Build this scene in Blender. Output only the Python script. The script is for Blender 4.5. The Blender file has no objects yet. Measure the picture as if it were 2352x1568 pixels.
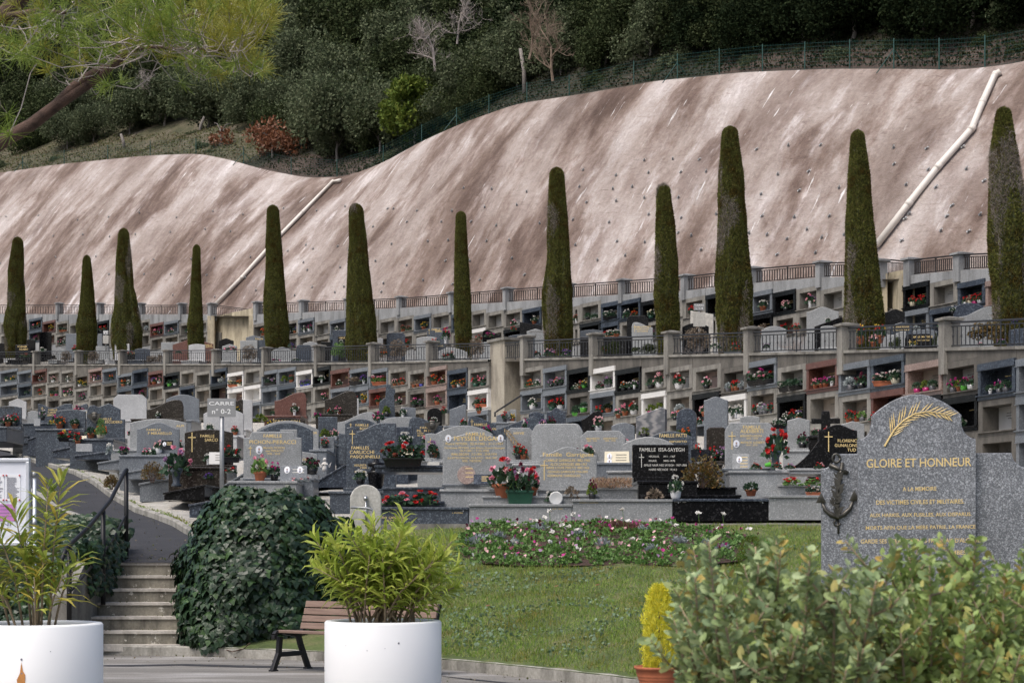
import bpy, math, random
import numpy as np
from mathutils import Vector, Matrix, noise
random.seed(7)
RNG = np.random.default_rng(11)
PI = math.pi
S = bpy.context.scene
COL = S.collection
# the photographed view measured on a 2352 x 1568 grid: focal length, horizon row, eye height
F = 4300.0; HZ = 1235.0; EYE = 1.55
def W(x, y, D): return Vector(((x-1176)/F*D, D, EYE+(HZ-y)/F*D))
def wx(x, D): return (x-1176)/F*D
def wz(y, D): return EYE+(HZ-y)/F*D
def lerp(a, b, t): return a+(b-a)*t
def pl(x, pts):
    if x <= pts[0][0]: return pts[0][1]
    for (a, b), (c, d) in zip(pts, pts[1:]):
        if x <= c: return b+(d-b)*(x-a)/(c-a)
    return pts[-1][1]
def pls(x, pts):
    if x <= pts[0][0]: return pts[0][1]
    for (a, b), (c, d) in zip(pts, pts[1:]):
        if x <= c:
            t = (x-a)/(c-a); t = t*t*(3-2*t)*.5+t*.5
            return b+(d-b)*t
    return pts[-1][1]

# ------------------------------------------------------------------ materials
MATS = {}
def nmat(name):
    m = bpy.data.materials.new(name); m.use_nodes = True
    nt = m.node_tree; nt.nodes.clear()
    out = nt.nodes.new('ShaderNodeOutputMaterial')
    b = nt.nodes.new('ShaderNodeBsdfPrincipled')
    nt.links.new(b.outputs[0], out.inputs[0])
    MATS[name] = m
    return m, nt, b, out
def N(nt, t, **k):
    n = nt.nodes.new('ShaderNode'+t)
    for a, v in k.items():
        if a in n.inputs.keys(): n.inputs[a].default_value = v
        else: setattr(n, a, v)
    return n
def c4(c): return (c[0], c[1], c[2], 1)
def ramp(nt, fac, stops, interp='LINEAR'):
    r = nt.nodes.new('ShaderNodeValToRGB'); r.color_ramp.interpolation = interp
    e = r.color_ramp.elements
    while len(e) < len(stops): e.new(.5)
    for el, (p, c) in zip(e, stops): el.position = p; el.color = c4(c)
    nt.links.new(fac, r.inputs[0]); return r
def mixc(nt, fac, a, b, mode='MIX'):
    m = nt.nodes.new('ShaderNodeMix'); m.data_type = 'RGBA'; m.blend_type = mode
    for s, v in ((m.inputs[0], fac), (m.inputs[6], a), (m.inputs[7], b)):
        if hasattr(v, 'is_output'): nt.links.new(v, s)
        elif isinstance(v, (int, float)): s.default_value = v
        else: s.default_value = c4(v)
    return m.outputs[2]
def coords(nt, kind='Object', scale=(1, 1, 1)):
    t = nt.nodes.new('ShaderNodeTexCoord'); mp = nt.nodes.new('ShaderNodeMapping')
    mp.inputs['Scale'].default_value = scale
    nt.links.new(t.outputs[kind], mp.inputs[0]); return mp.outputs[0]
def noisetex(nt, vec, scale, detail=4, rough=.6):
    n = N(nt, 'TexNoise', Scale=scale, Detail=detail, Roughness=rough); nt.links.new(vec, n.inputs['Vector']); return n.outputs[0]
def bumpn(nt, b, h, strength=.3, dist=.01):
    n = N(nt, 'Bump', Strength=strength, Distance=dist); nt.links.new(h, n.inputs['Height']); nt.links.new(n.outputs[0], b.inputs['Normal'])
def plain(name, c, rough=.5, metal=0, var=.12, scale=6, bump=0):
    m, nt, b, o = nmat(name)
    v = coords(nt); n = noisetex(nt, v, scale)
    r = ramp(nt, n, [(.3, [k*(1-var) for k in c]), (.7, [min(1, k*(1+var)) for k in c])])
    nt.links.new(r.outputs[0], b.inputs['Base Color'])
    b.inputs['Roughness'].default_value = rough; b.inputs['Metallic'].default_value = metal
    if bump:
        h = noisetex(nt, v, scale*8, 3); bumpn(nt, b, h, bump, .01)
    return m
def granite(name, dark, mid, light, cell=70, rough=.28, lf=.78):
    m, nt, b, o = nmat(name)
    v = coords(nt)
    vo = N(nt, 'TexVoronoi', Scale=cell); nt.links.new(v, vo.inputs['Vector'])
    sp = nt.nodes.new('ShaderNodeSeparateColor'); nt.links.new(vo.outputs['Color'], sp.inputs[0])
    r = ramp(nt, sp.outputs[0], [(0, dark), (.3, mid), (lf, mid), (lf+.12, light), (1, light)])
    v2 = N(nt, 'TexVoronoi', Scale=cell*.6); nt.links.new(v, v2.inputs['Vector'])
    s2 = nt.nodes.new('ShaderNodeSeparateColor'); nt.links.new(v2.outputs['Color'], s2.inputs[0])
    r2 = ramp(nt, s2.outputs[1], [(0, [k*.8 for k in mid]), (.8, mid), (.93, light)])
    c = mixc(nt, .5, r.outputs[0], r2.outputs[0])
    n = noisetex(nt, v, 1.6, 3)
    r3 = ramp(nt, n, [(.3, (.82, .82, .82)), (.7, (1.1, 1.1, 1.1))])
    c = mixc(nt, 1.0, c, r3.outputs[0], 'MULTIPLY')
    nt.links.new(c, b.inputs['Base Color']); b.inputs['Roughness'].default_value = rough
    return m
def concrete(name, c, stain, amt=.5, rough=.85, vs=(1.2, 1.2, .35), scale=1.6, fine=True, lich=None):
    m, nt, b, o = nmat(name)
    v = coords(nt, 'Object', vs); v1 = coords(nt)
    n = noisetex(nt, v, scale, 7, .65)
    r = ramp(nt, n, [(.5-amt*.35, stain), (.5+amt*.12, c), (.9, [min(1, k*1.18) for k in c])])
    n2 = noisetex(nt, v1, 26, 4, .7)
    r2 = ramp(nt, n2, [(.35, (.78, .77, .75)), (.65, (1.08, 1.08, 1.08))])
    cc = mixc(nt, 1.0, r.outputs[0], r2.outputs[0], 'MULTIPLY')
    if lich:
        n3 = noisetex(nt, v1, 9, 5, .7); r3 = ramp(nt, n3, [(.6, (0, 0, 0)), (.66, (1, 1, 1))])
        cc = mixc(nt, r3.outputs[0], cc, lich)
    nt.links.new(cc, b.inputs['Base Color']); b.inputs['Roughness'].default_value = rough
    bumpn(nt, b, n2, .35, .006)
    return m
def leafmat(name, cols, rough=.5, trans=.25, spec=.4, pos=None):
    m, nt, b, o = nmat(name)
    g = nt.nodes.new('ShaderNodeNewGeometry')
    if len(cols) == 1: cols = cols*2
    k = len(cols)
    r = ramp(nt, g.outputs['Random Per Island'], [(i/max(1, k-1), c) for i, c in enumerate(cols)])
    col = r.outputs[0]
    if pos:
        q = noisetex(nt, coords(nt), pos[0]*1.6, 5, .6); tint = pos[3] if len(pos) > 3 else (1, 1, 1)
        rr = ramp(nt, q, [(.38, [pos[1]*t for t in tint]), (.5, (1, 1, 1)), (.64, [pos[2]]*3)]); col = mixc(nt, 1.0, col, rr.outputs[0], 'MULTIPLY')
    nt.links.new(col, b.inputs['Base Color'])
    b.inputs['Roughness'].default_value = rough; b.inputs['Specular IOR Level'].default_value = spec
    if trans:
        t = nt.nodes.new('ShaderNodeBsdfTranslucent'); nt.links.new(r.outputs[0], t.inputs[0])
        mx = nt.nodes.new('ShaderNodeMixShader'); mx.inputs[0].default_value = trans
        nt.links.new(b.outputs[0], mx.inputs[1]); nt.links.new(t.outputs[0], mx.inputs[2]); nt.links.new(mx.outputs[0], o.inputs[0])
    return m

# ------------------------------------------------------------------ meshes
class MB:
    def __init__(s): s.v = []; s.f = []; s.m = []
    def add(s, vs, fs, mi=0, M=None):
        o = len(s.v)
        if M is not None: vs = [M @ Vector(p) for p in vs]
        s.v += [tuple(p) for p in vs]; s.f += [tuple(i+o for i in f) for f in fs]; s.m += [mi]*len(fs)
        return s
    def box(s, x0, x1, y0, y1, z0, z1, mi=0, M=None):
        return s.add([(x0, y0, z0), (x1, y0, z0), (x1, y1, z0), (x0, y1, z0), (x0, y0, z1), (x1, y0, z1), (x1, y1, z1), (x0, y1, z1)],
                     [(0, 3, 2, 1), (4, 5, 6, 7), (0, 1, 5, 4), (1, 2, 6, 5), (2, 3, 7, 6), (3, 0, 4, 7)], mi, M)
    def prism(s, out, y0, y1, mi=0, M=None):
        n = len(out)
        vs = [(x, y0, z) for x, z in out]+[(x, y1, z) for x, z in out]
        fs = [tuple(range(n)), tuple(range(2*n-1, n-1, -1))]+[(i, i+n, (i+1) % n+n, (i+1) % n) for i in range(n)]
        return s.add(vs, fs, mi, M)
    def tube(s, path, rad, n=8, mi=0, M=None, caps=True):
        P = [Vector(p) for p in path]; k = len(P)
        if not hasattr(rad, '__len__'): rad = [rad]*k
        vs = []; fs = []; up = Vector((0, 0, 1)); px = None
        for i in range(k):
            d = (P[min(i+1, k-1)]-P[max(i-1, 0)])
            d = d.normalized() if d.length > 1e-9 else up
            a = px if px is not None else (Vector((1, 0, 0)) if abs(d.z) > .8 else up.cross(d))
            a = (a-d*a.dot(d)); a = a.normalized() if a.length > 1e-6 else d.orthogonal().normalized(); px = a
            b = d.cross(a)
            for j in range(n):
                t = 2*PI*j/n; vs.append(P[i]+(a*math.cos(t)+b*math.sin(t))*rad[i])
        for i in range(k-1):
            for j in range(n):
                fs.append((i*n+j, i*n+(j+1) % n, (i+1)*n+(j+1) % n, (i+1)*n+j))
        if caps: fs.append(tuple(range(n-1, -1, -1))); fs.append(tuple(range((k-1)*n, k*n)))
        return s.add(vs, fs, mi, M)
    def lathe(s, prof, n=20, c=(0, 0, 0), mi=0, sy=1, M=None):
        vs = []; fs = []
        for r, z in prof:
            for j in range(n):
                t = 2*PI*j/n; vs.append((c[0]+r*math.cos(t), c[1]+r*math.sin(t)*sy, c[2]+z))
        for i in range(len(prof)-1):
            for j in range(n): fs.append((i*n+j, i*n+(j+1) % n, (i+1)*n+(j+1) % n, (i+1)*n+j))
        fs.append(tuple(range(n-1, -1, -1))); fs.append(tuple(range((len(prof)-1)*n, len(prof)*n)))
        return s.add(vs, fs, mi, M)
    def ball(s, c, r, mi=0, n=8, m=5, jit=0, M=None):
        if not hasattr(r, '__len__'): r = (r, r, r)
        vs = [(c[0], c[1], c[2]-r[2])]; fs = []
        for i in range(1, m):
            p = -PI/2+PI*i/m
            for j in range(n):
                t = 2*PI*j/n; k = 1+random.uniform(-jit, jit)
                vs.append((c[0]+r[0]*k*math.cos(p)*math.cos(t), c[1]+r[1]*k*math.cos(p)*math.sin(t), c[2]+r[2]*k*math.sin(p)))
        vs.append((c[0], c[1], c[2]+r[2]))
        for j in range(n): fs.append((0, 1+(j+1) % n, 1+j))
        for i in range(m-2):
            for j in range(n): a = 1+i*n; fs.append((a+j, a+(j+1) % n, a+n+(j+1) % n, a+n+j))
        a = 1+(m-2)*n
        for j in range(n): fs.append((a+j, a+(j+1) % n, len(vs)-1))
        return s.add(vs, fs, mi, M)
    def mesh(s, name, mats, smooth=False):
        me = bpy.data.meshes.new(name); me.from_pydata(s.v, [], s.f)
        for m in mats: me.materials.append(MATS[m] if isinstance(m, str) else m)
        if any(s.m): me.polygons.foreach_set('material_index', s.m)
        if smooth: me.polygons.foreach_set('use_smooth', [True]*len(s.f))
        me.update(); return me
    def build(s, name, mats, parent=None, smooth=False, bevel=0):
        if isinstance(mats, str): mats = [mats]
        return link(name, s.mesh(name, mats, smooth), parent, bevel)
def link(name, me, parent=None, bevel=0):
    o = bpy.data.objects.new(name, me); COL.objects.link(o)
    if parent: o.parent = parent
    if bevel:
        b = o.modifiers.new('bevel', 'BEVEL'); b.width = bevel; b.segments = 2; b.limit_method = 'ANGLE'; b.angle_limit = .6
    return o
def cloud(name, tv, tf, P, X, Y, SC, mats, parent=None, MI=None, smooth=False):
    """many copies of a little leaf (tv, tf) laid at P with axes X, Y: ONE mesh"""
    tv = np.array(tv, float); tf = np.array(tf, int); n = len(P); k = len(tv); q = tf.shape[1]
    X = X/np.maximum(1e-9, np.linalg.norm(X, axis=1))[:, None]
    Y = Y-X*np.sum(X*Y, axis=1)[:, None]; Y = Y/np.maximum(1e-9, np.linalg.norm(Y, axis=1))[:, None]
    Z = np.cross(X, Y); SC = np.asarray(SC, float)
    if SC.ndim == 1: SC = np.stack([SC]*3, 1)
    V = P[:, None, :]+tv[None, :, 0, None]*(X*SC[:, 0:1])[:, None, :]+tv[None, :, 1, None]*(Y*SC[:, 1:2])[:, None, :]+tv[None, :, 2, None]*(Z*SC[:, 2:3])[:, None, :]
    Fs = (tf[None]+(np.arange(n)*k)[:, None, None]).reshape(-1)
    me = bpy.data.meshes.new(name); me.vertices.add(n*k); me.vertices.foreach_set('co', V.reshape(-1))
    nf = n*len(tf); me.loops.add(nf*q); me.loops.foreach_set('vertex_index', Fs)
    me.polygons.add(nf); me.polygons.foreach_set('loop_start', np.arange(nf)*q)
    for m in mats: me.materials.append(MATS[m])
    if MI is not None: me.polygons.foreach_set('material_index', np.repeat(np.asarray(MI, int), len(tf)))
    me.polygons.foreach_set('use_smooth', [smooth]*nf)
    me.update(calc_edges=True)
    if parent == 'mesh': return me
    return link(name, me, parent)
def rdir(n):
    d = RNG.normal(size=(n, 3)); return d/np.linalg.norm(d, axis=1)[:, None]
LEAF = ([(-.5, 0, 0), (0, -.5, .06), (.5, 0, 0), (0, .5, .06)], [(0, 1, 2, 3)])

# ------------------------------------------------------------------ scene graph
THINGS = []
def tag(o, label, cat, group=None, kind=None):
    if kind: o['kind'] = kind
    if label: o['label'] = label
    if cat: o['category'] = cat
    if group: o['group'] = group
    THINGS.append(o); return o
def thing(name, label, cat, loc=(0, 0, 0), rz=0, group=None, sc=None):
    o = bpy.data.objects.new(name, None); COL.objects.link(o); o.empty_display_size = .1
    o.location = loc; o.rotation_euler = (0, 0, rz)
    if sc: o.scale = sc
    return tag(o, label, cat, group)
def struct(o): o['kind'] = 'structure'; return o
def inst(name, me, parent=None, loc=(0, 0, 0), rz=0, sc=None):
    o = bpy.data.objects.new(name, me); COL.objects.link(o); o.location = loc; o.rotation_euler = (0, 0, rz)
    if sc: o.scale = sc
    if parent: o.parent = parent
    return o
_T = {}
def text_polys(s):
    if s not in _T:
        cu = bpy.data.curves.new('t', 'FONT'); cu.body = s; cu.resolution_u = 3; cu.align_x = 'CENTER'; cu.offset = .008
        ob = bpy.data.objects.new('t', cu); me = bpy.data.meshes.new_from_object(ob)
        vs = [tuple(v.co) for v in me.vertices]; fs = [tuple(p.vertices) for p in me.polygons]
        bpy.data.objects.remove(ob); bpy.data.meshes.remove(me)
        x0 = min(v[0] for v in vs); x1 = max(v[0] for v in vs); y0 = min(v[1] for v in vs); y1 = max(v[1] for v in vs)
        _T[s] = ([((v[0]-(x0+x1)/2)/(x1-x0), (v[1]-(y0+y1)/2)/(y1-y0)) for v in vs], fs)
    return _T[s]
def put_text(mb, s, cx, cz, w, h, y, mi=0, rot=0):
    """lettering w wide and h tall, centred at (cx, cz) on the plane y, facing -y"""
    vs, fs = text_polys(s); c, q = math.cos(rot), math.sin(rot)
    mb.add([(cx+vx*w*c-vy*h*q, y, cz+vx*w*q+vy*h*c) for vx, vy in vs], fs, mi)
# ------------------------------------------------------------------ the materials of the place
granite('g_light', (.15, .155, .16), (.25, .26, .265), (.42, .43, .435), 90)
granite('g_pale', (.28, .28, .29), (.4, .405, .41), (.54, .54, .54), 85, .35)
granite('g_grey', (.08, .09, .1), (.14, .155, .175), (.28, .3, .32), 90)
granite('g_blue', (.018, .022, .03), (.045, .055, .072), (.16, .19, .22), 70)
granite('g_navy', (.012, .016, .026), (.03, .038, .055), (.14, .17, .21), 60)
granite('g_black', (.003, .003, .004), (.006, .006, .007), (.04, .04, .042), 60, .18, .95)
MATS['g_black'].node_tree.nodes['Principled BSDF'].inputs['Specular IOR Level'].default_value = .22
granite('g_brown', (.01, .007, .006), (.017, .013, .011), (.1, .09, .08), 60, .15, .94)
granite('g_red', (.05, .02, .015), (.12, .048, .036), (.2, .11, .09), 60, .3)
granite('g_pink', (.12, .08, .068), (.25, .18, .155), (.4, .32, .28), 60, .4)
granite('g_monument', (.04, .043, .05), (.15, .16, .18), (.42, .44, .48), 95, .3, .66)
plain('w_marble', (.62, .61, .59), .4, 0, .08, 4)
plain('p_white', (.42, .415, .4), .6, 0, .1, 3)
plain('p_beige', (.33, .28, .23), .7, 0, .14, 4)
plain('p_brown', (.14, .085, .07), .5, 0, .15, 5)
plain('p_rose', (.3, .22, .2), .6, 0, .12, 5)
plain('rough_stone', (.5, .48, .44), .9, 0, .25, 9, .8)
concrete('conc', (.255, .245, .22), (.055, .05, .046), .7)
concrete('conc_beige', (.36, .33, .27), (.15, .13, .11), .5)
concrete('conc_dark', (.135, .125, .11), (.018, .017, .015), .9, vs=(1.5, 1.5, .6))
concrete('conc_new', (.3, .31, .32), (.16, .165, .17), .5)
concrete('conc_yellow', (.5, .44, .32), (.2, .17, .12), .5)
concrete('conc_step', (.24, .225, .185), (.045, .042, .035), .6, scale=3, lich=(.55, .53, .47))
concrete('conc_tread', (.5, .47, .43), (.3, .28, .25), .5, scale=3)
concrete('kerb_m', (.33, .32, .29), (.12, .115, .1), .5, scale=3)
concrete('tap_m', (.5, .49, .46), (.32, .32, .3), .4)
plain('planter_m', (.86, .865, .87), .55, 0, .02, 1.5)
def marble():
    m, nt, b, o = nmat('g_banded')
    v = coords(nt, 'Object', (1, 1, 3)); n = noisetex(nt, v, 2.4, 8, .7)
    w = N(nt, 'TexWave', Scale=1.3, Distortion=14, Detail=8); w.wave_profile = 'SIN'; nt.links.new(v, w.inputs['Vector'])
    c = mixc(nt, .5, n, w.outputs[1])
    r = ramp(nt, c, [(.3, (.1, .105, .115)), (.5, (.19, .19, .2)), (.72, (.27, .26, .255))])
    nt.links.new(r.outputs[0], b.inputs['Base Color']); b.inputs['Roughness'].default_value = .3
marble()
plain('gold', (.7, .53, .24), .5, .0, .06)
plain('gold_dull', (.3, .22, .12), .5, .4, .3, 20)
plain('silver_ink', (.62, .6, .55), .45, .1, .05)
plain('engrave', (.12, .11, .1), .7)
plain('bronze', (.09, .085, .075), .42, .7, .3, 14)
plain('iron', (.012, .012, .014), .5, .3)
plain('rail_m', (.03, .032, .036), .55, .3)
plain('rail_b', (.018, .014, .013), .6, .2)
plain('steel', (.42, .43, .44), .35, .9, .08)
plain('galv', (.3, .31, .32), .5, .6, .15, 12)
plain('sign_grey', (.25, .255, .26), .5, 0, .04)
plain('sign_white', (.85, .85, .85), .5, 0, .02)
plain('pvc', (.66, .62, .57), .5, 0, .05)
plain('terracotta', (.38, .12, .055), .75, 0, .15, 9)
plain('pot_white', (.72, .72, .72), .4, 0, .04)
plain('pot_cream', (.66, .6, .45), .5, 0, .05)
plain('pot_grey', (.1, .1, .11), .5)
plain('pot_black', (.012, .012, .013), .25)
plain('pot_green', (.1, .42, .05), .4)
plain('pot_dkgreen', (.012, .06, .035), .4)
plain('pot_blue', (.03, .04, .3), .35)
plain('pot_magenta', (.4, .02, .14), .4)
plain('soil', (.05, .035, .025), .95, 0, .4, 20, .8)
plain('bark', (.075, .045, .034), .9, 0, .5, 12, 1)
plain('bark_grey', (.2, .18, .165), .9, 0, .3, 12, .8)
plain('bark_ole', (.26, .2, .13), .8, 0, .3, 20)
plain('twig', (.33, .29, .27), .9, 0, .2, 6)
plain('twig_brown', (.2, .15, .11), .9, 0, .3, 6)
plain('deadwood', (.17, .14, .125), .95, 0, .45, 30, .8)
plain('porcelain', (.75, .75, .76), .25)
plain('skin_photo', (.32, .2, .16), .6)
plain('paper', (.78, .8, .84), .7, 0, .03)
plain('paper_purple', (.5, .2, .5), .7, 0, .08)
plain('ink', (.2, .2, .24), .8)
plain('alu', (.62, .65, .7), .4, .5, .04)
plain('board_white', (.7, .73, .8), .6, 0, .03)
plain('pin_red', (.5, .05, .05), .4)
plain('cork', (.08, .08, .09), .6)
plain('fence_green', (.01, .06, .05), .5)
plain('statue', (.55, .53, .5), .7)
plain('rust', (.45, .2, .06), .9, 0, .4, 12)
plain('bluecap', (.04, .13, .4), .5)
def wood():
    m, nt, b, o = nmat('bench_wood')
    v = coords(nt, 'Object', (2, 30, 30)); n = noisetex(nt, v, 2, 5)
    r = ramp(nt, n, [(.3, (.14, .09, .07)), (.7, (.24, .165, .13))])
    nt.links.new(r.outputs[0], b.inputs['Base Color']); b.inputs['Roughness'].default_value = .7
wood()
# foliage and flowers
leafmat('l_oak', [(.018, .028, .012), (.036, .052, .02), (.056, .072, .03), (.085, .1, .048)], .8, .15, .08)
leafmat('l_dark', [(.006, .012, .005), (.013, .022, .009), (.026, .036, .015)], .85, .1, .06)
leafmat('l_olive', [(.05, .07, .036), (.09, .112, .06), (.15, .17, .1), (.075, .098, .05)], .8, .2, .1)
leafmat('l_bright', [(.06, .09, .015), (.1, .15, .025), (.16, .19, .035)], .7, .25, .15)
leafmat('l_rust', [(.12, .045, .02), (.22, .09, .045), (.28, .13, .07)])
leafmat('l_ivy', [(.008, .02, .009), (.014, .034, .015), (.028, .056, .026), (.012, .028, .012), (.05, .1, .03)], .38, .06, .36, (.6, .75, 1.25))
leafmat('l_oleander', [(.3, .4, .06), (.42, .52, .09), (.58, .62, .14), (.27, .36, .07)], .5, .35, .25)
leafmat('l_oleander2', [(.22, .3, .06), (.32, .4, .08), (.42, .46, .1), (.62, .48, .1)], .5, .35, .25)
leafmat('l_shrub', [(.2, .27, .13), (.28, .36, .17), (.38, .46, .24), (.2, .28, .15), (.3, .38, .13), (.26, .34, .15), (.45, .33, .1)], .5, .2, .25)
leafmat('l_shrub2', [(.23, .33, .09), (.32, .43, .15), (.22, .3, .13), (.32, .4, .14), (.28, .37, .12), (.45, .3, .08)], .5, .22, .25)
leafmat('l_pine', [(.13, .2, .03), (.19, .27, .04), (.27, .33, .06)], .5, .3)
leafmat('l_pine2', [(.2, .22, .03), (.28, .28, .04), (.34, .31, .05)], .5, .3)
leafmat('l_cypress', [(.06, .07, .018), (.095, .105, .024), (.135, .14, .034), (.1, .085, .028), (.04, .048, .013)], .8, .1, .15, (.9, .62, 1.2, (1.25, .85, .7)))
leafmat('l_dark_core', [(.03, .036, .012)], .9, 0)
leafmat('l_deadtwig', [(.1, .075, .055), (.2, .17, .145), (.28, .25, .22), (.07, .05, .035)], .9, 0)
leafmat('l_roughgrass', [(.06, .075, .025), (.1, .11, .04), (.14, .11, .07), (.2, .17, .12)], .8, .2, .1)
leafmat('l_under', [(.015, .025, .01), (.03, .042, .016), (.06, .045, .03)], .8, .15, .1)
leafmat('l_gold', [(.75, .7, .06), (.85, .78, .12), (.55, .58, .06)], .6, .35, .2)
leafmat('l_green', [(.06, .13, .03), (.11, .22, .05), (.19, .31, .09)])
leafmat('l_cycl', [(.015, .045, .025), (.03, .07, .035), (.06, .11, .06)])
leafmat('l_silver', [(.25, .29, .3), (.36, .4, .4)])
leafmat('l_heather', [(.26, .17, .1), (.36, .26, .17), (.3, .15, .1)])
leafmat('l_mauve', [(.2, .08, .08), (.12, .08, .05), (.3, .14, .13)])
leafmat('l_grass', [(.12, .2, .035), (.18, .29, .05), (.26, .33, .09), (.3, .27, .13)], .7, .3, .15, (.9, .72, 1.15, (1.25, .95, .75)))
leafmat('l_clover', [(.12, .19, .11), (.19, .26, .17), (.1, .16, .08)], .6, .2)
leafmat('l_bare', [(.16, .12, .09), (.24, .19, .14), (.1, .08, .055)])
leafmat('l_autumn', [(.06, .055, .02), (.14, .1, .03), (.2, .11, .03), (.07, .08, .03)])
for n, c in dict(red=(.55, .02, .02), pink=(.8, .32, .42), rose=(.8, .48, .5), magenta=(.5, .03, .24), white=(.72, .7, .66), yellow=(.7, .5, .05),
                 orange=(.68, .17, .03), purple=(.16, .06, .35), mauve=(.42, .24, .42), burgundy=(.14, .012, .04), cream=(.65, .58, .4), brick=(.35, .1, .07)).items():
    leafmat('f_'+n, [[k*.8 for k in c], c, [min(.9, k*1.15+.02) for k in c]], .6, .25)

def ground_mats():
    # sprayed-concrete slope: uv u runs along the slope, v up the fall line, both in metres
    m, nt, b, o = nmat('shotcrete')
    v = coords(nt, 'UV', (.5, .3, 1)); va = coords(nt, 'UV', (1, 1, 1)); vb = coords(nt, 'UV', (.3, .24, 1)); vc = coords(nt, 'UV', (.9, .36, 1))
    n1 = noisetex(nt, v, .55, 8, .62); n2 = noisetex(nt, vb, .5, 6, .6); n3 = noisetex(nt, vc, 1.1, 6, .62); n4 = noisetex(nt, va, 5, 5, .75)
    base = ramp(nt, n1, [(.28, (.15, .112, .096)), (.42, (.24, .19, .168)), (.52, (.35, .3, .275)), (.66, (.44, .395, .375))])
    tone = ramp(nt, n2, [(.36, (.66, .61, .58)), (.47, (.92, .9, .89)), (.62, (1.12, 1.14, 1.17))])
    c = mixc(nt, 1.0, base.outputs[0], tone.outputs[0], 'MULTIPLY')
    wh = ramp(nt, n3, [(.54, (0, 0, 0)), (.66, (1, 1, 1))])
    wm = ramp(nt, n2, [(.4, (.05, .05, .05)), (.62, (1, 1, 1))])
    wf = mixc(nt, 1.0, wh.outputs[0], wm.outputs[0], 'MULTIPLY'); wf = mixc(nt, 1.0, wf, (.75, .75, .75), 'MULTIPLY')
    c = mixc(nt, wf, c, (.66, .62, .62))
    n0 = noisetex(nt, coords(nt, 'UV', (.2, .11, 1)), 1.0, 9, .68); big = ramp(nt, n0, [(.4, (.44, .365, .32)), (.46, (.68, .61, .57)), (.51, (.97, .96, .95)), (.62, (1.12, 1.14, 1.16))]); c = mixc(nt, 1.0, c, big.outputs[0], 'MULTIPLY')
    rp = noisetex(nt, coords(nt, 'UV', (.8, 5, 1)), 1.2, 5, .7); crk = ramp(nt, rp, [(.33, (.62, .57, .54)), (.4, (1, 1, 1)), (.68, (1.06, 1.06, 1.06))]); c = mixc(nt, .8, c, crk.outputs[0], 'MULTIPLY')
    dr = noisetex(nt, coords(nt, 'UV', (3.2, .42, 1)), 1.0, 6, .6); drr = ramp(nt, dr, [(.63, (0, 0, 0)), (.67, (1, 1, 1))]); dm = ramp(nt, noisetex(nt, coords(nt, 'UV', (.35, .3, 1)), 1.0, 3, .5), [(.5, (0, 0, 0)), (.58, (.9, .9, .9))]); c = mixc(nt, mixc(nt, 1.0, drr.outputs[0], dm.outputs[0], 'MULTIPLY'), c, (.72, .71, .72))
    g = ramp(nt, n4, [(.3, (.78, .77, .76)), (.7, (1.16, 1.16, 1.16))])
    c = mixc(nt, 1.0, c, g.outputs[0], 'MULTIPLY')
    nt.links.new(c, b.inputs['Base Color']); b.inputs['Roughness'].default_value = .9
    h = mixc(nt, .35, n4, noisetex(nt, va, 22, 3, .6)); bumpn(nt, b, h, .8, .12)
    def gr(name, stops, sc, vs=(1, 1, 1), bump=.4, fine=60, rough=.95, dist=.01):
        m, nt, b, o = nmat(name)
        v = coords(nt, 'Object', vs); n = noisetex(nt, v, sc, 7, .65); r = ramp(nt, n, stops)
        n2 = noisetex(nt, coords(nt), fine, 3, .7); r2 = ramp(nt, n2, [(.3, (.7, .7, .7)), (.7, (1.2, 1.2, 1.2))])
        c = mixc(nt, 1.0, r.outputs[0], r2.outputs[0], 'MULTIPLY')
        nt.links.new(c, b.inputs['Base Color']); b.inputs['Roughness'].default_value = rough; bumpn(nt, b, n2, bump, dist)
        return nt, b
    gr('pavement_m', [(.3, (.13, .125, .115)), (.5, (.19, .18, .165)), (.62, (.33, .32, .31)), (.8, (.42, .41, .4))], 1.1, (.35, 1.6, 1), .5, 45)
    gr('asphalt_m', [(.3, (.021, .022, .026)), (.7, (.036, .036, .042))], 1.5, (1, 1, 1), .5, 40)
    gr('gravel_m', [(.3, (.34, .32, .28)), (.7, (.52, .5, .46))], 3, (1, 1, 1), 1, 38, .95, .03)
    gr('terrace_m', [(.3, (.15, .14, .12)), (.7, (.3, .28, .25))], 2)
    gr('lawn_m', [(.32, (.045, .065, .018)), (.5, (.08, .11, .03)), (.68, (.15, .14, .065))], 1.6, (1, 1, 1), .8, 30)
    gr('bed_m', [(.3, (.04, .022, .016)), (.7, (.075, .04, .03))], 6, (1, 1, 1), 1, 30, .95, .03)
    gr('hill_m', [(.32, (.01, .012, .006)), (.5, (.02, .022, .012)), (.64, (.04, .035, .022)), (.8, (.07, .055, .04))], .3, (1, 1, 1), .9, 4, .95, .1)
    gr('clearing_m', [(.34, (.04, .045, .02)), (.5, (.075, .07, .036)), (.6, (.1, .085, .055)), (.7, (.2, .17, .135))], .7, (1, 1, 1), .9, 5, .95, .1)
    gr('bank_m', [(.35, (.035, .024, .018)), (.55, (.07, .05, .04)), (.75, (.13, .1, .085))], .5, (1, 1, .6), .9, 4, .95, .1)
ground_mats()
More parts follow.
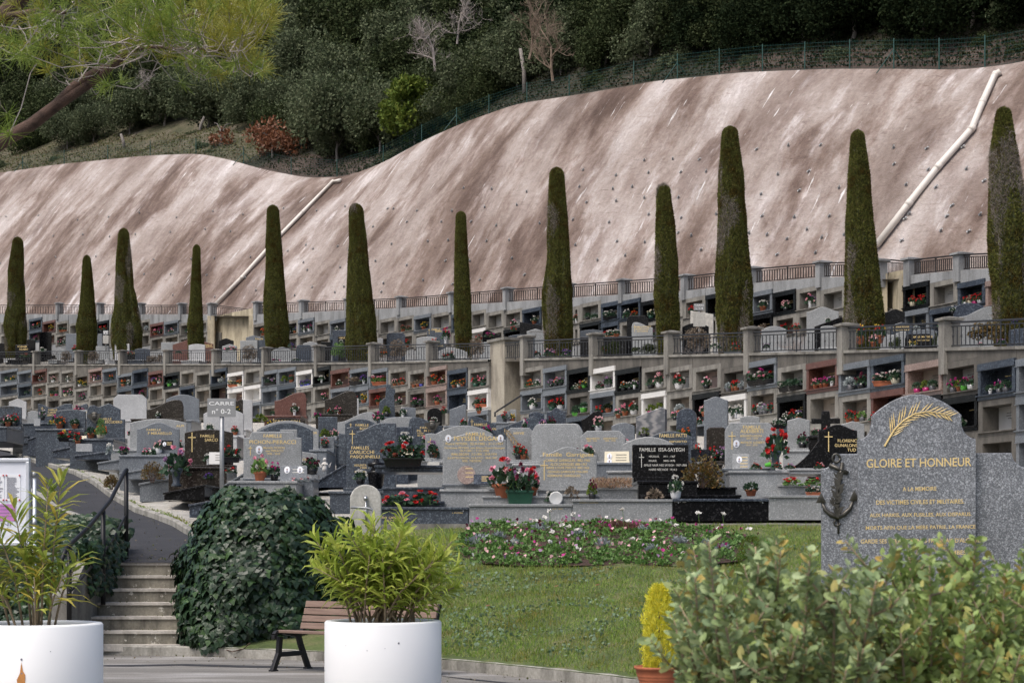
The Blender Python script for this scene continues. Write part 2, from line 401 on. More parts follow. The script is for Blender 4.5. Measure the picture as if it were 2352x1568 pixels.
# ------------------------------------------------------------------ lie of the land
def D1(x): return 41*math.exp((2300-x)*.00046)       # lower niche wall
def D2(x): return D1(x)+13                            # upper niche wall
COP1 = [(-400, 845), (0, 838), (310, 836), (600, 835), (880, 831), (1180, 824), (1350, 820), (1523, 815), (1708, 811), (1930, 805), (2155, 799), (2352, 794), (2600, 788)]
RT1 = [(-400, 814), (85, 807), (500, 804), (880, 792), (1150, 788), (1200, 783), (1380, 776), (1800, 760), (2000, 749), (2150, 742), (2200, 738), (2352, 731), (2600, 722)]
CAP1 = [(-400, 812), (80, 805), (490, 801), (900, 784), (1030, 780), (1250, 766), (1540, 759), (1700, 750), (1950, 741), (2180, 727), (2352, 720), (2600, 712)]
COP2 = [(-400, 724), (0, 721), (480, 722), (590, 722), (900, 708), (1160, 694), (1430, 676), (1570, 668), (1730, 650), (1880, 637), (2070, 634), (2190, 621), (2352, 612), (2600, 600)]
RT2 = [(-400, 703), (0, 700), (480, 701), (685, 694), (920, 685), (1160, 665), (1430, 645), (1570, 635), (1730, 617), (1880, 604), (2075, 598), (2190, 585), (2352, 578), (2600, 566)]
BASE1 = [(-400, 975), (0, 970), (600, 970), (1176, 985), (1800, 1008), (2300, 1080), (2600, 1110)]
def zc1(x): return wz(pl(x, COP1), D1(x))
def zc2(x): return wz(pl(x, COP2), D2(x))
def zb1(x): return wz(pl(x, BASE1), D1(x))
# right kerb of the lane = near edge of the grave field: x -> (D, z)
LANE = [(-300, 98, 1015), (-60, 76, 1026), (19, 68, 1034), (72, 58, 1055), (176, 47, 1083), (220, 43, 1105), (259, 40, 1134), (319, 37, 1169), (396, 33.5, 1193), (460, 30.5, 1231)]
LEFT = [(-420, 96, 1030), (-200, 66, 1050), (-100, 52, 1075), (0, 44, 1100), (86, 40, 1131), (110, 38, 1149), (190, 34, 1190), (250, 30, 1232), (270, 26.75, 1290)]
def frontD(x):
    if x > 460: return 31.5
    return pl(x, [(a, b) for a, b, c in LANE])
def frontZ(x):
    if x > 460: return pl(x, [(460, 1.6), (560, 1.73), (2352, 1.8), (2700, 1.82)])
    a = pl(x, [(a, b) for a, b, c in LANE]); return wz(pl(x, [(a, c) for a, b, c in LANE]), a)
def fieldz(x, D):
    a, b = frontD(x), D1(x); t = (D-a)/(b-a)
    return lerp(frontZ(x), zb1(x), max(0, t))
def terz(x, D):
    a, b = D1(x), D2(x); t = min(1.2, max(0, (D-a)/(b-a)))
    return lerp(zc1(x)-.05, zc2(x)-3.0, t)
NEAR = [(225, 24.9), (440, 24.6), (830, 23.3), (1010, 22.2), (1500, 18.8), (2352, 14.5), (2800, 12.5)]
def lawnz(x, D):
    a = pl(x, NEAR); t = (D-a)/(31.5-a); return lerp(.12, frontZ(max(461, x)), t)
def loft(name, A, B, nv, mat, amp=0, fr=.5, uv=False, seed=0, smooth=True, bulge=0):
    nu = len(A); vs = []; fs = []; uvs = []; u = 0
    for i, (a, b) in enumerate(zip(A, B)):
        if i: u += (a-A[i-1]).length
        for j in range(nv+1):
            t = j/nv; p = a.lerp(b, t)
            if amp and 0 < j < nv:
                q = noise.noise(p*fr+Vector((seed, 0, 0)))+.4*noise.noise(p*fr*2.7); p = p+Vector((0, 0, amp*q))
            if bulge: p = p+Vector((0, 0, bulge*math.sin(PI*t)))
            vs.append(p); uvs.append((u, t*(b-a).length))
    for i in range(nu-1):
        for j in range(nv): a = i*(nv+1)+j; fs.append((a, a+nv+1, a+nv+2, a+1))
    me = bpy.data.meshes.new(name); me.from_pydata([tuple(v) for v in vs], [], fs); me.materials.append(MATS[mat])
    if uv:
        l = me.uv_layers.new(name='UVMap')
        for lp in me.loops: l.data[lp.index].uv = uvs[lp.vertex_index]
    me.polygons.foreach_set('use_smooth', [smooth]*len(fs)); me.update()
    # faces must look upwards
    if me.polygons[0].normal.z < 0: me.flip_normals()
    return struct(link(name, me))
def dense(x0, x1, n): return [x0+(x1-x0)*i/n for i in range(n+1)]

mb = MB(); mb.box(-400, 400, -60, 500, -.4, -.35); struct(mb.build('ground', 'hill_m'))
mb = MB(); mb.add([(-45, -10, 0), (45, -10, 0), (45, 26.2, 0), (-45, 26.2, 0)], [(0, 1, 2, 3)]); struct(mb.build('pavement', 'pavement_m'))
# dark tar seam and lime-white worn patches in the pavement
def strip(name, pts, w, mat, z=.004):
    mb = MB(); P = [Vector((wx(x, D), D, z)) for x, D in pts]
    vs = []
    for i, p in enumerate(P):
        d = (P[min(i+1, len(P)-1)]-P[max(i-1, 0)]).normalized(); n = Vector((-d.y, d.x, 0)); k = w*(1+.4*noise.noise(p*2))*(.25 if i in (0, len(P)-1) else 1)
        vs += [p+n*k/2, p-n*k/2]
    mb.add(vs, [(2*i, 2*i+1, 2*i+3, 2*i+2) for i in range(len(P)-1)]); return struct(mb.build(name, mat))
strip('pavement_seam', [(150, 22.7), (300, 22.75), (420, 22.9), (560, 22.6), (640, 22.5), (760, 22.4)], .32, 'asphalt_m')
strip('drain_edge', [(1015, 21.0), (1100, 20.4), (1200, 19.8), (1350, 18.9), (1500, 17.9)], .1, 'asphalt_m')
xs = dense(440, 2750, 110)
loft('lawn', [Vector((wx(x, pl(x, NEAR)), pl(x, NEAR), .12)) for x in xs], [Vector((wx(x, 31.5), 31.5, frontZ(max(461, x)))) for x in xs], 24, 'lawn_m', .05, .8)
xs = dense(-300, 2700, 130)
loft('gravel_ground', [Vector((wx(x, frontD(x)), frontD(x), frontZ(x)+.0)) for x in xs], [Vector((wx(x, D1(x)+.1), D1(x)+.1, zb1(x))) for x in xs], 30, 'gravel_m', .05, .4)
loft('terrace_ground', [Vector((wx(x, D1(x)+.3), D1(x)+.3, zc1(x)-.06)) for x in xs], [Vector((wx(x, D2(x)), D2(x), zc2(x)-3.0)) for x in xs], 10, 'terrace_m', .03, .4)
loft('upper_terrace_ground', [Vector((wx(x, D2(x)+.2), D2(x)+.2, zc2(x)-.06)) for x in xs], [Vector((wx(x, D2(x)+3.2), D2(x)+3.2, zc2(x)-.06)) for x in xs], 3, 'terrace_m')
# lane
def lanept(tab, t):
    k = t*(len(tab)-1); i = min(len(tab)-2, int(k)); f = k-i
    a, b = tab[i], tab[i+1]; D = lerp(a[1], b[1], f); return W(lerp(a[0], b[0], f), lerp(a[2], b[2], f), D)
RL = LANE+[(436, 26.75, 1290)]; LL = LEFT[:-1]+[(262, 28, 1262), (284, 26.75, 1290)]
def resample(tab, Ds):
    out = []
    tb = sorted([(b, a, c) for a, b, c in tab])
    for D in Ds: out.append(W(pl(D, [(b, a) for b, a, c in tb]), pl(D, [(b, c) for b, a, c in tb]), D))
    return out
Ds = [26.72, 27.5, 28.5, 30, 31.5, 33, 35, 37, 40, 43, 47, 52, 58, 66]
A = resample(LL, Ds); B = resample(RL, Ds)
for a, b in zip(A, B): a.z = b.z+(0 if b.z > 1.24 else 0)
for i, D in enumerate(Ds):
    z = max(1.2, lerp(1.2, 1.6, (D-26.7)/3.8) if D < 30.5 else B[i].z-.06); A[i].z = z; B[i].z = z
    B[i].x += .02
A.append(Vector((-34, 74, 5.1))); B.append(Vector((-17.5, 74, 5.1)))
loft('lane', A, B, 8, 'asphalt_m')
def kerb(name, pts, w=.13, h=.13, lo=.25, mat='kerb_m', side=1):
    P = [Vector(p) for p in pts]; mb = MB(); vs = []
    for i, p in enumerate(P):
        d = (P[min(i+1, len(P)-1)]-P[max(i-1, 0)]); d.z = 0; d.normalize(); n = Vector((-d.y, d.x, 0))*side*w; j = Vector((0, 0, .01*noise.noise(p*3)))
        r = .02
        vs += [p+Vector((0, 0, -lo)), p+Vector((0, 0, h-r))+j, p+n*.15+Vector((0, 0, h))+j, p+n*.85+Vector((0, 0, h))+j, p+n+Vector((0, 0, h-r))+j, p+n+Vector((0, 0, -lo))]
    k = 6
    for i in range(len(P)-1):
        for j in range(k-1): mb.add([], []); mb.f.append((i*k+j, i*k+j+1, (i+1)*k+j+1, (i+1)*k+j)); mb.m.append(0)
    mb.v = [tuple(v) for v in vs]
    mb.f.append(tuple(range(k))); mb.m.append(0); mb.f.append(tuple(len(vs)-1-q for q in range(k))); mb.m.append(0)
    me = mb.mesh(name, [mat]); return link(name, me)
struct(kerb('lane_kerb', [b+Vector((.02, 0, -.02)) for b in B[3:]], .12, .13))
struct(kerb('lane_kerb', [a+Vector((-.02, 0, -.02)) for a in A[5:]], .12, .11, side=-1))
struct(kerb('pavement_kerb', [(wx(x, pl(x, NEAR)), pl(x, NEAR), 0) for x in dense(140, 2700, 90)], .14, .13, .1, side=1))
# concrete curb line under the front tombs
mb = MB(); mb.box(wx(840, 31.4), wx(2600, 31.4), 31.25, 31.6, 1.45, frontZ(1500)+.02); struct(mb.build('grave_row_footing', 'conc'))
# bank left of the steps
xs = dense(-420, 262, 24)
def leftD(x): return pl(x, [(a, b) for a, b, c in LEFT])
def leftZ(x):
    D = leftD(x); return max(1.15, wz(pl(x, [(a, c) for a, b, c in LEFT]), D))
nb = [Vector((lerp(-16, -5.75, i/24), 24.9, .1)) for i in range(25)]
fb = []
tb = resample(LL, [26.8, 27.5, 28.5, 30, 31.5, 33, 35, 37, 40, 43, 47, 52, 58, 66, 80])
full = []
for i in range(25):
    t = i/24; k = (1-t)*(len(tb)-1); j = min(len(tb)-2, int(k)); full.append(tb[j].lerp(tb[j+1], k-j)+Vector((-.05, 0, -.02)))
mid = [n.lerp(f, .22)+Vector((0, 0, 1.0*(1-i/40))) for i, (n, f) in enumerate(zip(nb, full))]
for m, f in zip(mid, full): m.z = min(max(m.z, 1.0), f.z+.1)
loft('left_bank', nb, mid, 5, 'hill_m', .04, .9); loft('left_bank_top', mid, full, 10, 'hill_m', .05, .7)
# steps
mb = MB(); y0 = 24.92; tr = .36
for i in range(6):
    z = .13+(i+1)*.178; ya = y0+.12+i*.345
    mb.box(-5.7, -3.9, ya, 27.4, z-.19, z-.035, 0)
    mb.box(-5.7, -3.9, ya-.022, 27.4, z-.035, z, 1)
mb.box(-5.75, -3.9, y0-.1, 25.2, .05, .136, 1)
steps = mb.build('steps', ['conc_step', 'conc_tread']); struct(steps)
mb = MB(); out = [(24.2, -.1), (27.2, -.1), (27.2, 1.28), (25.0, 1.22), (24.2, .8)]
mb.add([(-5.7, y, z) for y, z in out]+[(-5.95, y, z) for y, z in out], [(0, 1, 2, 3, 4), (9, 8, 7, 6, 5)]+[(i, i+5, (i+1) % 5+5, (i+1) % 5) for i in range(5)])
tag(mb.build('cheek_wall', 'conc'), 'streaky grey concrete side wall left of the steps', 'wall')

# shotcrete slope: base at the back of the upper terrace, crest to the upper right (the fall line)
CREST = [(-300, 420), (0, 396), (120, 378), (330, 357), (450, 352), (520, 366), (600, 389), (700, 408), (790, 405), (870, 375), (960, 325), (1060, 280), (1180, 238), (1330, 215), (1500, 185), (1700, 165), (1900, 157), (2050, 157), (2200, 159), (2300, 148), (2400, 128), (2700, 90)]
def smooth_tab(x, tab):
    return sum(pl(x+d, tab) for d in (-24, -12, 0, 12, 24))/5
def crestP(x): 
    D = D2(x-290)+3.2+4.4; return W(x, smooth_tab(x, CREST), D)
def baseP(x):
    D = D2(x)+3.2; return Vector((wx(x, D), D, zc2(x)-.15))
nu, nv = 260, 60; vs = []; fs = []; uvs = []; u = 0; prev = None
for i in range(nu+1):
    x = -560+(2560+200+560)*i/nu-0; a = baseP(x); b = crestP(x+290)
    if prev: u += (a-prev).length
    prev = a
    for j in range(nv+1):
        t = j/nv; p = a.lerp(b, t)
        nrm = Vector((-.8, -.5, .35)); bul = .8*math.sin(PI*t)*(.4+.9*noise.noise(Vector((x*.0045, t*.8, 3)))) + .16*noise.noise(Vector((u*.35, t*5, 0)))*(math.sin(PI*t))
        p = p+nrm*bul*.8
        if t > .9: p = p+Vector((.3, .2, .0))*((t-.9)*10)**2*.5
        vs.append(tuple(p)); uvs.append((u, t*12.5))
for i in range(nu):
    for j in range(nv): a = i*(nv+1)+j; fs.append((a, a+nv+1, a+nv+2, a+1))
me = bpy.data.meshes.new('shotcrete_slope'); me.from_pydata(vs, [], fs); me.materials.append(MATS['shotcrete'])
l = me.uv_layers.new(name='UVMap')
for lp in me.loops: l.data[lp.index].uv = uvs[lp.vertex_index]
me.polygons.foreach_set('use_smooth', [True]*len(fs)); me.update()
SLOPE = struct(link('shotcrete_slope', me))
SV = vs
def slopeP(s, t):
    """point on the slope: s = image x of its base, t = share of the way up"""
    k = (s+560)/(3320)*nu; i = max(0, min(nu-1, int(k))); j = min(nv-1, int(t*nv)); f = k-i; g = t*nv-j
    q = lambda a, b: Vector(SV[a*(nv+1)+b])
    return q(i, j).lerp(q(i+1, j), f).lerp(q(i, j+1).lerp(q(i+1, j+1), f), g)
def on_slope(x, y):
    """find the (s,t) of the slope point seen at image (x,y)"""
    s, t = x-150, .5
    for _ in range(12):
        p = slopeP(s, t); px = 1176+p.x/p.y*F; py = HZ-(p.z-EYE)/p.y*F
        t = min(.99, max(0.005, t+(py-y)/330)); s += (x-px)*.9
    return s, t

# wooded hill above the crest
vs = []; fs = []; nu2, nv2 = 104, 26
for i in range(nu2+1):
    x = -1100+3880*i/nu2; a = crestP(x)+Vector((.25, .2, -.1))
    for j in range(nv2+1):
        d = [0, .8, 1.8, 3, 5, 7.5, 10, 13, 16, 20, 24, 28, 33, 38, 43, 48, 54, 60, 66, 72, 78, 84, 90, 96, 102, 108, 114][j]
        sl = 1.0; k = pl(x, [(0, .55), (500, .5), (800, .65), (1200, .75), (2352, .8)])
        h = k*d if d < 10 else k*10+(d-10)*.95
        p = a+Vector((.55*d, .85*d, h)); p.z += (1.0*noise.noise(Vector((p.x*.12, p.y*.12, 0)))+.3*noise.noise(Vector((p.x*.6, p.y*.6, 0))))*min(1, d/5)
        vs.append(tuple(p))
for i in range(nu2):
    for j in range(nv2): a = i*(nv2+1)+j; fs.append((a, a+nv2+1, a+nv2+2, a+1))
me = bpy.data.meshes.new('hillside'); me.from_pydata(vs, [], fs)
for n in ('hill_m', 'clearing_m', 'bank_m'): me.materials.append(MATS[n])
mi = []
for i in range(nu2):
    x = -1100+3880*i/nu2
    for j in range(nv2):
        m = 0
        if -420 < x < 520 and j < 6: m = 1
        if 560 < x < 800 and j < 3: m = 2
        if 1600 < x < 2700 and j < 2: m = 2
        mi.append(m)
me.polygons.foreach_set('material_index', mi); me.polygons.foreach_set('use_smooth', [True]*len(fs)); me.update()
struct(link('hillside', me)); HV = vs
def hillP(x, d):
    """hill point: x = image x of its crest foot, d = metres up from the crest"""
    k = (x+1100)/3880*nu2; i = max(0, min(nu2-1, int(k))); f = k-i
    tab = [0, .8, 1.8, 3, 5, 7.5, 10, 13, 16, 20, 24, 28, 33, 38, 43, 48, 54, 60, 66, 72, 78, 84, 90, 96, 102, 108, 114]
    j = 0
    while j < nv2-1 and tab[j+1] < d: j += 1
    g = (d-tab[j])/(tab[j+1]-tab[j]); q = lambda a, b: Vector(HV[a*(nv2+1)+b])
    return q(i, j).lerp(q(i+1, j), f).lerp(q(i, j+1).lerp(q(i+1, j+1), f), g)
def proj(p): return 1176+p.x/p.y*F, HZ-(p.z-EYE)/p.y*F
# ------------------------------------------------------------------ pots, bouquets, planters
POTS = {
 'terra': ('terracotta', 'terracotta pot', [(.16, 0), (.2, .02), (.26, .27), (.3, .28), (.31, .36), (.27, .36), (.26, .31)]),
 'white': ('pot_white', 'white pot', [(.15, 0), (.24, .1), (.28, .3), (.3, .36), (.27, .36)]),
 'cream': ('pot_cream', 'cream pot', [(.15, 0), (.24, .1), (.28, .3), (.3, .36), (.27, .36)]),
 'grey': ('pot_grey', 'grey pot', [(.18, 0), (.2, .02), (.27, .34), (.24, .34)]),
 'black': ('pot_black', 'black pot', [(.16, 0), (.2, .02), (.29, .34), (.25, .34)]),
 'green': ('pot_green', 'bright green pot', [(.16, 0), (.24, .04), (.3, .3), (.32, .36), (.27, .36)]),
 'dkgreen': ('pot_dkgreen', 'dark green pot', [(.18, 0), (.24, .02), (.28, .32), (.24, .32)]),
 'blue': ('pot_blue', 'blue pot', [(.2, 0), (.24, .02), (.27, .3), (.24, .3)]),
 'magenta': ('pot_magenta', 'magenta pot', [(.2, 0), (.24, .02), (.27, .3), (.24, .3)]),
 'vase': ('g_blue', 'stone vase', [(.13, 0), (.15, .03), (.09, .1), (.12, .3), (.2, .45), (.17, .46)]),
 'wvase': ('pot_white', 'white vase', [(.1, 0), (.13, .03), (.11, .15), (.16, .4), (.14, .46)]),
}
_M = {}
def potmesh(k):
    if ('p', k) not in _M:
        mb = MB()
        if k in ('box', 'kbox', 'tbox', 'gbox'):
            mt = dict(box='terracotta', kbox='pot_black', tbox='pot_cream', gbox='pot_dkgreen')[k]
            mb.add([(-.42, -.13, 0), (.42, -.13, 0), (.42, .13, 0), (-.42, .13, 0), (-.5, -.18, .32), (.5, -.18, .32), (.5, .18, .32), (-.5, .18, .32)],
                   [(0, 3, 2, 1), (0, 1, 5, 4), (1, 2, 6, 5), (2, 3, 7, 6), (3, 0, 4, 7)])
            mb.box(-.52, .52, -.2, -.17, .29, .34); mb.box(-.52, .52, .17, .2, .29, .34); mb.box(-.52, -.49, -.17, .17, .29, .34); mb.box(.49, .52, -.17, .17, .29, .34)
            mb.add([(-.49, -.17, .29), (.49, -.17, .29), (.49, .17, .29), (-.49, .17, .29)], [(0, 1, 2, 3)], 1)
            me = mb.mesh('pot', [mt, 'soil'])
        else:
            mt, _, prof = POTS[k]
            mb.lathe(prof, 16); r = prof[-1][0]; mb.add([(r*math.cos(a*PI/6), r*math.sin(a*PI/6), prof[-1][1]-.03) for a in range(12)], [tuple(range(12))], 1)
            me = mb.mesh('pot', [mt, 'soil'], True)
        _M[('p', k)] = me
    return _M[('p', k)]
POTNAME = dict(box='terracotta trough', kbox='black trough', tbox='cream trough', gbox='dark green trough', none='loose bunch')
def potname(k): return POTNAME.get(k) or POTS[k][1]
def dome(n, rx, rz, z0, z1, box=False):
    d = rdir(n); d[:, 2] = np.abs(d[:, 2]); r = RNG.uniform(.72, 1.0, n)[:, None]
    P = d*r*np.array([rx, rx*(.42 if box else 1), z1-z0]); P[:, 2] += z0
    if box: P[:, 0] = RNG.uniform(-rx, rx, n)
    return P, d
def foliage(leaf, box, v, tall=False):
    k = ('f', leaf, box, v, tall)
    if k not in _M:
        n = 120 if box else 90
        P, d = dome(n, .5 if box else .42, .5, .3, .82 if not tall else .7, box)
        Y = d+rdir(n)*.6+np.array([0, 0, .1]); X = rdir(n)
        _M[k] = cloud('foliage', *LEAF, P, X, Y, np.stack([RNG.uniform(.1, .17, n), RNG.uniform(.16, .26, n), np.full(n, .2)], 1), [leaf], 'mesh')
    return _M[k]
def blossoms(cols, box, v, size=1.0, nb=None):
    k = ('b', tuple(cols), box, v, size)
    if k not in _M:
        nb = 16 if box else 12
        P, d = dome(nb, .5 if box else .4, .5, .45, 1.0, box)
        m = 9; C = np.repeat(P, m, 0); dd = np.repeat(d, m, 0); R = rdir(nb*m)
        out = R+dd*.9; out /= np.linalg.norm(out, axis=1)[:, None]
        s = .095*size
        MI = np.repeat(RNG.integers(0, len(cols), nb), m)
        cp = C+out*s*.55; cx = rdir(nb*m); cy = out+rdir(nb*m)*.3; cs = np.stack([np.full(nb*m, s*1.15), np.full(nb*m, s*1.3), np.full(nb*m, s*1.4)], 1)
        r0 = P*np.array([.7 if box else .2, .3, 0])+np.array([0, 0, .28]); st = P-r0; ln = np.linalg.norm(st, axis=1)      # stems
        cp = np.concatenate([cp, (P+r0)/2]); cx = np.concatenate([cx, rdir(nb)]); cy = np.concatenate([cy, st])
        cs = np.concatenate([cs, np.stack([np.full(nb, .03), ln, np.full(nb, .03)], 1)]); MI = np.concatenate([MI, np.full(nb, len(cols))])
        _M[k] = cloud('flowers', *LEAF, cp, cx, cy, cs, ['f_'+c for c in cols]+['l_green'], 'mesh', MI)
    return _M[k]
def names(cols): 
    c = list(dict.fromkeys(cols)); return c[0] if len(c) == 1 else c[0]+' and '+c[1] if len(c) == 2 else c[0]+', '+c[1]+' and '+c[2]
def flora(where, cols, pot, loc, w, h, leaf='l_cycl', group=None, rz=None, label=None, leafname=None, cat=None):
    box = pot in ('box', 'kbox', 'tbox', 'gbox'); v = random.randrange(3)
    lab = label or ('%s flowers %s %s' % (names(cols), 'in '+potname(pot) if pot != 'none' else 'as loose bunch', where) if cols else '%s in a %s %s' % (leafname or 'green plant', potname(pot), where))
    nm = 'flower_trough' if box else 'flower_bunch' if pot == 'none' else 'flower_vase' if 'vase' in pot else 'flower_pot' if cols else 'potted_plant'
    o = thing(nm, lab, cat or nm.replace('_', ' '), loc, random.uniform(-.3, .3) if rz is None else rz, group, (w, w, h))
    dz = 0
    if pot != 'none': inst('pot', potmesh(pot), o)
    else: dz = -.3
    inst('foliage', foliage(leaf, box, v), o, (0, 0, dz*.9), 0, (1, 1, 1))
    if cols: inst('flowers', blossoms(cols, box, v), o, (0, 0, dz), 0, (1, 1, 1))
    return o
COLC = dict(r='red', p='pink', o='rose', m='magenta', w='white', y='yellow', g='orange', u='purple', v='mauve', b='burgundy', c='cream', k='brick')
POTC = dict(T='terra', W='white', C='cream', G='grey', K='black', N='green', D='dkgreen', B='blue', M='magenta', V='vase', X='wvase', x='box', z='kbox', t='tbox', q='gbox', n='none')
LEAFC = dict(l='l_cycl', d='l_dark', s='l_silver', e='l_green', h='l_bare', a='l_bright')
def parse_item(code):
    """'rpT' = red + pink in terracotta; a leading '-' = plant without flowers; optional :leaf"""
    lf = 'l_cycl'
    if ':' in code: code, l = code.split(':'); lf = LEAFC[l[0]]; code += l[1:]
    pot = POTC[code[-1]]; cols = [COLC[c] for c in code[:-1] if c in COLC]
    return cols, pot, lf
# ------------------------------------------------------------------ the two terraced niche walls
FR = dict(G='g_grey', B='g_blue', N='g_navy', K='g_black', R='g_red', P='g_pink', W='w_marble', C='conc', D='conc_dark', L='g_light')
PN = dict(FR, w='p_white', e='p_beige', t='p_brown', r='p_rose')
RH = .82
def frame(A, B):
    u = (B-A); u.z = 0; L = u.length; u.normalize(); inn = Vector((-u.y, u.x, 0))
    M = Matrix(((u.x, inn.x, 0, A.x), (u.y, inn.y, 0, A.y), (u.z, inn.z, 1, 0), (0, 0, 0, 1))); return M, L
def niche(wall, M, L, zt, code, clad, thin):
    """one burial niche: surround and recessed plaque; x along the wall, y into it"""
    fr, pn = code[0], code[1]; mb = MB(); e = .022 if clad else 0.0
    z0 = zt-RH; j = .02
    pw = .15 if clad else .2
    mb.box(0+j*clad, L-j*clad, -e-.02*clad, .46, zt-.15, zt-.004)          # lintel
    mb.box(0+j*clad, pw, -e, .46, z0+.11, zt-.15); mb.box(L-pw, L-j*clad, -e, .46, z0+.11, zt-.15)
    mb.box(-.01*clad, L+.01*clad, -e-.05, .46, z0+.085, z0+.11); mb.box(0, L, -e, .46, z0, z0+.085)
    if clad:
        mb.box(0, L, -e-.035, .02, zt-.165, zt-.15)
    f = mb.build('niche', FR[fr], wall); f.matrix_world = M
    p = MB(); p.box(pw, L-pw, .4, .46, z0+.11, zt-.15)
    q = p.build('plaque', PN[pn], f)
    # engraved lines and a small cross or medallion on the plaque
    r = random.random(); ink = MB(); mt = 'gold' if pn in 'GBNKRt' else 'engrave'
    cx = L*.5; cz = zt-.3
    for k in range(random.choice((1, 2, 2, 3))):
        a = random.uniform(.12, .24)*L; n = random.randint(3, 6); x = cx-a
        while x < cx+a:
            s = random.uniform(.03, .07); ink.box(x, x+s, .392, .399, cz-.06*k-.011, cz-.06*k+.011); x += s+.025
    if r < .4: ink.box(L*.75-.01, L*.75+.01, .392, .399, cz-.16, cz+.08); ink.box(L*.75-.05, L*.75+.05, .391, .398, cz+.01, cz+.03)
    ink.build('inscription', mt, f)
    return f
def clampitem(c): return c
def make_columns(which, wall, cols, DF, nrows, filler, wherename, group):
    for ci, (xa, xb, yt, rows) in enumerate(cols):
        A = W(xa, 0, DF(xa)); B = W(xb, 0, DF(xb)); A.z = B.z = 0
        M, L = frame(A, B); Dc = (DF(xa)+DF(xb))/2; zt = wz(yt, Dc)
        rows = rows.split()
        if len(rows) == 1 and ci % 1 == 0: pass
        for r in range(nrows):
            tok = rows[r] if r < len(rows) else random.choice(filler)
            parts = tok.split('.'); code = parts[0]; z = zt-r*RH
            clad = 0 if code[0] in 'CD' else 1
            niche(wall, M, L, z, code, clad, False)
            its = [p for p in parts[1:] if p]
            n = len(its)
            for k, it in enumerate(its):
                cols_, pot, lf = parse_item(it)
                sc = random.uniform(.36, .46) if n < 3 else random.uniform(.28, .34)
                if it[0].isupper() is False and len(it) > 3: sc *= 1.12
                x = L*((k+.5)/n*.62+.2) if n > 1 else L*random.uniform(.42, .62)
                p = M @ Vector((x, .02+.03*(k % 2), z-RH+.112))
                rowname = ['top', 'second', 'third', 'fourth'][r]
                flora('%s row of %s' % (rowname, wherename), cols_, pot, p, sc*(1.5 if pot in ('box', 'kbox', 'tbox', 'gbox') else 1), sc, lf, group)
        # parapet slab between the niches and the coping, at this column
    return
def wall_body(name, parent, DF, zc, zb, x0, x1, mat, off, thick, topx=None, n=40, zcut=None):
    """the masonry behind the niches"""
    mb = MB(); xs = dense(x0, x1, n); F0 = []
    for i, x in enumerate(xs):
        p = W(x, 0, DF(x)); a = xs[max(0, i-1)]; b = xs[min(n, i+1)]
        t = (W(b, 0, DF(b))-W(a, 0, DF(a))); t.z = 0; t.normalize(); inn = Vector((-t.y, t.x, 0)); p.z = 0
        f = p+inn*off; g = p+inn*(off+thick)
        F0 += [(f.x, f.y, zb(x)), (f.x, f.y, zc(x)), (g.x, g.y, zc(x)), (g.x, g.y, zb(x))]
    fs = []
    for i in range(n):
        for k in range(4): fs.append((i*4+k, (i+1)*4+k, (i+1)*4+(k+1) % 4, i*4+(k+1) % 4))
    fs += [(0, 1, 2, 3), (n*4+3, n*4+2, n*4+1, n*4)]
    mb.add(F0, [f[::-1] for f in fs]); return mb.build(name, mat, parent)
def pt(DF, x, off, z):
    t = W(x+4, 0, DF(x+4))-W(x-4, 0, DF(x-4)); t.z = 0; t.normalize(); p = W(x, 0, DF(x)); return Vector((p.x-t.y*off, p.y+t.x*off, z)), t
def pillar(parent, DF, x, wpx, ytop, zbase, mat, capmat, off=-.06):
    D = DF(x); zt = wz(ytop, D); p, t = pt(DF, x, off, 0); w = max(.22, wpx/F*D*.85)
    M = Matrix(((t.x, -t.y, 0, p.x), (t.y, t.x, 0, p.y), (0, 0, 1, 0), (0, 0, 0, 1)))
    mb = MB(); h = w/2
    mb.box(-h, h, -.02, .4, zbase, zt-.09, 0, M); mb.box(-h-.06, h+.06, -.09, .47, zt-.09, zt-.03, 1, M)
    mb.add([(-h-.06, -.09, zt-.03), (h+.06, -.09, zt-.03), (h+.06, .47, zt-.03), (-h-.06, .47, zt-.03), (0, .19, zt+.02)], [(0, 1, 4), (1, 2, 4), (2, 3, 4), (3, 0, 4)], 1, M)
    return mb.build('pillar', [mat, capmat], parent)
def railing(DF, xa, xb, zr, zb, lab, group, mat, off=.12, nb=24, r=.013):
    P0, t0 = pt(DF, xa, off, 0); P1, t1 = pt(DF, xb, off, 0)
    a0, a1, b0, b1 = zb(xa), zb(xb), zr(xa), zr(xb)
    root = thing('railing', lab, 'railing', P0+Vector((0, 0, a0)), 0, group); O = -(P0+Vector((0, 0, a0)))
    q = lambda t, s: P0.lerp(P1, t)+Vector((0, 0, lerp(lerp(a0, a1, t), lerp(b0, b1, t), s)))+O
    mb = MB(); mb.tube([q(0, 1), q(1, 1)], .026, 6); mb.build('top_rail', mat, root)
    mb = MB(); mb.tube([q(0, .84), q(1, .84)], .014, 4); mb.tube([q(0, .06), q(1, .06)], .016, 4); mb.build('lower_rail', mat, root)
    mb = MB()
    for i in range(1, nb):
        t = i/nb; s = 1.0 if i == nb//2 else .84; lo = -.08 if i == nb//2 else .06
        mb.tube([q(t, lo), q(t, s)], r if i != nb//2 else r*1.5, 4, caps=False)
        if i % 2: c = q(t, .44); mb.ball(c, (.026, .026, .05), 0, 5, 3)
    mb.build('balusters', mat, root); return root
fill1 = ['Gw', 'CC', 'Cw', 'De.oT', 'Bt', 'GG.rT', 'Ct.pW', 'NN', 'Ce', 'DD']
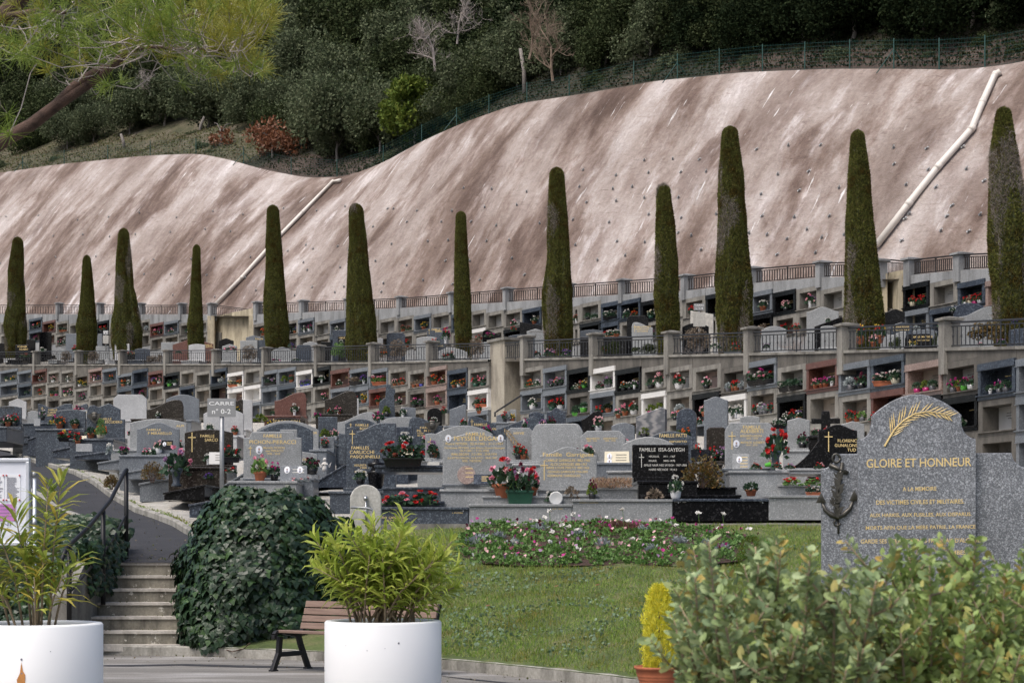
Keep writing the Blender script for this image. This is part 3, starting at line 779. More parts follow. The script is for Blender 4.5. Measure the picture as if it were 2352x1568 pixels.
LEFTCOLS = [(-190, -150, 851, 'GG.yW CC'), (-150, -112, 853, 'BB CC.pT'), (-112, -76, 850, 'Ce.gT GB'), (-76, -38, 852, 'GG.pW BB'), (-38, 0, 850, 'Ct BG'),
 (0, 42, 849, 'GG.-C.ywrn GB CC'), (42, 74, 851, 'GG BB.-V Ce'), (74, 108, 849, 'Rt.rwG Ce.rT CC'), (108, 138, 851, 'Ce.oW Ce.-T.-M DD'), (138, 171, 850, 'Ce.wX Ce.mC.pwG CC'),
 (171, 204, 859, 'Dt.yyW.yn Cw.mK Ce'), (204, 236, 846, 'Pt.pX.uvn Ce CC'), (236, 270, 846, 'GG.gV De CC'), (270, 305, 858, 'GG.gT.wG Be CC'), (305, 341, 848, 'NN Nt.mD CC'),
 (341, 376, 852, 'Rt.uvT.pW Ce CC'), (376, 413, 856, 'KN.-N.-W Ct CC'), (413, 448, 850, 'Ce NN CC'), (448, 484, 853, 'CD Ce CC'), (484, 522, 847, 'NK.wwn:s Kt CC'),
 (523, 560, 855, 'Wt.cx.gC Wt Gw'), (561, 600, 846, 'Cw WW GG'), (601, 639, 851, 'GB.vwz GG Ce'), (639, 681, 845, 'GG.-V:a.kT BG.-W CC'), (681, 719, 851, 'WG.uB.uB.uB CC.pT Cw'),
 (719, 760, 843, 'KK.wX Ct.pK Ce'), (760, 804, 848, 'Rt.wn GG CC'), (804, 848, 846, 'GG.-z:h.uX Gw.rW.yT CC'), (848, 892, 847, 'GG.pwrx:e Rt.rT CC'), (892, 937, 846, 'Ce.oT.rT.rT Ct.pwK DD'),
 (937, 979, 849, 'Ct.-T:h.-T:h.-B:h Dt.pmK.vK Ce'), (979, 1028, 842, 'PR.grT.rwn Pe.pmT CC'), (1028, 1075, 848, 'NN.yT.gW.gT NN DD'), (1075, 1123, 845, 'Cw.rpD.rpD Ww.-G.rx GG')]
RIGHTCOLS = [(1196, 1248, 843, 'Cw.ggrn.vwn GG.wW CC'), (1248, 1303, 842, 'Gw.vK.pwrK.vK GG.rrD.rW:d Gw'), (1303, 1356, 846, 'KK.wcn.rwT.ycN Dw.-K.-N BB'), (1356, 1414, 844, 'Ww.bn.vG GG.rn.-T:d Ce'),
 (1414, 1473, 846, 'KK.gwK.wK.wvX Ce.pT.rwW CC'), (1474, 1531, 841, 'Ce.-K.opoW Ww.-M:a.-W:a Ce'), (1532, 1590, 841, 'Cw.rowW Ce.-T:s CC'), (1591, 1655, 839, 'Cr.pwK KK.oT Gw'),
 (1656, 1716, 842, 'Dw.-G:s.rrrT.rrT.-G:s Ww.wX.wW CC'), (1717, 1785, 827, 'GB.pwwz.pmrz Ce.rK.wG:s.vG:s.rV Ce'), (1786, 1852, 839, 'Cw.-z.-z KK.wwK.rK.uwT NN'), (1853, 1926, 829, 'Rt.pT.mT.mT.vmX Ce CC'),
 (1927, 2000, 832, 'GB.-G:s.bbK Ce.rrT.rrT.-G:e CC'), (2001, 2079, 819, 'BN.owx.wC RK Gw'), (2080, 2165, 831, 'Pe.-M.-M:a.-G KK Ce'), (2166, 2247, 827, 'Dw.mG.-T:a.mbN.bW KK.wn Dw'),
 (2247, 2334, 829, 'NN.-X.vmG.-G Dw DD'), (2335, 2420, 818, 'GG.pK Gw GG'), (2421, 2510, 822, 'Cw Ce DD'), (2511, 2600, 818, 'GG BB DD')]
G1 = 'flowers and plants left on the ledges of the lower niche wall'; G2 = 'flowers and plants left on the ledges of the upper niche wall'
P1L = [(-150, 13), (-40, 13), (79, 12), (176, 12), (276, 14), (380, 14), (491, 15), (606, 14), (727, 16), (852, 16), (985, 17)]
P1R = [(1202, 20), (1361, 22), (1534, 23), (1718, 25), (1934, 30), (2169, 32), (2420, 34)]
for nm, cols, lab, xa, xb, pil in (('niche_wall', LEFTCOLS, 'lower niche wall of many small burial niches left of the concrete pier', -190, 1123, P1L),
                              ('niche_wall', RIGHTCOLS, 'lower niche wall of large granite-clad niches right of the concrete pier', 1196, 2600, P1R)):
    wl = thing(nm, lab, 'niche wall', (0, 0, 0)); make_columns(1, wl, cols, D1, 3 if xa < 1000 else 4, fill1, 'lower niche wall', G1)
    wall_body('wall_body', wl, D1, lambda x: zc1(x)-1.0, lambda x: zb1(x)-.6, xa, xb, 'conc', .465, .4)
    # parapet: fills from the stepped niche tops up to the coping
    mb = MB()
    for (a, b, yt, _) in cols:
        A = W(a, 0, D1(a)); B = W(b, 0, D1(b)); A.z = B.z = 0; M, L = frame(A, B); zt = wz(yt, (D1(a)+D1(b))/2)
        mb.add([(0, .0, zt), (L, .0, zt), (L, .0, zc1(b)-.07), (0, .0, zc1(a)-.07), (0, .32, zt), (L, .32, zt), (L, .32, zc1(b)-.07), (0, .32, zc1(a)-.07)],
               [(0, 1, 2, 3), (3, 2, 6, 7), (0, 4, 5, 1), (5, 4, 7, 6), (0, 3, 7, 4), (1, 5, 6, 2)], 0, M)
        mb.add([(0, -.05, zc1(a)-.07), (L, -.05, zc1(b)-.07), (L, -.05, zc1(b)), (0, -.05, zc1(a)), (0, .36, zc1(a)-.07), (L, .36, zc1(b)-.07), (L, .36, zc1(b)), (0, .36, zc1(a))],
               [(0, 1, 2, 3), (3, 2, 6, 7), (0, 4, 5, 1), (5, 4, 7, 6)], 1, M)
    mb.build('parapet', ['conc_dark', 'conc'], wl)
    for x, w_ in pil: pillar(wl, D1, x, w_, pl(x, CAP1), zc1(x)-.62, 'conc', 'conc')
# stair pier between the two blocks
pr = thing('stair_pier', 'tall pale concrete pier and stained wall between the two lower niche blocks', 'wall', (0, 0, 0))
def pbox(mb, x0, x1, DF, off, th, z0, z1, mi=0):
    A = W(x0, 0, DF(x0)); B = W(x1, 0, DF(x1)); A.z = B.z = 0; M, L = frame(A, B); mb.box(0, L, off, off+th, z0, z1, mi, M); return M, L
mb = MB(); zt = wz(784, D1(1133)); pbox(mb, 1120, 1153, D1, .1, .8, zb1(1133)-.5, zt); mb.build('pier', 'conc_beige', pr)
mb = MB(); pbox(mb, 1117, 1156, D1, .02, .96, zt, zt+.1); mb.build('cap', 'conc', pr)
mb = MB(); pbox(mb, 1152, 1200, D1, .9, .4, zb1(1180)-.5, zc1(1180)); mb.build('back_wall', 'conc_beige', pr)
mb = MB(); D = D1(1170)-.2; mb.tube([W(1137, 957, D), W(1137, 947, D), W(1143, 943, D), W(1197, 908, D-1)], .035, 8)
tag(mb.build('handrail', 'rail_m'), 'dark sloping handrail on the pier wall between the lower niche blocks', 'handrail')
zr1 = lambda x: wz(pl(x, RT1), D1(x)); zr2 = lambda x: wz(pl(x, RT2), D2(x))
ps = [x for x, w_ in P1L]+[1120]
for a, b in zip(ps, ps[1:]): railing(D1, a, b, zr1, lambda x: zc1(x)+.02, 'dark metal railing panel on the lower parapet left of the pier', 'railing panels on the lower niche wall', 'rail_m')
railing(D1, 1154, 1200, zr1, lambda x: zc1(x)+.02, 'short dark metal railing panel beside the tall concrete pier', 'railing panels on the lower niche wall', 'rail_m', nb=10)
ps = [x for x, w_ in P1R]+[2600]
for a, b in zip(ps, ps[1:]): railing(D1, a, b, zr1, lambda x: zc1(x)+.02, 'dark metal railing panel on the lower parapet right of the pier', 'railing panels on the lower niche wall', 'rail_m')
# upper wall
fill2 = ['Ce', 'Cw', 'Bt', 'GG.rT', 'Cw.pW', 'CC', 'NN.rwT']
UL = [(-180, -140, 738, 'GG'), (-140, -100, 740, 'Cw'), (-100, -66, 737, 'Ct'), (-66, -33, 739, 'Cw'), (-33, 0, 738, 'GG'), (0, 32, 738, 'Cw.yM Cw'), (32, 66, 738, 'Cw Cw'), (67, 97, 731, 'BN.pK.ygK Bt.mD'), (98, 128, 737, 'Rt.yT Ct'), (128, 157, 738, 'Ce.-x Ce.pD.wD'), (158, 190, 741, 'Cw Cw.vT'), (190, 222, 738, 'Cw Ce'),
      (223, 250, 737, 'KK.rK.rK Kt'), (251, 285, 738, 'Cw Ce'), (285, 322, 739, 'GG Cw'), (323, 345, 734, 'Ce.-G:s Ce'), (345, 377, 742, 'Rt.pT.mK Ce'), (377, 411, 737, 'GG.pwn Ce'), (412, 446, 740, 'Ce.-K Ce'), (446, 477, 737, 'Cw Ce')]
UM = [(580, 622, 742, 'Cw.grT Kt'), (622, 657, 742, 'Cw.vK Cw'), (658, 685, 736, 'Cw.-K:d.uT Cw.mn'), (685, 722, 732, 'GG.wX.mW Ce'), (723, 758, 737, 'Cw Ce'), (758, 795, 734, 'GG.wK Bt'), (796, 832, 731, 'Cw Cw'), (833, 869, 728, 'Cw Ce'), (870, 910, 731, 'Cw Dt'), (910, 951, 727, 'Ce.kT.kn Ce.rT'), (951, 991, 723, 'GB.yT CC'), (991, 1036, 718, 'Cw Cw.wW'),
      (1037, 1080, 719, 'BB Ce.rK'), (1080, 1117, 713, 'Cw Ww.rT'), (1117, 1157, 715, 'Cw CC'), (1157, 1200, 711, 'Cw.pwn KK.mK'), (1200, 1244, 708, 'NN.wT KK'), (1245, 1280, 706, 'Cw Ce'), (1281, 1314, 704, 'Cw Ce'), (1315, 1332, 703, 'CG.kX CG'), (1332, 1380, 694, 'Cw.-K.-n KK'), (1381, 1423, 694, 'NN.wz NK.pwK.wx'), (1423, 1472, 688, 'NK.rpwn.grn Cw'),
      (1473, 1515, 690, 'KK.wcD Cw.mK'), (1516, 1542, 690, 'Cw Cw'), (1543, 1568, 685, 'Cw Ce'), (1569, 1620, 683, 'Ce.rK Ce'), (1621, 1650, 676, 'KK Ce'), (1651, 1688, 675, 'Cw Cw'), (1689, 1726, 672, 'Cw Cw'), (1727, 1775, 668, 'GG.wT:l KK.-T:h'), (1776, 1829, 668, 'KK.oK Ct.rK'), (1829, 1883, 660, 'Cw.opvX Cw'), (1884, 1942, 661, 'Cw Ce'), (1943, 2008, 655, 'Cw Cw')]
UR = [(2074, 2135, 650, 'KK.grC.rn GB.-n:s'), (2136, 2199, 644, 'Cw NN.pwG'), (2200, 2264, 645, 'NN.rW.-C:h.rM.rW GG'), (2264, 2330, 640, 'Pe NN'), (2331, 2400, 636, 'GG CC'), (2401, 2480, 630, 'Cw CC')]
P2 = [[(-120, 12), (-20, 12), (132, 12), (226, 11), (320, 11), (414, 12), (483, 16)], [(587, 14), (692, 14), (797, 14), (916, 14), (1035, 14), (1161, 15), (1300, 15), (1427, 16), (1571, 18), (1727, 16), (1882, 21), (2014, 14)], [(2086, 26), (2200, 26), (2330, 26)]]
for k, (cols, pil, xa, xb, nm) in enumerate(((UL, P2[0], -180, 490, 'left part'), (UM, P2[1], 580, 2020, 'long middle part'), (UR, P2[2], 2072, 2480, 'right end'))):
    wl = thing('niche_wall', '%s of the upper niche wall under the bare slope' % nm, 'niche wall', (0, 0, 0)); make_columns(2, wl, cols, D2, 2, fill2, 'upper niche wall', G2)
    wall_body('wall_body', wl, D2, lambda x: zc2(x)-1.0, lambda x: zc2(x)-4, xa, xb, 'conc', .465, .4)
    mb = MB()
    for (a, b, yt, _) in cols:
        A = W(a, 0, D2(a)); B = W(b, 0, D2(b)); A.z = B.z = 0; M, L = frame(A, B); zt = wz(yt, (D2(a)+D2(b))/2)
        mb.add([(0, .0, zt), (L, .0, zt), (L, .0, zc2(b)), (0, .0, zc2(a)), (0, .35, zt), (L, .35, zt), (L, .35, zc2(b)), (0, .35, zc2(a))],
               [(0, 1, 2, 3), (3, 2, 6, 7), (0, 4, 5, 1), (5, 4, 7, 6), (0, 3, 7, 4), (1, 5, 6, 2)], 0, M)
        for q in (2,): mb.box(0, L, 0.0, .3, zt-q*RH-.7, zt-q*RH, 0, M)
    mb.build('parapet', 'conc_new', wl)
    for x, w_ in pil: pillar(wl, D2, x, w_, pl(x, RT2)-6, zc2(x)-.35, 'conc_new', 'conc_new')
    ps = [x for x, w_ in pil]+([2480] if k == 2 else [])
    for a, b in zip(ps, ps[1:]): railing(D2, a, b, zr2, lambda x: zc2(x)+.02, 'brown metal railing panel on the upper wall, %s' % nm, 'railing panels on the upper niche wall', 'rail_b', nb=26, r=.019)
def setback(x0, x1, mat, lab, y0, y1, ytop):
    w_ = thing('retaining_wall', lab, 'wall', (0, 0, 0)); mb = MB(); DF = lambda x: D2(x)+1.2
    pbox(mb, x0-6, x1+6, DF, 0, .5, zc2(x0)-4, wz(ytop, DF(x0))); mb.build('wall_face', mat, w_)
    mb = MB()
    for x in (x0, x1): p = W(x, 0, D2(x)+.6); mb.box(p.x-.2, p.x+.2, p.y-.55, p.y+.9, zc2(x0)-4, wz(ytop, D2(x)+.6)-.02)
    mb.build('side_wall', mat, w_); D = (D2(x0)+D2(x1))/2+1.3
    r = thing('railing', lab.split(' wall')[0]+' wall set-back railing panel above the stepped recess', 'railing', W(x0, y0+22, D)); O = -W(x0, y0+22, D)
    q = lambda t, s: W(lerp(x0, x1, t), lerp(y0, y1, t)+(1-s)*22*(1+(x0 > 1500)*.5), D)+O
    mb = MB(); mb.tube([q(0, 1), q(1, 1)], .026, 6); mb.build('top_rail', 'rail_b', r)
    mb = MB(); mb.tube([q(0, .84), q(1, .84)], .015, 4); mb.tube([q(0, .06), q(1, .06)], .016, 4); mb.build('lower_rail', 'rail_b', r)
    mb = MB(); [mb.tube([q(i/20, .06), q(i/20, .84)], .013, 4, caps=False) for i in range(21)]; mb.build('balusters', 'rail_b', r)
setback(488, 583, 'conc_yellow', 'pale yellow stained concrete wall in the recess', 700, 712, 727)
setback(2016, 2078, 'conc_yellow', 'board-marked tan concrete wall in the recess', 594, 600, 632)
# ------------------------------------------------------------------ headstones and tombs
TL = []
GN = dict(G='blue-grey', B='dark blue-grey', N='navy', K='black', R='rust red', P='pink', W='white', L='light grey', Q='pale grey', T='brown-black', M='banded grey marble', S='rough white stone', C='old concrete')
GM = dict(FR, Q='g_pale', T='g_brown', M='g_banded', S='rough_stone')
def top(kind, n=28):
    """list of (t, drop/width) along the top edge from left to right"""
    T = [i/n for i in range(n+1)]; f = None
    if kind == 'flat': return [(0, 0), (1, 0)]
    if kind == 'cham': return [(0, .13), (.14, 0), (.86, 0), (1, .13)]
    if kind == 'peak': return [(0, .14), (.5, 0), (1, .14)]
    if kind == 'slR': return [(0, .32), (.88, 0), (1, .06)]
    if kind == 'slL': return [(0, 0), (1, .18)]
    if kind == 'arch': f = lambda t: .15*(2*t-1)**2
    if kind == 'low': f = lambda t: .07*(2*t-1)**2
    if kind == 'round': f = lambda t: .42*(1-math.sqrt(max(0, 1-(2*t-1)**2)))
    if kind == 'rsh': f = lambda t: .12*(max(0, abs(2*t-1)-.72)/.28)**2*1.4
    if kind == 'ogee': f = lambda t: .15*math.sin(PI*(t-.5))**2 if True else 0
    if kind == 'bump': f = lambda t: .2*(1-math.exp(-((t-.5)/.2)**2))
    if kind == 'wR': f = lambda t: .26*(.5+.5*math.cos(PI*min(1, t/.8)))+(0 if t < .86 else .2*(1-math.sqrt(max(0, 1-((t-.86)/.14)**2))))
    if kind == 'wL': f = lambda t: top('wR')[int(round((1-t)*n))][1]
    if kind == 'dip': f = lambda t: .13*math.sin(PI*min(1, t*1.15))**2*(1 if t < .87 else 1)
    if kind == 'step': return [(0, .0), (.3, -.02), (.62, .0), (.62, .12), (.7, .14), (1, .14)]
    if kind == 'esc': return [(0, .3), (.02, .15), (.09, .06), (.2, .05), (.3, .1), (.32, .1), (.58, .0), (.88, .16), (.88, .42), (1, .42)]
    if kind == 'sh': f = lambda t: (0.02*(2*t-1)**2 if abs(2*t-1) < .74 else .1+.03*(abs(2*t-1)-.74))
    if kind == 'carl': f = lambda t: (.04+.06*(t/.18-.5)**2 if t < .2 else .13-.17*(1-math.cos(PI*min(1, (t-.2)/.5)))/2)
    return [(t, f(t)) for t in T]
def outline(kind, w, h):
    if kind == 'cross':
        a, b, c = .3, .26, .72
        return [(-w*.16, 0), (w*.16, 0), (w*.16, h*.48), (w*.5, h*.48), (w*.5, h*.7), (w*.16, h*.7), (w*.13, h), (-w*.13, h), (-w*.16, h*.7), (-w*.5, h*.7), (-w*.5, h*.48), (-w*.16, h*.48)]
    if kind == 'xste':   # narrow cross rising from a shoulder
        return [(-w*.5, 0), (w*.5, 0), (w*.42, h*.7), (w*.5, h*.7), (w*.5, h*.86), (w*.22, h*.88), (w*.2, h), (-w*.08, h), (-w*.08, h*.88), (-w*.12, h*.6), (-w*.42, h*.5), (-w*.5, h*.42)]
    if kind == 'swave':
        r = []
        for i in range(20): t = i/19; r.append((w*(.5-.12*math.sin(PI*t*1.2)), h*(.02+.8*t)))
        return [(-w*.42, 0)]+r+[(w*.42, h*.97), (w*.3, h), (w*.12, h*.95), (-w*.1, h*.78), (-w*.3, h*.65), (-w*.5, h*.58)]
    if kind == 'wing':
        return [(-w/2, 0), (w/2, 0), (w/2, h)]+[(w/2-w*t, h*(1-t)**1.7+h*.02) for t in [i/14 for i in range(1, 15)]]
    if kind == 'heart':
        return [(w*.52*math.sin(t)**3*1.0, h*(.56+(13*math.cos(t)-5*math.cos(2*t)-2*math.cos(3*t)-math.cos(4*t))/30)) for t in [PI+2*PI*i/26 for i in range(26)]]
    return [(-w/2, 0), (w/2, 0)]+[(w/2-w*(1-t), h-d*w) for t, d in reversed(top(kind))]
def goldcross(mb, x, z, h, y, rays=True, mi=0):
    t = max(.006, h*.022)
    mb.box(x-t, x+t, y, y+.004, z, z+h, mi); mb.box(x-h*.2, x+h*.2, y-.001, y+.003, z+h*.72, z+h*.72+2*t, mi)
    if rays:
        for a in (45, 135, 20, 160, 70, 110):
            c, s_ = math.cos(math.radians(a)), math.sin(math.radians(a)); r = h*.12
            for q in (1, -1):
                mb.add([(x+c*q*r*.2-s_*.003, y, z+h*.74+s_*q*r*.2), (x+c*q*r*.2+s_*.003, y, z+h*.74+s_*q*r*.2), (x+c*q*r, y, z+h*.74+s_*q*r)], [(0, 1, 2)], mi)
def portrait(par, x, z, r, y):
    mb = MB(); n = 20
    mb.add([(x+r*.8*math.cos(2*PI*i/n), y-.006, z+r*math.sin(2*PI*i/n)) for i in range(n)], [tuple(range(n))], 0)
    mb.add([(x+r*.64*math.cos(2*PI*i/n), y-.009, z+r*.82*math.sin(2*PI*i/n)) for i in range(n)], [tuple(range(n))], 1)
    mb.ball((x, y-.006, z+r*.1), (r*.26, .008, r*.32), 2, 8, 5); mb.ball((x, y-.006, z-r*.5), (r*.45, .006, r*.3), 3, 8, 5); mb.ball((x, y-.004, z+r*.3), (r*.27, .008, r*.2), 3, 8, 4)
    mb.build('portrait_photo', ['porcelain', 'board_white', 'skin_photo', 'ink'], par)
TG = 'headstones in the grave field below the niche walls'; TG2 = 'headstones on the terrace between the niche walls'
KN = dict(flat='square', cham='clipped-corner', peak='peaked', slR='slanting', slL='slanting', arch='arched', low='low arched', round='round-topped', rsh='rounded', ogee='curved', bump='humped',
          wR='wave-shaped', wL='wave-shaped', dip='dipped', step='stepped', esc='shouldered', sh='shouldered', carl='S-curved', cross='cross-shaped', xste='cross-topped', swave='S-shaped', wing='wing-shaped', heart='heart-shaped')
def tomb(x0, x1, yt, yb, D, kind, mt, where, texts=(), cross=None, photos=(), rz=None, body=True, ink='gold', label=None, group=None, gz=None, th=.1, bodyw=1.1, bodyh=None, bodylen=1.9):
    xc = (x0+x1)/2; w = (x1-x0)/F*D; zt = wz(yt, D); zb = wz(yb, D); h = zt-zb; X = wx(xc, D)
    g = (fieldz(xc, D) if gz is None else gz)
    if rz is None: rz = -.0+random.uniform(-.05, .05)-(.16 if xc > 1250 and D > 36 else 0)
    lab = label or '%s %s headstone %s' % (GN[mt], KN[kind], where)
    o = thing('headstone', lab, 'headstone', (X, D, min(zb, g)), rz, group or TG); zo = -min(zb, g)
    if D < 34.7: bodylen = min(bodylen, D-32.35)
    mb = MB(); mb.prism([(x, z+zb+zo) for x, z in outline(kind, w, h)], -th/2, th/2)
    st = mb.build('stele', GM[mt], o, bevel=.012)
    if body:
        bw = w*bodyw/2; top_ = max(.12, zb+zo-(.0)); mb = MB()
        mb.box(-bw*.98, bw*.98, -.22, .16, max(0, top_-.14), top_+.002)
        mb.build('plinth', GM[mt], o, bevel=.01)
        gl = fieldz(xc, D-bodylen)-.25+zo if gz is None else 0; hh = top_-.16
        mb = MB(); mb.box(-bw, bw, -bodylen, .1, min(gl, hh-.2), hh)
        mb.box(-bw-.02, bw+.02, -bodylen-.03, -.2, hh, hh+.05)
        mb.build('tomb_slab', GM[mt], o, bevel=.012)
    if texts or cross:
        mb = MB(); zz = zt+zo
        for s, tx, ty, tw, thh in texts:
            put_text(mb, s, (tx-xc)/F*D, wz(ty, D)+zo, tw/F*D, thh/F*D, -th/2-.004)
        if cross: goldcross(mb, (cross[0]-xc)/F*D, wz(cross[2], D)+zo, (cross[2]-cross[1])/F*D, -th/2-.006, len(cross) < 4)
        mb.build('inscription', ink, st)
    if group is None and body and 36 < D < 64: TL.append((X, D, zb, w, rz))
    for px, py, r in photos: portrait(st, (px-xc)/F*D, wz(py, D)+zo, r/F*D, -th/2-.002)
    return o
FW = 'in the grave field'
def T(*a, **k): return tomb(*a, **k)
fr = 'in front row above the flower bed'
# the front row
T(1017, 1163, 990, 1111, 33, 'peak', 'L', fr, [('FAMILLE', 1092, 997, 44, 8), ('PEYSSEL DEGAN', 1097, 1007, 108, 10), ("Pierre PEYSSEL  22-4-1885 - 31-1-1957", 1090, 1019, 132, 5.5), ('Christiane PEYSSEL nee Ribou-Grand-Georges', 1090, 1029, 138, 5.5), ('14-7-1891 - 7-10-1959', 1090, 1035, 66, 5), ('IRMA DEGAN   2-2-1896 - 29-8-1974', 1089, 1043, 104, 5.5), ('JULIETTE DEGAN  16-4-1912 - 20-8-1987', 1085, 1052, 114, 5.5), ('NOEL  THEODORE', 1084, 1058, 44, 5)],
  None, [(1030, 1007, 9), (1150, 1007, 9)], -.02, ink='gold', label='light grey peaked headstone with two oval portraits and gilt names, front row', bodyw=1.0)
T(1240, 1371, 1026, 1122, 33, 'ogee', 'L', fr, [('Famille  Garrigues', 1305, 1045, 116, 12), ('CAMILLE GARRIGUES 1882-1960', 1304, 1057, 102, 6), ('ALICE GARRIGUES 1886-1967', 1306, 1066, 84, 6), ('MARIE LOUISE PERETTI 1892-1966', 1304, 1074, 98, 5.5), ('GEORGES GARRIGUES 1926-2005', 1304, 1083, 92, 5.5), ('GERMAINE GARRIGUES', 1295, 1092, 76, 5.5)], (1250, 1057, 1102, 0), rz=-.02, label='light grey curved headstone with gold script surname and gold cross, front row', bodyw=1.0)
T(1452, 1581, 1021, 1096, 34, 'flat', 'K', fr, [('FAMILLE  ISSA-SAYEGH', 1520, 1032.5, 103, 8.5), ('NICOLAS      1911 - 1967', 1520, 1048, 60, 4.5), ('MARIE        1890-1978', 1520, 1058, 60, 4.5), ('EMILIE NASR NEE SAYEGH  1907-1986', 1528, 1068, 98, 5), ('MARIE NEE HIDE  1914-2', 1522, 1078, 64, 5)], (1473, 1042, 1073), rz=0, ink='silver_ink', label='black square headstone with pale lettering and rayed cross, front row', bodyw=1.0)
T(1665, 1779, 971, 1075, 35, 'rsh', 'L', fr, [('FAMILLE', 1726, 981, 40, 8), ('AUDIBERTI', 1726, 990, 52, 9), ('MARGHERITA ANNOVA', 1725, 1001, 50, 5), ('1892 - 1978', 1727, 1007, 26, 4), ('MATHILDE  AUDIBERTI', 1728, 1016, 54, 5), ('1914 - 2012', 1726, 1022, 26, 4)], (1681, 991, 1032, 0), [(1691, 1019, 9)], -.04, label='light grey rounded headstone with gold surname, cross and one portrait', bodyw=1.12)
T(1879, 1968, 975, 1075, 35, 'ogee', 'K', fr, [('FLORENC', 1945, 1012, 44, 7), ('GUNALONS', 1942, 1022.5, 52, 7), ('TUD', 1955, 1033, 20, 7)], (1902, 991, 1037, 0), rz=0, label='glossy black curved headstone with gold cross half hidden by the monument')
T(1808, 1882, 1010, 1076, 34.6, 'wing', 'K', fr, rz=0, label='polished black wing-shaped slab sweeping up to a black headstone', body=False)
T(560, 693, 991, 1098, 37, 'sh', 'L', fr, [('FAMILLE', 627, 1001, 42, 8), ('PICHON-PIERACCI', 627, 1015, 106, 9), ('Marcelle PICHON', 630, 1028, 48, 5), ('nee PIERACCI', 631, 1035, 40, 5), ('1930 - 2010', 629, 1042, 30, 4.5)], (576, 1024, 1046), [(596, 1033, 10)], .03, label='light grey shouldered headstone with gold family name behind the ivy bush')
T(796, 910, 976, 1120, 36, 'carl', 'B', fr, [('FAMILLES', 828, 1028, 41, 7), ('CARLICCHI', 832, 1038, 56, 8), ('PASQUINELLI', 839, 1049, 67, 8), ('ASSUNTA  LA', 834, 1068, 40, 5), ('1900 -', 838, 1074, 20, 4), ('CESARE', 828, 1083, 26, 4.5)], (810, 988, 1020), rz=-.05, label='dark blue S-curved headstone with gold names and rayed cross')
T(779, 797, 994, 1066, 36.3, 'slL', 'B', fr, rz=-.1, label='narrow dark side slab left of the dark blue S-curved headstone', body=False)
T(425, 535, 986, 1068, 40, 'low', 'T', fr, [('FAMILLE', 477, 1001, 32, 6), ('SARCO', 486, 1010, 30, 7)], (442, 993, 1038), rz=.04, label='brown-black low arched headstone with gold cross behind the street sign pole', bodyw=1.15)
T(315, 412, 970, 1042, 44, 'ogee', 'G', FW, [('FAMILLE', 354, 987, 32, 5), ('F MIRABELLO', 368, 995, 54, 6)], None, rz=.03, label='blue-grey curved headstone with two gold lines beside the lane', bodyw=1.15)
T(200, 287, 926, 1007, 50, 'esc', 'B', FW, [('FAMILLE', 243, 962, 28, 5), ('ESCUDERO', 262, 969, 39, 5.5)], None, rz=.02, label='dark blue shouldered headstone with gold surname and bronze head')
T(129, 197, 940, 985, 55, 'low', 'B', 'beside the lane gravel'); T(88, 165, 927, 972, 62, 'dip', 'B', FW, [('FAMILLE', 122, 941, 20, 4), ('TUMOINE', 122, 947, 24, 4.5), ('LEMONNI', 121, 953, 24, 4.5)], (98, 934, 950), label='dark blue dipped headstone with three gold name lines at left')
T(-6, 50, 932, 980, 58, 'low', 'B', FW, [('THOMASSIN', 17, 936, 31, 5)], (15, 945, 975), ink='bronze', label='dark blue headstone with bronze crucifix at the left edge')
T(21, 61, 916, 957, 76, 'ogee', 'Q', FW); T(64, 90, 943, 975, 66, 'arch', 'L', FW); T(146, 168, 927, 945, 78, 'peak', 'L', FW); T(180, 202, 927, 960, 60, 'wR', 'B', FW)
T(261, 337, 906, 965, 65, 'cham', 'Q', FW); T(337, 422, 918, 962, 60, 'wR', 'T', FW); T(382, 458, 906, 965, 68, 'arch', 'G', FW)
T(299, 430, 962, 1030, 48, 'low', 'L', FW, [('ALPI', 415, 978, 18, 5)], label='light grey wide headstone behind the blue-grey one by the lane')
T(468, 560, 937, 1000, 56, 'arch', 'Q', FW, label='pale grey arched headstone right behind the street sign'); T(554, 580, 918, 985, 65, 'rsh', 'Q', FW); T(541, 558, 917, 950, 62, 'wR', 'T', FW)
T(631, 704, 901, 955, 62, 'wR', 'R', FW, label='rust red wave-shaped headstone in the middle distance'); T(746, 820, 898, 952, 62, 'wR', 'T', FW); T(812, 824, 915, 955, 64, 'flat', 'Q', FW)
T(613, 700, 959, 985, 56, 'low', 'T', FW, [('CROIX-COLI', 660, 968, 58, 6)], (629, 961, 975), label='low brown-black headstone with gold name below the rust red one')
T(590, 732, 966, 1030, 50, 'arch', 'L', FW, [('ER', 723, 994, 12, 5)]); T(596, 719, 971, 1040, 46, 'arch', 'B', FW); T(644, 683, 986, 1040, 44, 'flat', 'L', FW)
T(640, 729, 1037, 1090, 40, 'low', 'L', FW, [('LOMBO', 705, 1055, 26, 5.5)], label='light grey low headstone beside the small green conifer')
T(731, 775, 957, 1012, 52, 'flat', 'B', FW); T(775, 866, 946, 1000, 54, 'wR', 'L', FW); T(793, 862, 962, 1020, 46, 'arch', 'B', FW, [('FAMILLE', 832, 976, 30, 5.5), ('BOSCAR', 842, 984, 30, 6)], (806, 972, 984), label='dark blue arched headstone behind magenta flowers')
T(735, 768, 1003, 1030, 44, 'flat', 'G', FW); T(871, 908, 883, 958, 56, 'xste', 'B', FW, label='tall dark stone cross in the middle distance'); T(920, 955, 935, 962, 58, 'low', 'G', FW)
T(873, 982, 957, 1020, 50, 'low', 'L', FW); T(939, 1016, 958, 1026, 45, 'wL', 'B', FW, [('FAMILLE', 982, 982, 34, 5), ('PIL  M MIC', 978, 989, 40, 5.5), ('ROGER', 966, 995, 14, 3), ('MAURICE', 968, 1000, 18, 3)], label='dark blue rounded headstone with bronze medallion')
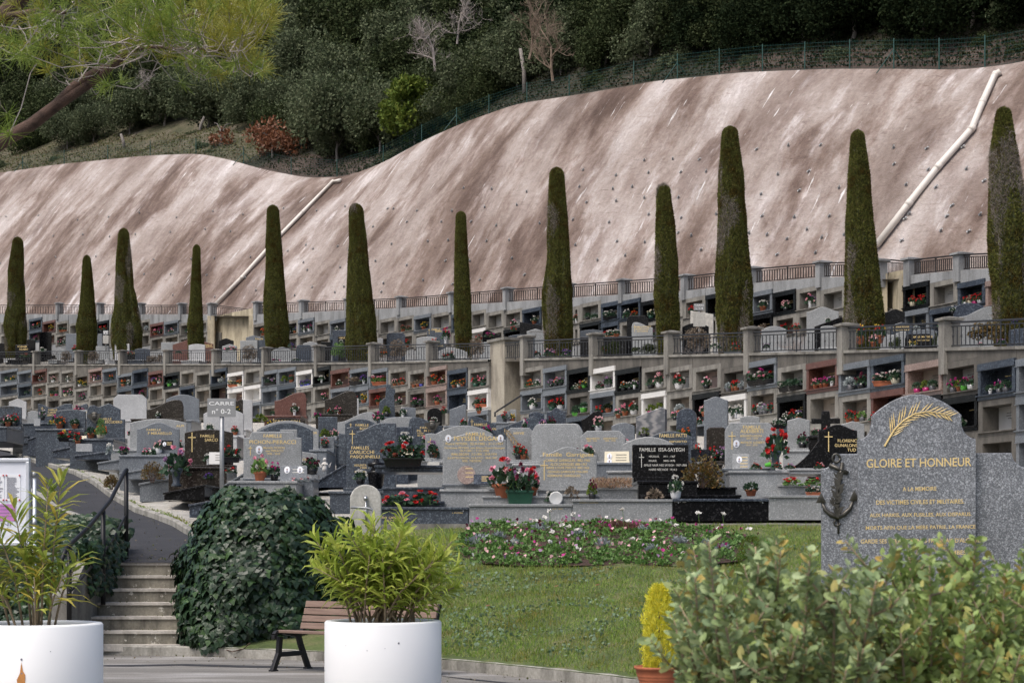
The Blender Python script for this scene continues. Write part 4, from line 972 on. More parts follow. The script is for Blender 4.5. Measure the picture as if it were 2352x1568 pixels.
T(905, 948, 980, 1028, 44, 'flat', 'N', FW); T(977, 1004, 995, 1052, 40, 'low', 'L', FW, [], (989, 1006, 1039)); T(1000, 1132, 977, 1055, 40, 'arch', 'L', FW)
T(981, 1015, 937, 978, 56, 'round', 'K', FW); T(1033, 1071, 929, 978, 55, 'slR', 'G', FW, th=.2); T(1075, 1139, 956, 1010, 47, 'wL', 'B', FW, [('FAMILLE', 1104, 975, 30, 6), ('AN', 1134, 985, 10, 5)], (1084, 963, 983, 0))
T(1139, 1238, 955, 1010, 46, 'slR', 'B', FW, label='wide dark blue slanting headstone left of the humped black one'); T(1214, 1250, 946, 1000, 50, 'arch', 'N', FW); T(1140, 1172, 944, 970, 60, 'slR', 'G', FW); T(1171, 1186, 940, 968, 60, 'flat', 'L', FW)
T(1256, 1300, 936, 985, 50, 'bump', 'N', FW); T(1335, 1382, 943, 992, 44, 'swave', 'K', FW)
T(1164, 1224, 982, 1056, 38, 'cham', 'L', FW, [('HYVE', 1192, 995, 24, 6)], None, label='light grey headstone with bronze palm leaf'); T(1221, 1340, 973, 1060, 37.6, 'rsh', 'L', FW); T(1334, 1437, 989, 1060, 37.2, 'cham', 'L', FW, [('EMILIE PERETTI', 1362, 1007, 30, 4), ('1890 - 1976', 1360, 1012, 22, 3.5), ('GERMAINE PERETTI', 1402, 1007, 32, 4), ('1894 - 1978', 1402, 1012, 24, 3.5)])
T(1405, 1458, 971, 1040, 42, 'arch', 'G', FW, th=.2); T(1463, 1530, 936, 1010, 43, 'slR', 'M', FW, th=.35, label='banded grey marble slab headstone with rough side'); T(1555, 1600, 938, 1015, 45, 'round', 'N', FW, th=.3)
T(1490, 1592, 990, 1060, 38, 'arch', 'B', FW, [('FAMILLE PATTI', 1546, 1000, 62, 8), ('ESPOSITO', 1590-32, 1014, 40, 4.5)], label='dark blue arched headstone with gold surname behind the black square one'); T(1430, 1548, 1003, 1075, 36.2, 'arch', 'L', FW)
T(1618, 1672, 912, 1030, 42, 'ogee', 'G', FW, th=.4, label='tall blue-grey curved headstone with thick side face'); T(1623, 1668, 981, 1060, 37, 'cham', 'T', FW); T(1809, 1860, 959, 1030, 40, 'peak', 'L', FW, th=.25); T(1864, 1929, 944, 1000, 40, 'cross', 'K', FW, label='black stone cross behind the curved black headstone'); T(1932, 1985, 967, 1020, 42, 'peak', 'L', FW)
T(1700, 1745, 955, 1000, 44, 'low', 'L', FW); T(2050, 2120, 985, 1040, 40, 'arch', 'B', FW); 
# front retaining slabs of the first row tombs
def slab(x0, x1, y0, y1, mt, lab, texts=(), D=31.7, ink='gold'):
    o = thing('tomb_front', lab, 'tomb', (wx((x0+x1)/2, D), D, wz(y1, D)), 0, 'front faces of the first tomb row'); w = (x1-x0)/F*D/2; h = (y1-y0)/F*D
    mb = MB(); mb.box(-w+.005, w-.005, 0, 1.5, 0, h-.045); f = mb.build('front_slab', GM[mt], o, bevel=.006)
    mb = MB(); mb.box(-w, w, -.03, 1.5, h-.045, h); mb.build('coping', GM['N' if mt == 'K' else mt], o, bevel=.008)
    if texts:
        mb = MB()
        for s, tx, ty, tw, th in texts: put_text(mb, s, (tx-(x0+x1)/2)/F*D, (y1-ty)/F*D, tw/F*D, th/F*D, -.004)
        mb.build('inscription', ink, f)
    mb = MB()
    for s in (-1, 1): mb.lathe([(.012, 0), (.012, .01), (.002, .012)], 8, (0, 0, 0), M=Matrix.Translation((s*w*.88, 0, h*.82)) @ Matrix.Rotation(PI/2, 4, 'X'))
    mb.build('bolt', 'steel', o)
slab(860, 1077, 1164, 1214, 'B', 'dark blue speckled tomb front partly behind the oleander', [('LINDO  CARLICCHI', 898, 1188, 62, 5), ('1917 - 2010', 904, 1195, 40, 5), ('L. SALVADRO', 1051, 1177, 24, 3)])
slab(1077, 1314, 1157, 1214, 'L', 'long light grey tomb front behind the white poppies', [('C.P. 1647', 1281, 1168, 24, 3)])
slab(1314, 1545, 1146, 1204, 'L', 'light grey tomb front left of the black one', [('concession a perpetuite', 1352, 1154, 44, 3.4)])
slab(1545, 1765, 1145, 1196, 'K', 'polished black tomb front in the first row', [('C.A P. N° 1650', 1562, 1147.5+4, 28, 3.6), ('LOTTIER', 1747, 1149, 13, 2.6), ('NICE', 1748, 1152, 6, 2.4)], ink='silver_ink')
slab(1765, 2010, 1137, 1194, 'L', 'light grey tomb front right of the black one')
slab(2010, 2300, 1137, 1194, 'G', 'blue-grey tomb front behind the monument')
# ledges, side cheeks and low walls of the front tombs
def block(x0, x1, y0, y1, D, dep, mt, lab, cat='tomb kerb', rz=0, name='tomb_kerb', slope=0):
    w = (x1-x0)/F*D/2; h = (y1-y0)/F*D; mb = MB(); s = slope
    mb.add([(-w, 0, 0), (w, 0, 0), (w, dep, 0), (-w, dep, 0), (-w, 0, h-.04-s), (w, 0, h-.04), (w, dep, h-.04), (-w, dep, h-.04-s)], [(0, 3, 2, 1), (4, 5, 6, 7), (0, 1, 5, 4), (1, 2, 6, 5), (2, 3, 7, 6), (3, 0, 4, 7)])
    mb.add([(-w-.02, -.03, h-.04-s), (w+.02, -.03, h-.04), (w+.02, dep, h-.04), (-w-.02, dep, h-.04-s), (-w-.02, -.03, h-s), (w+.02, -.03, h), (w+.02, dep, h), (-w-.02, dep, h-s)], [(0, 3, 2, 1), (4, 5, 6, 7), (0, 1, 5, 4), (1, 2, 6, 5), (2, 3, 7, 6), (3, 0, 4, 7)])
    o = mb.build(name, GM[mt], None, bevel=.006); o.location = (wx((x0+x1)/2, D), D, wz(y1, D)); o.rotation_euler = (0, 0, rz); return tag(o, lab, cat, 'kerbs and ledges around the tombs')
block(1017, 1165, 1111, 1160, 32.8, .8, 'G', 'blue-grey ledge under the two-portrait headstone'); block(1110, 1290, 1138, 1160, 32.1, .3, 'L', 'light grey planter edge behind the large mixed bouquet')
block(862, 1020, 1068, 1084, 33.4, 1.2, 'N', 'dark slab shelf carrying the cyclamen trough'); block(880, 1018, 1118, 1152, 32.4, .9, 'B', 'dark blue planter edge under the trailing cyclamen'); block(850, 1018, 1150, 1166, 32.2, 1, 'N', 'dark low step above the dark blue tomb front')
block(1368, 1546, 1119, 1148, 32.6, .9, 'L', 'light grey planter box of dry heather'); block(1235, 1372, 1122, 1150, 32.6, 1, 'L', 'light grey ledge under the script headstone'); block(1665, 1790, 1075, 1140, 34, 1.2, 'G', 'blue-grey ledge under the rounded headstone with portrait')
block(1540, 1690, 1118, 1140, 32.7, .6, 'K', 'black polished planter on the black tomb'); block(1530, 1700, 1136, 1147, 32.3, .7, 'K', 'thin black plinth under the black planter'); block(1785, 1985, 1075, 1088, 33.4, 1.5, 'Q', 'pale rounded ledge left of the monument'); block(1790, 1985, 1112, 1140, 33, .8, 'L', 'light grey planter edge beneath red cyclamen')
block(1370, 1450, 1062, 1110, 35, .7, 'G', 'blue-grey block behind the dry heather')
# stepped dark kerbs climbing beside the lane
for i, (x0, x1, y0, y1, D, mt, dep, sl) in enumerate([(435, 560, 1135, 1188, 33.5, 'N', 2.0, .18), (377, 470, 1112, 1148, 36, 'K', 2, .16), (321, 410, 1093, 1152, 38.5, 'G', 2, .15), (276, 345, 1073, 1100, 41, 'G', 2, .12), (225, 310, 1048, 1079, 44, 'G', 2.2, .14), (172, 250, 1035, 1055, 47, 'N', 2.2, .12), (121, 200, 1017, 1052, 50, 'N', 2.2, .2), (64, 128, 985, 1047, 54, 'N', 3, .3), (108, 146, 988, 1050, 56, 'W', 2, 0), (10, 64, 1000, 1018, 60, 'B', 3, 0), (-60, 12, 1000, 1018, 61, 'G', 3, 0), (510, 600, 1060, 1140, 37.5, 'G', 1.8, .5), (560, 720, 1098, 1140, 36.5, 'G', 1, 0), (690, 800, 1060, 1120, 38.5, 'N', 1.5, .6)]):
    block(x0, x1, y0, y1, D, dep, mt, '%s granite tomb side stepping up beside the lane' % GN[mt], rz=.0, slope=sl)
# ---- the terrace between the two niche walls
def TT(x0, x1, yt, mt, kind, off=5, texts=(), cross=None, label=None, ink='gold'):
    xc = (x0+x1)/2; D = D1(xc)+off; g = terz(xc, D); yb = HZ-(g+.25-EYE)*F/D
    near = min(range(len(CYX)), key=lambda i: abs(CYX[i]-xc)); side = 'left' if xc < CYX[near] else 'right'
    lab = label or '%s %s headstone on the middle terrace, %s of %s cypress' % (GN[mt], KN[kind], side, ORD2[near])
    tomb(x0, x1, yt, max(yb, yt+14), D, kind, mt, '', texts, cross, (), random.uniform(-.25, -.05), True, ink, lab, TG2, gz=g, bodylen=1.2)
CYX = [38, 200, 291, 450, 632, 832, 1063, 1280, 1533, 1686, 1985, 2325]; ORD2 = ['first', 'second', 'third', 'fourth', 'fifth', 'sixth', 'seventh', 'eighth', 'ninth', 'tenth', 'eleventh', 'twelfth']
for a in [(26, 58, 780, 'Q', 'arch'), (-8, 15, 788, 'K', 'low'), (61, 82, 779, 'K', 'low'), (90, 119, 762, 'K', 'low', 9), (151, 180, 766, 'G', 'flat', 9), (221, 236, 767, 'G', 'flat', 9), (220, 252, 795, 'L', 'flat'), (263, 299, 790, 'Q', 'flat', 3), (370, 413, 786, 'L', 'flat'),
          (433, 472, 790, 'Q', 'low', 3), (502, 537, 777, 'K', 'ogee', 8), (510, 545, 790, 'L', 'peak'), (551, 593, 782, 'L', 'flat'), (565, 600, 770, 'G', 'peak', 8), (617, 680, 797, 'L', 'ogee', 4), (681, 715, 792, 'N', 'rsh', 4), (696, 730, 784, 'L', 'peak', 7),
          (737, 760, 785, 'K', 'flat', 6), (819, 842, 790, 'L', 'low', 5), (867, 880, 776, 'Q', 'peak', 8), (888, 931, 764, 'N', 'cham', 8), (956, 1004, 773, 'L', 'low', 7),
          (999, 1075, 799, 'L', 'arch', 3), (1168, 1228, 768, 'B', 'low', 5), (1333, 1385, 757, 'G', 'low', 8), (1253, 1312, 768, 'K', 'slL', 5), (1333, 1441, 773, 'K', 'flat', 6), (1440, 1489, 725, 'K', 'cham', 9),
          (1567, 1628, 742, 'K', 'arch', 7), (1662, 1707, 760, 'R', 'arch', 6), (1668, 1700, 768, 'G', 'flat', 4), (1749, 1806, 749, 'L', 'arch', 5), (1853, 1926, 705, 'L', 'ogee', 9), (1871, 1939, 728, 'K', 'slR', 7), (1885, 1920, 748, 'L', 'low', 3), (2032, 2078, 710, 'K', 'ogee', 9), (1964, 2046, 739, 'L', 'ogee', 5),
          (2023, 2080, 762, 'L', 'dip', 4), (2097, 2151, 757, 'G', 'low', 4), (2190, 2261, 696, 'N', 'arch', 8), (2160, 2190, 760, 'G', 'low', 3), (2318, 2380, 754, 'N', 'low', 3), (-80, -40, 780, 'L', 'arch'), (1100, 1150, 785, 'L', 'low', 6), (310, 345, 800, 'N', 'low', 3), (130, 150, 800, 'L', 'arch', 3)]:
    TT(*a)
TT(35, 67, 792, 'K', 'flat', 3, [('FOURNIER', 52, 796, 22, 4), ('DELAEERE', 55, 802, 20, 4)], None, 'black headstone with two gold lines right of the first cypress')
TT(284, 314, 808, 'K', 'flat', 3, [('FAMILLE DALBERG', 299, 811, 25, 3)], None, 'low black lettered headstone at the foot of the third cypress'); TT(395, 492, 777, 'R', 'peak', 7, [('FAMILLE', 480, 793, 18, 3.5), ('MARTIN', 482, 797, 18, 3.5)], None, 'red peaked headstone behind the fourth cypress')
TT(581, 612, 772, 'B', 'heart', 6, [('Nicole', 596, 778, 18, 4)], None, 'dark heart-shaped headstone left of the fifth cypress'); TT(764, 795, 758, 'N', 'flat', 8); TT(776, 796, 772, 'K', 'flat', 7, [('FAMILLE', 786, 776, 14, 3.5)], None, 'small black lettered headstone left of the sixth cypress')
TT(981, 1024, 753, 'B', 'arch', 8, [('FAMILLE', 1002, 757, 20, 4), ('SISMO', 1008, 761, 16, 4)], (986, 755, 768, 0), 'dark blue headstone with gold cross behind the pink bouquet'); TT(1001, 1047, 796, 'N', 'slL', 4, [('ANDRE', 1010, 795, 16, 4)], None, 'navy slanting headstone with gold letters behind the railing')
TT(1108, 1149, 758, 'K', 'wL', 9); TT(1194, 1245, 739, 'K', 'slL', 9); TT(1210, 1251, 755, 'L', 'peak', 6, [('FAMILLE REGNIER', 1230, 762, 30, 3.5)], (1231, 766, 778, 0), 'light grey peaked headstone with dark cross left of the eighth cypress', 'engrave')
TT(1451, 1500, 740, 'L', 'wL', 6, [('FAMILLE POUILLY', 1478, 751, 36, 4), ('MARIE LOUISE', 1476, 756, 30, 3), ('ANTOINE', 1476, 761, 26, 3)], (1458, 746, 762, 0), 'light blue-grey headstone with gold lines left of the ninth cypress')
TT(1586, 1639, 713, 'S', 'slL', 9, (), None, 'rough broken white stone headstone behind the square sign'); TT(2046, 2097, 740, 'N', 'peak', 6, [('DAPHNE ROUGE', 2070, 751, 36, 3.5), ('LOUISE ROUGE', 2070, 758, 36, 3.5)], None, 'navy peaked headstone with two gold lines'); TT(2079, 2141, 767, 'K', 'rsh', 3, [('FAMILLE  MARFAING', 2118, 774, 46, 5), ('ANTOINETTE MARFAING', 2120, 782, 34, 3)], (2090, 780, 800, 0), 'black headstone with gold surname behind the railing')
TT(2204, 2293, 704, 'L', 'wR', 6, (), None, 'light grey wave-shaped headstone above the yellow-green bush')
# ------------------------------------------------------------------ trees on the hill
def crown_mesh(name, mat, rx, rz, nblob, nleaf, ls, seed, spiky=0, tall=0):
    rng = np.random.default_rng(seed)
    d = rng.normal(size=(nblob, 3)); d /= np.linalg.norm(d, axis=1)[:, None]; d[:, 2] = np.where(d[:, 2] < -.35, -d[:, 2], d[:, 2])
    bc = d*rng.uniform(.3, .82, nblob)[:, None]*np.array([rx, rx, rz]); br = rng.uniform(.22, .42, nblob)*rx
    k = rng.integers(0, nblob, nleaf); e = rng.normal(size=(nleaf, 3)); e /= np.linalg.norm(e, axis=1)[:, None]
    r = rng.uniform(.55, 1.0, nleaf)**.6*(1+.22*np.sin(e[:, 0]*7+k)*np.cos(e[:, 1]*6+k*2))
    P = bc[k]+e*(br[k]*r)[:, None]
    Y = e*.8+rng.normal(size=(nleaf, 3))*.7+np.array([0, 0, .2]); X = rng.normal(size=(nleaf, 3))
    sc = np.stack([rng.uniform(.5, 1, nleaf)*ls, rng.uniform(.8, 1.5, nleaf)*ls, np.full(nleaf, ls)], 1)
    P[:, 2] += rz*.9
    return cloud(name, *LEAF, P, X, Y, sc, [mat], 'mesh')
def trunk_mesh(h, r, lean, seed, mat='bark_grey', br=5):
    random.seed(seed); mb = MB(); p = [Vector((0, 0, -.8))]
    for i in range(1, 6): p.append(Vector((lean*i*.12*h/5+random.uniform(-.08, .08), random.uniform(-.08, .08), h*i/5)))
    mb.tube(p, [r*(1-.13*i) for i in range(6)], 8)
    for i in range(br):
        a = random.uniform(0, 2*PI); q = p[3].lerp(p[5], random.random()); e = q+Vector((math.cos(a)*h*.35, math.sin(a)*h*.35, h*.35)); m = q.lerp(e, .5)+Vector((0, 0, .1*h))
        mb.tube([q, m, e], [r*.4, r*.25, r*.1], 5)
    return mb.mesh('trunk', [mat], True)
CR = {}
for i in range(3):
    CR['oak', i] = crown_mesh('crown', 'l_oak', 3.2, 2.9, 34, 13000, .17, 10+i)
    CR['dark', i] = crown_mesh('crown', 'l_dark', 3.4, 3.2, 34, 13000, .18, 20+i)
    CR['olive', i] = crown_mesh('crown', 'l_olive', 2.2, 2.3, 30, 9000, .13, 30+i)
CR['bright', 0] = crown_mesh('crown', 'l_bright', 1.9, 2.7, 26, 6500, .2, 40)
CR['rust', 0] = crown_mesh('crown', 'l_rust', 1.5, 1.3, 13, 1500, .15, 50); CR['rust', 1] = crown_mesh('crown', 'l_rust', 1.1, .9, 8, 500, .14, 51)
CR['scrub', 0] = crown_mesh('crown', 'l_olive', 1.3, .9, 16, 3500, .12, 60); CR['scrub', 1] = crown_mesh('crown', 'l_oak', 1.2, .8, 16, 3500, .12, 61)
CR['grassy', 0] = crown_mesh('crown', 'l_bare', 1.0, .6, 14, 2000, .12, 62)
TRK = [trunk_mesh(3.2, .17, .3*(i-1), 70+i) for i in range(3)]
def bare_tree(seed, h, spread, n, r=.09, mat='twig', up=.55, lev=4):
    rnd = random.Random(seed); mb = MB()
    def grow(p, d, L, r, k):
        pts = [p]; q = p; dd = d
        for s in range(3):
            dd = (dd+Vector((rnd.uniform(-.22, .22), rnd.uniform(-.22, .22), rnd.uniform(-.1, .2)))).normalized(); q = q+dd*L/3; pts.append(q)
        mb.tube(pts, [r, r*.85, r*.7, r*.55], 5 if k < 2 else 3, caps=False)
        if k < lev:
            for j in range(n):
                s = rnd.randint(1, 3); v = Vector((rnd.gauss(0, 1), rnd.gauss(0, 1), rnd.gauss(0, 1)+up)).normalized()
                grow(pts[s], (dd*(1.1-spread)+v*spread).normalized(), L*rnd.uniform(.5, .78), r*.52, k+1)
    grow(Vector((0, 0, -.3)), Vector((0, 0, 1)), h*.4, r, 0); return mb.mesh('branches', [mat])
KIND = dict(oak=('evergreen_tree', 'tree', 'dark evergreen oak'), dark=('evergreen_tree', 'tree', 'very dark dense evergreen'), olive=('olive_bush', 'bush', 'grey-green olive-like bush'), bright=('laurel_tree', 'tree', 'bright yellow-green leafy tree'),
            rust=('rusty_shrub', 'bush', 'rust-brown leafed shrub'), scrub=('scrub_bush', 'bush', 'low scrubby bush'), grassy=('dry_shrub', 'bush', 'low dry grassy shrub'))
def hilltree(x, d, kind, v, s, sz=None, rz=None, where=None):
    p = hillP(x, d); nm, cat, ds = KIND[kind]; px, py = proj(p+Vector((0, 0, 2)))
    zone = where or ('above left slope' if px < 800 else 'above middle slope' if px < 1600 else 'above right slope')
    low = '' if py > 150 else ' high up'
    o = thing(nm, '%s %s%s' % (ds, zone, low), cat, p-Vector((0, 0, .3)), random.uniform(0, 6.28) if rz is None else rz, 'trees and bushes on the wooded hill', (s, s, sz or s))
    k = (kind, v) if (kind, v) in CR else (kind, 0)
    lift = {'oak': -1.5, 'dark': -1.4, 'bright': -.9, 'rust': -.35}.get(kind, -.8)
    inst('crown', CR[k], o, (0, 0, lift)); inst('trunk', TRK[v % 3], o, (0, 0, -.3), 0, (1, 1, .8) if kind in ('oak', 'dark') else (.4, .4, .22) if kind in ('grassy', 'scrub') else (.5, .5, .45)); return o
random.seed(21)
for ri, d in enumerate([2.6, 4, 5.6, 7.6, 10, 13, 17, 22, 28, 35, 43, 52, 62]):
    x = -1050+ri*41
    while x < 2620:
        q = hillP(x, d); px, py = proj(q); step = max(70, 3.0*F/q.y*(.8 if d < 6 else 1.1)); xx = x+random.uniform(-.2, .2)*step; dd = d+random.uniform(-.1, .1)*d; x += step
        if py < -330 or px < -260 or px > 2620: continue
        if d < 3 and (xx < 860 or (1300 > xx > 1240)): continue
        if d < 5 and (xx < 620): continue
        if d < 6 and -420 < xx < 520: continue
        if d < 9 and xx < 300 and xx > -500: continue
        if xx < 700: kd = random.choice(['olive', 'olive', 'oak', 'oak'])
        elif xx > 1450: kd = random.choice(['dark', 'dark', 'oak'])
        else: kd = random.choice(['oak', 'olive', 'dark', 'oak'])
        s = random.uniform(.95, 1.25)*(.62 if d < 3 else .78 if d < 6 else 1 if d < 14 else 1.25)*(1.35 if kd == 'olive' else 1)
        hilltree(xx, dd, kd, random.randrange(3), s)
random.seed(5)
# the bushes and trees that stand out
hilltree(705, 2.6, 'olive', 0, 1.5, 1.7); hilltree(640, 4.5, 'olive', 1, 1.3); hilltree(790, 3.2, 'olive', 2, 1.35, 1.5); hilltree(590, 6, 'olive', 2, 1.3); hilltree(850, 3.5, 'olive', 1, 1.2); hilltree(980, 2.6, 'olive', 0, 1.1); hilltree(1060, 2.6, 'oak', 2, .7); hilltree(1130, 3, 'olive', 1, 1.2); hilltree(430, 6.5, 'olive', 0, 1.2); hilltree(350, 7.5, 'olive', 1, 1.3); hilltree(510, 5.5, 'oak', 1, .8); hilltree(120, 8, 'olive', 2, 1.2); hilltree(20, 6, 'olive', 0, 1.1); hilltree(740, 8.5, 'oak', 1, 1.0)
hilltree(905, 1.6, 'bright', 0, 1.15, 1.25, where='above the left pipe'); hilltree(575, 1.8, 'rust', 0, 1.5, where='beside the earth bank'); hilltree(440, 2.6, 'rust', 1, 1.3, where='on the grassy clearing')
for x, d, k, s in [*[(40+i*41, 1.2+(i*7 % 5)*.9, ('grassy', 'scrub', 'grassy')[i % 3], .3+(i*5 % 4)*.07) for i in range(14)], *[(1320+i*52, .9+(i*3 % 4)*.35, ('grassy', 'scrub')[i % 2], .42+(i % 3)*.1) for i in range(22)], (-40, 1.8, 'scrub', .8), (70, 2.4, 'scrub', .7), (190, 2, 'grassy', .7), (300, 1.2, 'grassy', .5), (410, 2.0, 'scrub', .7), (500, 2.2, 'grassy', .8), (60, 7, 'olive', 1.0), (-60, 6, 'oak', .8), (240, 10, 'olive', 1.0), (330, 9, 'olive', .9), (420, 8, 'oak', .8), (500, 7, 'olive', 1.1), (160, 11, 'olive', 1.1), (560, 6, 'olive', 1.0),
                   (860, 1.2, 'scrub', .6), (1000, 1.0, 'scrub', .55), (1120, 1.2, 'grassy', .6), (1240, .9, 'grassy', .6), (1330, 1.4, 'scrub', .7), (1420, 1.0, 'grassy', .7), (1500, 2.0, 'scrub', .9), (1580, 3, 'oak', .6), (1650, 2.4, 'scrub', .9), (1780, 3.5, 'scrub', .9), (1900, 4, 'scrub', .8), (2020, 4, 'scrub', 1.0), (2140, 4.5, 'scrub', .8), (2250, 3, 'scrub', .9), (2380, 4, 'scrub', 1.0), (1700, 5, 'oak', .8), (1840, 6, 'oak', .8), (1960, 6, 'dark', .9), (2080, 6.5, 'oak', .85), (2200, 6.5, 'dark', .9), (2330, 6, 'dark', .9), (1450, 4, 'olive', .9), (1350, 4, 'oak', .8), (1230, 3.5, 'olive', .9), (1100, 3.6, 'oak', .8), (1010, 4, 'olive', 1.0), (2460, 5, 'dark', 1.0)]:
    hilltree(x, d, k, random.randrange(2), s)
BT = [bare_tree(3, 4.2, .75, 5, .07, 'twig', .5, 4), bare_tree(8, 3.6, .6, 5, .06, 'twig_brown', .8, 4)]
for x, y, D, i, s, rz, lab in [(1000, 150, 108, 0, 1.2, .5, 'bare pale tree with spreading twigs high in the middle'), (1270, 170, 84, 1, 1.1, 2, 'bare leafless shrub near the crest fence in the middle'), (1215, 120, 92, 1, 1.2, 4, 'tall bare stems rising among the evergreens'), (345, 215, 152, 0, .8, 1, 'bare silvery bush behind the pine branch'), (1050, 90, 112, 0, 1.0, 3, 'thin bare tree top between evergreens')]:
    o = thing('bare_tree', lab, 'tree', W(x, y, D), rz, None, (s, s, s)); inst('branches', BT[i], o)
mb = MB(); mb.tube([hillP(1160, 1.5)+Vector((0, 0, -.4)), hillP(1160, 1.5)+Vector((-.05, 0, 1.2)), hillP(1160, 1.5)+Vector((-.25, 0, 2.4))], [.14, .11, .09], 8); tag(mb.build('dead_trunk', 'bark_grey', None, True), 'pale bare tree trunk at the edge of the crest', 'trunk')
for x, d, a, lab in [(330, 5.5, .35, 'short cut tree stump leaning on the clearing'), (170, 5.0, -.3, 'small pale stump upright on the clearing')]:
    p = hillP(x, d); mb = MB(); mb.tube([(0, 0, -.2), (a*.3, 0, .5), (a, 0, 1.1)], [.13, .12, .09], 8); o = mb.build('tree_stump', 'bark_grey', None, True); o.location = p; tag(o, lab, 'tree stump')

# ------------------------------------------------------------------ clipped cypress columns
CYP = [((545, 26, 54), [(560, 29, 52), (620, 20, 54), (700, 19, 57), (745, 9, 59), (793, 14, 60)], 1), ((587, 192, 208), [(603, 191, 208), (650, 188, 213), (700, 184, 217), (750, 177, 222), (805, 178, 221)], 0),
       ((525, 273, 296), [(545, 272, 296), (600, 267, 302), (660, 266, 308), (710, 262, 317), (760, 255, 326), (806, 260, 325)], 1), ((563, 445, 459), [(575, 444, 459), (650, 440, 461), (700, 437, 463), (745, 432, 466), (790, 433, 467)], 0),
       ((472, 616, 638), [(490, 613, 640), (560, 611, 645), (640, 610, 651), (700, 606, 657), (760, 609, 663), (798, 612, 664)], 0), ((469, 806, 832), [(488, 803, 833), (560, 803, 842), (650, 798, 850), (720, 797, 860), (797, 796, 866)], 0),
       ((487, 1050, 1068), [(500, 1048, 1069), (580, 1046, 1073), (650, 1045, 1078), (720, 1044, 1081), (788, 1048, 1083)], 0), ((386, 1266, 1290), [(405, 1263, 1294), (500, 1259, 1303), (600, 1258, 1308), (630, 1254, 1310), (660, 1247, 1312), (700, 1246, 1313), (775, 1252, 1314)], 1),
       ((425, 1514, 1534), [(440, 1510, 1538), (520, 1508, 1549), (600, 1506, 1555), (680, 1503, 1558), (760, 1511, 1560)], 1), ((292, 1665, 1690), [(310, 1660, 1693), (400, 1652, 1705), (500, 1650, 1712), (560, 1646, 1716), (650, 1644, 1725), (770, 1650, 1730)], 1),
       ((301, 1960, 1980), [(320, 1956, 1984), (400, 1951, 1996), (500, 1945, 2005), (600, 1943, 2015), (700, 1942, 2026), (740, 1940, 2029)], 0), ((249, 2293, 2318), [(265, 2290, 2320), (350, 2276, 2333), (450, 2274, 2350), (550, 2272, 2372), (650, 2280, 2378), (742, 2284, 2380)], 1)]
